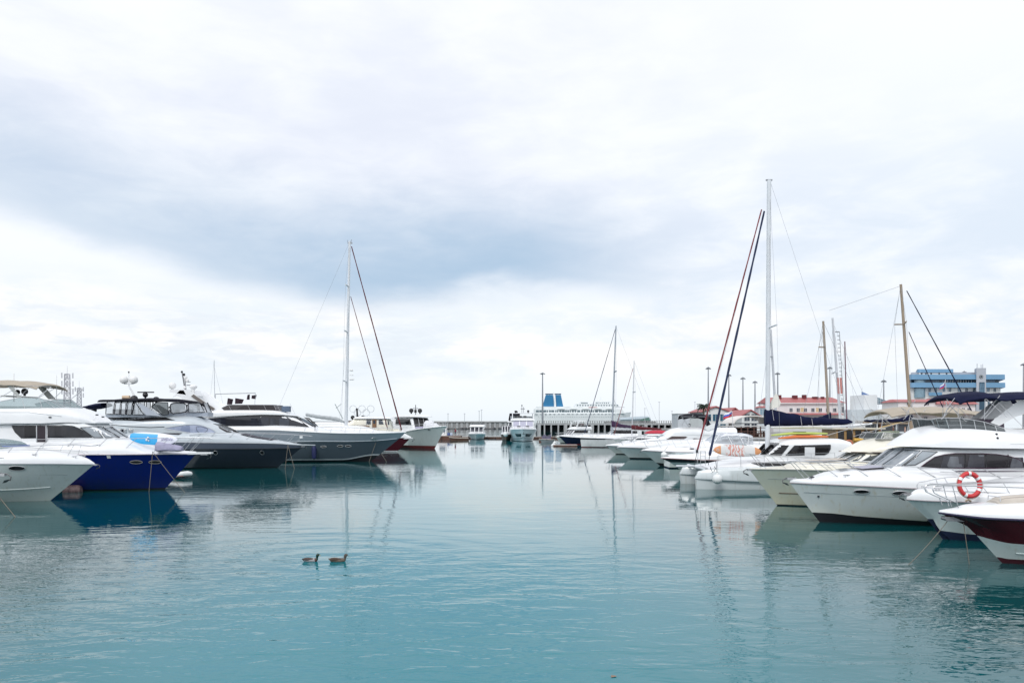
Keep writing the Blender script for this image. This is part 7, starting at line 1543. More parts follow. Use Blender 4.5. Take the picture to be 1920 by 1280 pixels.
    for (a, b_), (c, d) in (((1307, 846), (1301, 879)), ((1331, 851), (1327, 879))): p, q = fr.at(a, b_), fr.at(c, d); MB().lathe([(.03, -.12), (.08, -.1), (.08, .08), (.03, .1)], (-p[0], 0, p[1] + .02), 10).tube([(-p[0], 0, p[1]), (-q[0], 0, q[1])], .02, 5).build('furler', DKGREY, t)
    MB().tube([(.7, 0, 1.28), (-.6, 0, 1.28), (-2.4, 0, 1.3)], .06, 6).build('bowsprit', ALU, t)
    sleeve(t, fr, [(1434, 766.5), (1446, 766.8), (1469, 772.5), (1498, 776.8), (1512, 781.5), (1543, 783), (1580, 784.5), (1593, 786), (1596, 789)], [(1434, 799), (1469, 799), (1512, 797.5), (1560, 796.2), (1593, 795), (1596, 793)], .24, NAVYC, 'boom_cover')
    mb = MB(); rings = []
    for px, y1, y2 in ((1445, 798.5, 803), (1500, 797.5, 803), (1560, 796.5, 802), (1605, 794.5, 799), (1634, 792.5, 796)):
        s, a = fr.at(px, y1); b_ = fr.at(px, y2)[1]; rings.append([(-s, .15 * cos(q), (a + b_) / 2 + (a - b_) / 2 * sin(q)) for q in [2 * pi * k / 10 for k in range(10)]])
    mb.loft(rings).build('boom', WHITE, t)
    for a, b_ in ((1448, 768), (1501, 780), (1522, 784)): p = fr.at(a, b_, .27); q = fr.at(a + 3, b_ + 20, .27); MB().tube([(-p[0], .27, p[1]), (-q[0], .27, q[1])], .014, 4).build('cover_tie', mat('pale_webbing', (.5, .5, .55), .8), t)
    A_ = fr.at(1444, 766); B_ = fr.at(1454, 738); C_ = fr.at(1450, 752); MB().loft([[(-A_[0], -.3, A_[1]), (-A_[0] - .5, -.2, A_[1] + .1), (-A_[0] - .5, .2, A_[1] + .1), (-A_[0], .3, A_[1])], [(-C_[0] + .1, -.12, C_[1]), (-C_[0] - .45, -.1, C_[1] - .1), (-C_[0] - .45, .1, C_[1] - .1), (-C_[0] + .1, .12, C_[1])], [(-B_[0], -.03, B_[1]), (-B_[0] - .12, -.03, B_[1] - .05), (-B_[0] - .12, .03, B_[1] - .05), (-B_[0], .03, B_[1])]]).build('sail_head', mat('cream_sailcloth', (.66, .65, .60), .8, var=.1), t)
    # ladder, rails
    mb = MB()
    for px in (1313.5, 1322.5): p, q = fr.at(px, 845, 1.6), fr.at(px, 872, 1.6); mb.tube([(-p[0], 1.6, p[1]), (-q[0], 1.6, q[1])], .018, 5)
    for py in (846, 855, 863): p, q = fr.at(1313.5, py, 1.6), fr.at(1322.5, py, 1.6); mb.tube([(-p[0], 1.6, p[1]), (-q[0], 1.6, q[1])], .018, 5)
    mb.build('pulpit_seat', STEEL, t)
    for sd in (-1, 1):
        rl = MB(); y = sd * (half + .35); pts = [fr.at(px, 855 - (px - 1345) * .03, half + .35) for px in range(1345, 1580, 22)]; rl.tube([(-s, y, z) for s, z in pts], .011, 5); rl.tube([(-s, y, z - .3) for s, z in pts], .008, 4); rl = rl.build('guard_rail', STEEL, t)
        for s, z in pts[::2]: MB().tube([(-s, y, z), (-s, y, 1.3)], .014, 5).build('stanchion', STEEL, rl)
    # round fender hung from the near bow
    s, z = fr.at(1344.5, 897.5, half + .95); 
    o = MB().ball((0, 0, 0), .30, 18).lathe([(.07, 0), (.06, .06), (.03, .1)], (0, 0, .29), 8).build('ball_fender', RUBBER, loc=(fr.X + s, fr.Y - half - .98, z)); o['label'] = 'big round white fender hanging by the near catamaran bow'; o['category'] = 'fender'
    MB().tube([(0, 0, .36), (0, .35, 1.05)], .018, 5).build('lanyard', DKGREY, o)
    p = [fr.at(x, y, half + .72) for x, y in ((1332, 875), (1333, 880), (1336, 884.5), (1340, 882), (1341.5, 877), (1339, 874))]
    MB().tube([(-s, half + .72, z) for s, z in p], .022, 5).build('rope_loop', DKGREY, t)
    # kayaks on the coachroof
    for px0, px1, tp, bt, m, nm, lb, y in ((1446, 1552, 809.5, 815.5, mat('kayak_lime', (.52, .62, .14), .4, var=.12), 'kayak', 'lime yellow kayak lying above the orange one on the catamaran roof', .0), (1459, 1553, 815, 821.5, mat('kayak_orange', (.68, .17, .04), .4, var=.15), 'kayak', 'orange kayak under the lime one on the catamaran roof', .75)):
        a, b_ = fr.at(px0, tp, y)[0], fr.at(px1, tp, y)[0]; zt, zb = fr.at(1500, tp, y)[1], fr.at(1500, bt, y)[1]; mb = MB(); rings = []
        for i in range(19):
            u = i / 18; w_ = .34 * (1 - abs(2 * u - 1) ** 2.4) ** .7 + .01; up = .0 - .18 * max(0, (.35 - u)) / .35 * 1.0; hh = (zt - zb) / 2 * (.35 + .65 * (1 - abs(2 * u - 1) ** 2.5)); zc = (zt + zb) / 2 + up * (.6 if m else 1)
            rings.append([(a + (b_ - a) * u, y * -1 + w_ * cos(q), zc + hh * sin(q)) for q in [2 * pi * k / 12 for k in range(12)]])
        o = mb.loft(rings).build(nm, m, loc=(fr.X, fr.Y, 0)); o['label'] = lb; o['category'] = 'kayak'; o['group'] = 'kayaks stacked on the catamaran roof'
        MB().tube([(a + (b_ - a) * .5 + .42 * cos(q), -y + .2 * sin(q), zt + .01) for q in [2 * pi * k / 16 for k in range(17)]], .02, 5).build('cockpit_rim', BLACK, o)
    # patterned paddle board standing on edge along the rail
    c = fr.at(1382, 846, half + .1); Lh = 1.46; mb = MB(); rings = []
    for i in range(31):
        u = -1 + 2 * i / 30; ww = .345 * (1 - abs(u) ** 2.8) ** .6 + .004
        rings.append([(u * Lh, .02 + ww * sin(q) * .2 - .05 * cos(q) * (1 - abs(u) ** 8), ww * sin(q) - .02 * u) for q in [2 * pi * k / 12 for k in range(12)]])
    nm, nt_, b_ = nodes('fish_board'); Lk = nt_.links.new; g = N(nt_, 'ShaderNodeTexCoord'); sx = N(nt_, 'ShaderNodeSeparateXYZ'); Lk(g.outputs['Generated'], sx.inputs[0])
    rp = N(nt_, 'ShaderNodeValToRGB'); rp.color_ramp.interpolation = 'CONSTANT'; cr = rp.color_ramp; cr.elements[0].position = 0; cr.elements[0].color = (.62, .27, .12, 1); cr.elements[1].position = .155; cr.elements[1].color = (.66, .66, .66, 1)
    e = cr.elements.new(.86); e.color = (.62, .28, .12, 1)
    wv = N(nt_, 'ShaderNodeTexWave'); wv.inputs['Scale'].default_value = 1.6; wv.inputs['Distortion'].default_value = 9; wv.inputs['Detail'].default_value = 1; wv.inputs['Detail Scale'].default_value = 2.2; Lk(g.outputs['Object'], wv.inputs['Vector'])
    r2 = N(nt_, 'ShaderNodeValToRGB'); r2.color_ramp.elements[0].position = .50; r2.color_ramp.elements[0].color = (0, 0, 0, 1); r2.color_ramp.elements[1].position = .56; r2.color_ramp.elements[1].color = (1, 1, 1, 1); Lk(wv.outputs['Fac'], r2.inputs[0])
    r3 = N(nt_, 'ShaderNodeValToRGB'); cr = r3.color_ramp; cr.elements[0].position = .24; cr.elements[0].color = (0, 0, 0, 1); cr.elements[1].position = .30; cr.elements[1].color = (1, 1, 1, 1); e = cr.elements.new(.60); e.color = (1, 1, 1, 1); e = cr.elements.new(.66); e.color = (0, 0, 0, 1); Lk(sx.outputs[0], r3.inputs[0])
    mu = N(nt_, 'ShaderNodeMath', operation='MULTIPLY'); Lk(r2.outputs[0], mu.inputs[0]); Lk(r3.outputs[0], mu.inputs[1]); Lk(sx.outputs[0], rp.inputs[0])
    mx = N(nt_, 'ShaderNodeMix'); mx.data_type = 'RGBA'; mx.inputs[7].default_value = (.60, .28, .24, 1); Lk(mu.outputs[0], mx.inputs[0]); Lk(rp.outputs[0], mx.inputs[6]); Lk(mx.outputs[2], b_.inputs['Base Color']); b_.inputs['Roughness'].default_value = .35
    o = mb.loft(rings).build('paddle_board', nm, loc=(fr.X + c[0], fr.Y - half - .18, c[1] + .05)); o['label'] = 'orange-nosed white paddle board with red swirls on the catamaran rail'; o['category'] = 'paddle board'; o.rotation_euler.y = radians(1.5)
    MB().tube([(-1.2 + .07 * cos(q), -.07, .02 + .07 * sin(q)) for q in [2 * pi * k / 14 for k in range(15)]], .012, 4).build('printed_eye', WHITE, o)
boat_cat()
def boat_r8():
    fr = Frame(1239, 62, pi); t = root_of('speedboat', 'low speedboat with a dark sheer stripe behind the catamaran bows', 'motor boat', fr); L_, B = 9.5, 2.8
    h = Hull(L_, B, [(0, 1.28), (.7, .98), (2.1, 0)], [(0, 1.3), (3, 1.2), (L_, 1.1)], [(-.4, .45, .7), (.06, .72, .6), (.98, .93, .52), (1.0, .935, .52)], p=2.3, e=.48); h.build('hull', [HTE, ANTIF, DKGREY, REDC], [1, 0, 2, 2], t); h.rub(t, mat('red_brown_rub', (.20, .05, .05), .5), .025)
    dk = Surf([(-.02, 1.36)] + fr.C([(1255, 855), (1272, 852.5), (1290, 850.5), (1310, 849), (1330, 846)]) + [(L_, 2.0)], lambda s: h.zs(s), lambda s: h.bs(s) * .97 + .02, 0, L_, 2.6); dk.build('deck_moulding', WHITE, t)
    ws = Surf([(4.2, 1.9), (5.2, 2.35), (7, 2.4)], lambda s: 1.6, lambda s: .9 + .15 * (s - 4.2), 4.2, 6.4, 4); ws.build('windscreen', TEALG, t)
    o = MB().ball((0, 0, 0), .26, 14).lathe([(.05, 0), (.03, .1)], (0, 0, .25), 8).build('ball_fender', RUBBER, loc=at(1245, 852.5, 66)); o['label'] = 'small round white fender by the low dark-striped speedboat'; o['category'] = 'fender'; MB().tube([(0, 0, .3), (.3, 0, .7)], .014, 4).build('lanyard', ROPE, o)
boat_r8()
def boat_r9():
    fr = Frame(1203, 75, pi); t = root_of('express_cruiser', 'white open cruiser with clear vinyl cockpit enclosure', 'motor boat', fr); L_, B = 12, 3.7; b0 = b_at(L_, B, .48)
    h = Hull(L_, B, fr.C([(1203, 845), (1222, 860), (1246, 880)]), [(0, fr.at(1203, 844)[1])] + fr.N([(1240, 846), (1290, 847.5)], b0) + [(L_, 1.2)], [(-.4, .45, .7), (lambda s: max(.1, .45 - .10 * s), .76, .6), (.7, .9, .54)], p=2.3, e=.48)
    h.build('hull', [HTE, ANTIF], [1, 0, 0], t); h.rub(t, mat('faint_rub', (0, 0, 0)), .03); porthole(t, h, fr.on(1250, 850.8, h.y), .26, .075)
    dk = Surf([(-.02, h.zs(0) + .06)] + fr.C([(1215, 840), (1240, 836), (1270, 832), (1300, 829), (1320, 826)]) + [(L_, 2.3)], lambda s: h.zs(s), lambda s: h.bs(s) * .97 + .02, 0, L_, 2.7); dk.build('deck_moulding', WHITE, t)
    for px in (1297.5, 1318): s, z = fr.on(px, 841, dk.y); panes(t, dk.y, ellipse((s, z), .24, .06), DKWIN, 'deck_light')
    s0 = fr.at(1326, 830)[0]; s1 = fr.at(1404, 830)[0]
    top = fr.C([(1324, 828), (1333, 820), (1342, 814), (1349, 811.5), (1370, 811), (1395, 812.5), (1404, 816)]); en = Surf(top, lambda s: 1.9, lambda s: 1.3 + .1 * min(1, s - s0), top[0][0], top[-1][0], 6); en.build('cockpit_enclosure', VINYL, t)
    canopy(t, fr.C([(1341, 814), (1349, 811), (1370, 810.5), (1395, 812), (1404.5, 815)]), 1.45, mat('white_canvas', (0, 0, 0)), .14, .12, 'canvas_roof')
    mb = MB()
    for sd in (-1, 1):
        for a, b_ in (((1349, 813), (1334, 838)), ((1362, 812), (1376, 838)), ((1384, 812), (1397, 838)), ((1404, 815), (1402, 838))): p, q = fr.at(*a, 1.4), fr.at(*b_, 1.4); mb.tube([(-p[0], sd * 1.42, p[1]), (-q[0], sd * 1.42, q[1])], .03, 5)
    mb.build('enclosure_frame', WHITE, t)
    for px in (1365, 1385): s, z = fr.at(px, 832); MB().box(-s - .3, -s + .3, -.9, .9, z - .3, z + .45).build('seat', mat('seat_white', (0, 0, 0)), t)
    rail(t, h, [(.0, fr.at(1206, 828)[1])] + fr.C([(1240, 826), (1280, 824), (1320, 822)], 1.1), [.2, 1.3, 2.6, 3.9, 5.2], .018, .12, .4, basez=lambda s: dk.z(s, max(.05, h.bs(s) - .14)) if s > .3 else h.zs(0)); anchor(t, -.02, h.zs(0) - .04, .5)
boat_r9()
def boat_r10():
    fr = Frame(1157.5, 90, pi); t = root_of('flybridge_yacht', 'white flybridge cruiser with black bimini, furthest of the right-hand row', 'yacht', fr); L_, B = 14, 4.2; b0 = b_at(L_, B, .46)
    h = Hull(L_, B, fr.C([(1158, 839), (1172, 851), (1182, 860)]), [(0, fr.at(1157.5, 838)[1])] + fr.N([(1190, 839), (1240, 840)], b0) + [(L_, 1.3)], [(-.4, .45, .7), (.14, .78, .6), (.8, .9, .54)], p=2.3, e=.46)
    h.build('hull', [HTE, ANTIF], [1, 0, 0], t); h.rub(t, mat('faint_rub', (0, 0, 0)), .03)
    dk = Surf([(-.02, h.zs(0) + .06)] + fr.C([(1168, 834), (1180, 830), (1207, 824), (1225, 821), (1245, 819)]) + [(L_, 2.6)], lambda s: h.zs(s), lambda s: h.bs(s) * .97 + .02, 0, L_, 2.7); dk.build('deck_moulding', WHITE, t)
    top = fr.C([(1226, 823), (1238, 816.5), (1250, 811), (1256, 808), (1300, 806), (1320, 806)]); s0 = top[0][0]; hs = Surf(top + [(L_ * .9, top[-1][1])], lambda s: 1.6, lambda s: 1.2 + .35 * min(1, (s - s0) / 1.5), s0, L_ * .9, 6); hs.build('deckhouse', WHITE, t)
    for p in ([(1247, 824.3), (1260, 817.5), (1285, 817.8), (1289, 819), (1280, 824.5)], [(1290, 827.3), (1301, 821.5), (1316, 822), (1314, 827.5)]): panes(t, hs.y, fr.N(p, hs.y), mat('brown_glazing', (.09, .06, .06), .12, var=.3), 'side_window', fr=fr)
    for y0, y1 in ((-1.0, -.36), (-.3, .3), (.36, 1.0)): toppane(hs, s0 + .15, fr.at(1252, 811)[0], y0, y1, TEALG, t)
    ft = fr.C([(1242, 814), (1250, 808), (1262, 803), (1275, 801), (1300, 800.5), (1316, 801)]); fs = ft[0][0]; fl = Surf(ft + [(L_ * .9, ft[-1][1])], lambda s: fr.at(1260, 815)[1], [(fs, .8), (fs + 1, 1.5), (L_, 1.7)], fs, L_ * .93, 3); fl.build('flybridge', WHITE, t)
    A = lambda px, py, y=1.5: (-fr.at(px, py, y)[0], y, fr.at(px, py, y)[1])
    for sd in (-1, 1): MB().loft([[(A(x, y)[0], sd * 1.6, A(x, y)[2]), (A(x + dx, y + dy)[0], sd * 1.6, A(x + dx, y + dy)[2]), (A(x + dx, y + dy)[0], sd * 1.45, A(x + dx, y + dy)[2]), (A(x, y)[0], sd * 1.45, A(x, y)[2])] for x, y, dx, dy in ((1317, 800, 10, 8), (1325, 799, 8, 6), (1334, 795, 6, 6), (1342, 793, 2, 3))]).build('radar_arch', WHITE, t)
    canopy(t, fr.C([(1276, 778), (1285, 775.5), (1301, 774.6), (1315, 775.5), (1327.5, 779)]), 1.5, BLACKC, .28, .12, thick=.1)
    mb = MB(); rings = []
    for x, y, dx in ((1316, 779, 9), (1318, 786, 10), (1322, 793, 9), (1328, 799, 6)): s = fr.at(x, y, 1.3)[0]; s2 = fr.at(x + dx, y, 1.3)[0]; z = fr.at(x, y, 1.3)[1]; rings.append([(-s, .8, z), (-s2, .8, z), (-s2, 1.3, z), (-s, 1.3, z)])
    mb.loft(rings).build('rear_curtain', BLACKC, t)
    mb = MB()
    for sd in (-1, 1):
        for a, b_ in (((1278, 780), (1292, 800)), ((1300, 777), (1288, 800)), ((1276, 781), (1325, 781))): p, q = A(*a), A(*b_); rods(t, [[(p[0], sd * 1.45, p[2]), (q[0], sd * 1.45, q[2])]], .022, STEEL)
    dome(t, fr.at(1292, 800)[0], .2, fr.at(1292, 797)[1], .18, STEEL, 'searchlight')
    rail(t, h, [(.0, fr.at(1161, 822)[1])] + fr.C([(1190, 819), (1220, 818), (1245, 817)], 1.2), [.2, 1.4, 2.8, 4.2], .022, .12, .45, basez=lambda s: dk.z(s, max(.05, h.bs(s) - .14)) if s > .3 else h.zs(0)); anchor(t, -.02, h.zs(0) - .04, .6)
boat_r10()
# flags
def flag(pts, Y, label, pole, tri):
    A = [at(x, y, Y) for x, y in pts]; n = 12; t = thing('flag', label, 'flag', (pole[0][0], Y, 0)); X0 = pole[0][0]
    MB().tube([(pole[0][0] - X0, 0, pole[0][1]), (pole[1][0] - X0, 0, pole[1][1])], .03 * Y / 80, 5).build('flagpole', STEEL, t)
    for k, m in enumerate(tri):
        vs = []
        for i in range(n + 1):
            u = i / n
            for j in (k / 3, (k + 1) / 3):
                x = (A[0][0] * (1 - u) + A[1][0] * u) * (1 - j) + (A[3][0] * (1 - u) + A[2][0] * u) * j; z = (A[0][2] * (1 - u) + A[1][2] * u) * (1 - j) + (A[3][2] * (1 - u) + A[2][2] * u) * j
                vs.append((x - X0, .12 * sin(u * 7 + j), z + .03 * sin(u * 9)))
        MB().add(vs, [(2 * i, 2 * i + 1, 2 * i + 3, 2 * i + 2) for i in range(n)]).build('cloth_band', m, t)
FW, FB, FR = mat('flag_white', (.78, .78, .8), .8), mat('flag_blue', (.05, .12, .50), .8), mat('flag_red', (.60, .04, .05), .8)
p = at(1372.5, 770, 92); q = at(1374, 800, 92)
flag([(1357, 776), (1372.5, 769.5), (1372.5, 779), (1357, 786)], 92, 'white blue and red flag in front of the red-roofed houses', ((p[0], p[2]), (q[0], q[2])), (FW, FB, FR))
p = at(1773, 711, 92); q = at(1775, 782, 92)
flag([(1761.5, 727), (1772.5, 713), (1773, 723), (1762, 731)], 92, 'white blue and red flag drooping in front of the blue-banded office', ((p[0], p[2]), (q[0], q[2])), (FW, FB, FR))
# sailing yachts in the background on the right: masts, booms, hulls behind the others
def bg_sail(px_bow, Y, a, L_, label, base, head, r, m, spr, stays, wires, cover=None, boom=None, hull=None, z=1.2):
    fr = Frame(px_bow, Y, a); t = root_of('sailing_yacht', label, 'sailing yacht', fr); h = Hull(L_, L_ * .28, [(0, z), (.8, 0)], [(0, z + .05), (L_, z - .1)], [(-.4, .4, .7), (.1, .82, .55)], e=.45); h.build('hull', [hull or HG, NAVYC], [1, 0], t); h.deck(t, WHITE); h.rub(t, WHITE, .04)
    Surf([(L_ * .25, z + .1), (L_ * .4, z + .5), (L_ * .75, z + .55)], lambda s: z - .05, L_ * .09, L_ * .25, L_ * .78, 3).build('coachroof', WHITE, t)
    mst = sail_rig(t, fr, base, head, r, r * .7, m, spr, stays, wires=wires, thick_wire=.011)
    if cover: sleeve(t, fr, *cover)
    if boom: p, q = fr.at(*boom[0]), fr.at(*boom[1]); MB().tube([(-p[0], 0, p[1]), (-q[0], 0, q[1])], .08, 6).build('boom', m, t)
    rail(t, h, [(0, z + .75), (L_ * .5, z + .7), (L_ * .9, z + .65)], [.4, 2, 4, 6], .016, .08, .04)
    return t, mst, fr
bg_sail(1850, 60, 0, 13.5, 'sailing yacht with wooden mast and navy mainsail cover behind the large white yacht', (1709, 806), (1689, 533), .135, WOODM, [(608, .9, .1)], [((1700, 545), (1846, 815), .045, NAVYC), ((1704, 622), (1787, 806), .035, NAVYC)], [((1689, 536), (1555, 582), 0), ((1689, 536), (1640, 800), 0)],
        ([(1709, 772), (1700, 779), (1690, 783), (1675, 785), (1650, 786), (1622, 787)], [(1709, 790), (1700, 790.5), (1675, 791.5), (1650, 791.5), (1622, 790)], .2, NAVYC, 'boom_cover'), ((1709, 793), (1618, 792)))
bg_sail(1640, 66, 0, 12.5, 'sailing yacht with tapering wooden mast behind the catamaran boom', (1555, 812), (1543.5, 602), .125, WOODM, [(651, .6, .08)], [], [((1544, 604), (1636, 806), 0), ((1545, 610), (1500, 800), 0), ((1544, 604), (1538, 760), .8)],
        ([(1557, 772), (1548, 777), (1538, 781), (1520, 783), (1500, 785)], [(1557, 790), (1538, 791), (1520, 791.5), (1500, 791)], .2, NAVYC, 'boom_cover'), ((1556, 793), (1498, 792)))
t, mst, fr = bg_sail(1640, 86, 0, 14, 'sailing yacht with pale mast and red-lettered ladder behind the wooden mast', (1577, 806), (1561, 596), .16, mat('pale_mast', (0, 0, 0)), [(696, .7, -.2)], [], [((1562, 606), (1645, 800), 0), ((1562, 606), (1600, 800), 1)])
mb = MB()
for i in range(22): a, b_ = fr.at(1569 + i * .45, 622 + i * 7.4), fr.at(1574 + i * .40, 622 + i * 7.4); mb.tube([(-a[0], 0, a[1]), (-b_[0], 0, b_[1])], .03, 4)
a, b_ = fr.at(1574, 622), fr.at(1583, 780); mb.tube([(-a[0], 0, a[1]), (-b_[0], 0, b_[1])], .03, 4); a, b_ = fr.at(1566, 622), fr.at(1574, 622); mb.tube([(-a[0], 0, a[1]), (-b_[0], 0, b_[1])], .05, 4); mb.build('mast_steps', GALV, mst)
for x0 in (1569.3, 1574.5):
    a, b_ = fr.at(x0, 708), fr.at(x0 + 1.8, 738); MB().hexa([(-b_[0] - .07, -.16, b_[1]), (-b_[0] + .14, -.16, b_[1]), (-b_[0] + .14, -.12, b_[1]), (-b_[0] - .07, -.12, b_[1]), (-a[0] - .07, -.16, a[1]), (-a[0] + .14, -.16, a[1]), (-a[0] + .14, -.12, a[1]), (-a[0] - .07, -.12, a[1])]).build('red_pennant', mat('faded_red', (0, 0, 0)), mst)
bg_sail(1500, 72, 0, 12, 'sailing yacht with slim grey mast just right of the catamaran mast', (1456, 800), (1445, 618), .13, mat('slim_mast', (.5, .52, .56), .4), [(669, .45, .05)], [], [((1445, 618), (1420, 800), 0), ((1446, 620), (1462, 790), .8)])
bg_sail(1640, 110, 0, 12, 'sailing yacht with thin plum-coloured mast at the end of the red-roofed hall', (1588, 806), (1584, 640), .11, mat('plum_mast', (.16, .07, .10), .5), [], [], [((1584, 642), (1610, 800), 0), ((1584, 642), (1566, 800), 0)])
bg_sail(420, 100, 0, 12, 'sailing yacht with thin mast and dark cloths drying behind the blue-grey yacht', (403, 790), (401.6, 675), .05, mat('pale_mast', (0, 0, 0)), [], [], [((402, 688), (420, 765), 0)])
def cloths():
    Y = 101; x0, y0, z0 = at(404, 738.5, Y); t = thing('drying_line', 'four dark cloths pegged under a thin boom above the blue-grey yacht', 'cloths', (x0, Y, 0)); 
    a, b_ = at(404, 738.5, Y), at(479, 736.5, Y); MB().tube([(0, 0, a[2]), (b_[0] - x0, 0, b_[2])], .05, 5).tube([(0, 0, a[2]), (-.1, 0, 3)], .05, 5).tube([(b_[0] - x0, 0, b_[2]), (at(476, 775, Y)[0] - x0, 0, 4.6)], .03, 4).build('boom', STEEL, t)
    for (u0, v0), (u1, v1), (u2, v2), (u3, v3) in (((427, 746), (437, 748), (435, 758), (425, 758)), ((441, 746), (457, 748.5), (454, 756.5), (440, 757)), ((464, 740), (468, 739), (468, 749), (462, 749)), ((472, 741), (481, 740), (479, 748), (471, 747))):
        P4 = [at(*q, Y) for q in ((u0, v0), (u1, v1), (u2, v2), (u3, v3))]; vs = []
        for i in range(7):
            u = i / 6
            for j in range(4):
                v = j / 3; x = (P4[0][0] * (1 - u) + P4[1][0] * u) * (1 - v) + (P4[3][0] * (1 - u) + P4[2][0] * u) * v; z = (P4[0][2] * (1 - u) + P4[1][2] * u) * (1 - v) + (P4[3][2] * (1 - u) + P4[2][2] * u) * v
                vs.append((x - x0, .09 * sin(u * 8 + v), z))
        MB().add(vs, [(i * 4 + j, i * 4 + j + 1, i * 4 + j + 5, i * 4 + j + 4) for i in range(6) for j in range(3)]).build('dark_cloth', mat('dark_plum_cloth', (.035, .018, .03), .9, var=.4, scale=3), t)
cloths()
def tour_boat():
    fr = Frame(1556, 57, pi); t = root_of('wooden_boat', 'brown wooden tour boat with windowed cabin behind the cream flybridge boat', 'boat', fr); WD = mat('dark_wood', (.13, .065, .03), .55, var=.35, scale=2, stretch=(.3, 1, 2)); OC = mat('ochre_wood', (.34, .20, .07), .5, var=.3, scale=2)
    h = Hull(13, 3.6, [(0, 2.2), (1.3, 0)], [(0, 2.3), (3, 1.9), (8, 1.6), (13, 1.7)], [(-.4, .45, .7), (.1, .82, .55), (1.0, .93, .5)], e=.42); h.build('hull', [WD, OC], [0, 0, 1], t); h.rub(t, OC, .06); h.deck(t, OC)
    x0, x1 = fr.at(1568, 812, 1.3)[0], fr.at(1650, 812, 1.3)[0]; zt, zb = fr.at(1600, 804.5, 1.3)[1], 1.6
    MB().box(-x1, -x0, -1.3, 1.3, zb, zt).build('cabin', OC, t); MB().box(-x1 - .3, -x0 + .35, -1.5, 1.5, zt + .003, zt + .1).build('cabin_roof', mat('cream_roof', (.62, .58, .48), .7), t)
    x = x0 + .12
    while x < x1 - .4:
        for sd in (-1, 1): MB().box(-x - .42, -x, sd * 1.3 - .02, sd * 1.3 + .02, zt - .72, zt - .08).build('window', DKWIN, t)
        x += .60
    rail(t, h, [(0, 3.0), (4, 2.6), (9, 2.4)], [.5, 1.5, 2.5, 3.5, 4.5, 5.5], .03, .05, .05, mid=.5, m=OC)
    for k, (px, py) in enumerate(((1591, 832), (1595, 829))): pass
    c = fr.at(1591, 832, 1.75); o = thing('lifebuoy', 'faded orange lifebuoy on the brown wooden tour boat', 'lifebuoy', (fr.X + c[0], fr.Y - 1.8, c[1])); MB().tube([(.24 * cos(q), 0, .24 * sin(q)) for q in [2 * pi * k / 20 for k in range(21)]], .06, 8, caps=False).build('ring', mat('faded_orange', (.60, .20, .12), .6), o)
    mb = MB(); 
    for k in range(5): c = fr.at(1604 + k * 3, 824.5, 1.7); mb.ball((-c[0], 1.7, c[1]), .13, 8)
    mb.build('yellow_floats', mat('yellow_float', (.60, .36, .06), .6), t)
    a, b_, c = fr.at(1600, 822, 1), fr.at(1655, 800, 1), fr.at(1690, 792, 1); MB().tube([(-a[0], 1, a[1]), (-b_[0], 1, b_[1]), (-c[0], 1, c[1])], .05, 6).build('bowsprit', mat('yellow_spar', (.50, .36, .16), .5), t)
tour_boat()
t, h, fr = yacht('cabin_cruiser', 'white cruiser between the catamaran mast and the clear vinyl enclosure', 'motor boat', WX(1394, 68), 68, pi, 9, 3.0, 1.9, hs_z=.9, fly=False, win=TEALG, screen=TEALG)
yacht('motor_boat', 'pale motor boat with small windows behind the beige bimini boat stern', 'motor boat', WX(1640, 52), 51.5, pi, 9, 3.0, 1.6, hs_z=1.1, fly=False, win=GRWIN)
for i, (px, Y, sh, tr, lb) in enumerate(((1711, 112, (.20, .26, .34), (.05, .06, .09), 'person in a grey-blue shirt on the quay below the wooden mast'), (1697, 118, (.45, .30, .25), (.03, .03, .04), 'person in a salmon shirt on the quay left of the grey-blue shirt'), (1218, 124, (.20, .04, .10), (.02, .02, .05), 'person in dark red by the covered red tender'), (1728, 116, (.5, .5, .5), (.05, .08, .16), 'person in a pale grey top on the quay, rightmost of three'))):
    person(WX(px, Y), Y, 1.76 if px > 1300 else .75, i * 1.3, lb, sh, tr)
def shed():
    Y = 150; t = thing('market_kiosks', 'row of dark-fronted quay kiosks with a pale roof under the blue office', 'kiosk', (0, Y, 1.76)); 
    for k in range(7):
        a, b_ = WX(1620 + k * 30, Y), WX(1646 + k * 30, Y); MB().box(a, b_, 0, 4, 0, 2.6).build('wall', (WALLW, mat('brown_panel', (0, 0, 0)), mat('pale_blue_wall', (0, 0, 0)))[k % 3], t)
        MB().box(a + .25, b_ - .25, -.03, -.003, .7, 2.1).build('opening', mat('dark_void', (0, 0, 0)), t); MB().box(a - .15, b_ + .15, -1, 4.1, 2.604, 2.75).build('roof', WALLW, t)
shed()
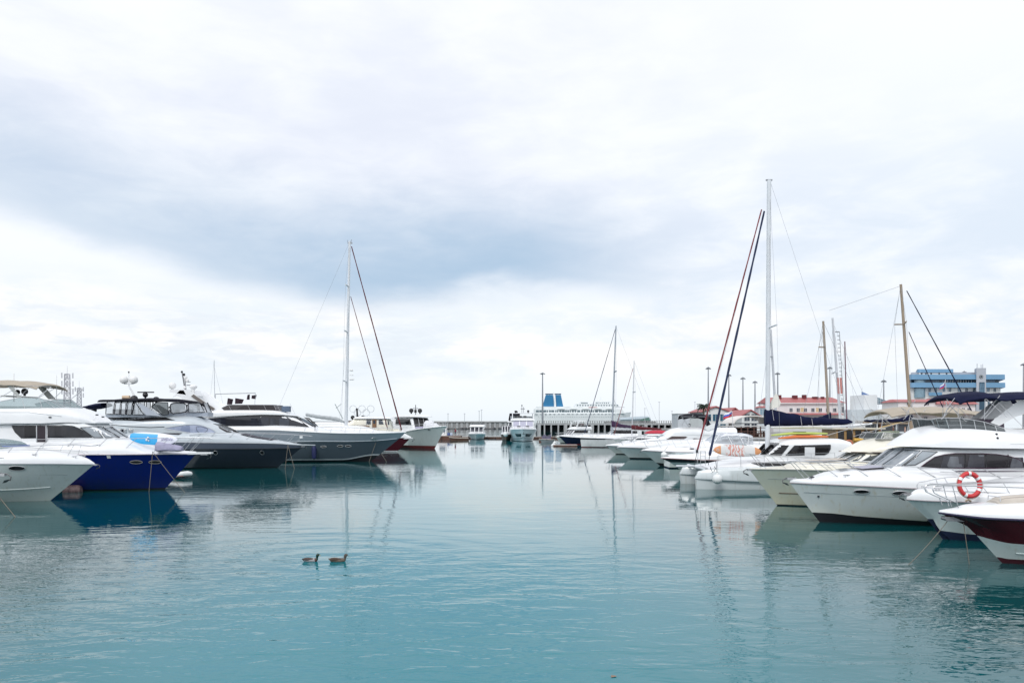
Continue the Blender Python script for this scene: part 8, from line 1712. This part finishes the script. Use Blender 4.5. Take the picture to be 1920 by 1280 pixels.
# ------------------------------------------------------------------ ducks
def duck(px, py, drake, label, L_=.50):
    x, y, z = at(px, py, 4 * F / (py - HZ)); k = L_ / .5
    body = [(-.25, .085, .012, .010), (-.225, .075, .03, .022), (-.18, .06, .06, .045), (-.10, .055, .085, .062), (.0, .045, .095, .068), (.09, .045, .088, .066), (.15, .055, .065, .06), (.185, .085, .042, .045), (.195, .12, .030, .032), (.20, .155, .034, .038), (.208, .19, .042, .046), (.228, .212, .043, .044), (.258, .208, .030, .028), (.262, .198, .014, .010), (.285, .190, .015, .007), (.305, .186, .010, .004)]
    if not drake: body = [(a, b - (.02 if a > .15 else 0) + (.015 if a < -.2 else 0), c, d) for a, b, c, d in body]
    n = 12; mb = MB(); rings = []
    for i, (bx, bz, w_, h_) in enumerate(body):
        a = body[max(0, i - 1)]; b_ = body[min(len(body) - 1, i + 1)]; ang = atan2(b_[1] - a[1], b_[0] - a[0]); ang = ang if i > 5 else 0
        rings.append([((bx - sin(ang) * h_ * sin(q)) * k, w_ * cos(q) * k, (bz + cos(ang) * h_ * sin(q)) * k) for q in [2 * pi * j / n for j in range(n)]])
    ms = ([mat('drake_black', (.01, .012, .012), .5), mat('drake_grey', (.36, .34, .35), .7, var=.3, scale=40), mat('drake_breast', (.08, .03, .02), .7), mat('drake_collar', (.6, .6, .6), .7), mat('drake_head', (.006, .03, .02), .3), mat('duck_bill', (.35, .33, .08), .5), mat('drake_back', (.07, .05, .045), .8)] if drake else
          [mat('hen_brown', (.07, .055, .045), .8, col2=(.17, .13, .10), scale=30), mat('hen_brown', (0, 0, 0)), mat('hen_brown', (0, 0, 0)), mat('hen_brown', (0, 0, 0)), mat('hen_head', (.11, .09, .075), .8, var=.4, scale=30), mat('hen_bill', (.12, .07, .03), .5), mat('hen_back', (.08, .05, .035), .8, var=.4, scale=25)])
    mi = [0, 0, 1, 1, 1, 1, 2, 4, 4, 4, 4, 4, 4, 5, 5]
    for i in range(len(rings) - 1): mb.loft([rings[i], rings[i + 1]], mi[i], False)
    for j, f in enumerate(mb.f):      # darker back
        zz = sum(mb.v[q][2] for q in f) / len(f); xx = sum(mb.v[q][0] for q in f) / len(f)
        if -.2 * k < xx < .1 * k and zz > .085 * k: mb.m[j] = 6
    mb.f.append(tuple(range(n))); mb.m.append(0); o_ = len(mb.v) - n; mb.f.append(tuple(range(o_, o_ + n))); mb.m.append(5)
    o = mb.build('duck', ms, loc=(x, y, 0)); o['label'] = label; o['category'] = 'duck'; o.rotation_euler.z = radians(-4 if drake else 6); o.location.z = -.012
    for sd in (-1, 1):
        w_ = MB(); w_.loft([[((-.20 + .30 * i / 6) * k, sd * (.062 + .028 * sin(pi * (i / 6) ** .8)) * k + sd * .006 * cos(q), (.088 - .012 * i / 6 + .030 * sin(q) * (.35 + .65 * sin(pi * min(1, i / 6 + .1)))) * k) for q in [2 * pi * j / 8 for j in range(8)]] for i in range(7)]).build('wing', ms[6], o)
        MB().ball((.232 * k, sd * .040 * k, (.212 if drake else .192) * k), .005, 6).build('eye', BLACK, o)
duck(582, 1052, True, 'dark-headed drake swimming, left of the two ducks'); duck(633, 1052.5, False, 'brown mottled female duck swimming on the right', .53)
o = MB(); x, y, z = at(1150, 1268, 4 * F / (1268 - HZ)); o.add([(-.04, -.05, .004), (.05, -.02, .012), (.035, .05, .004), (-.03, .04, .014), (-.0, .0, .02)], [(0, 1, 4), (1, 2, 4), (2, 3, 4), (3, 0, 4)]).build('floating_leaf', mat('leaf_brown', (.30, .20, .14), .8, var=.4, scale=30), loc=(x, y, .003), label='small brown leaf floating at the bottom of the photo', category='leaf')
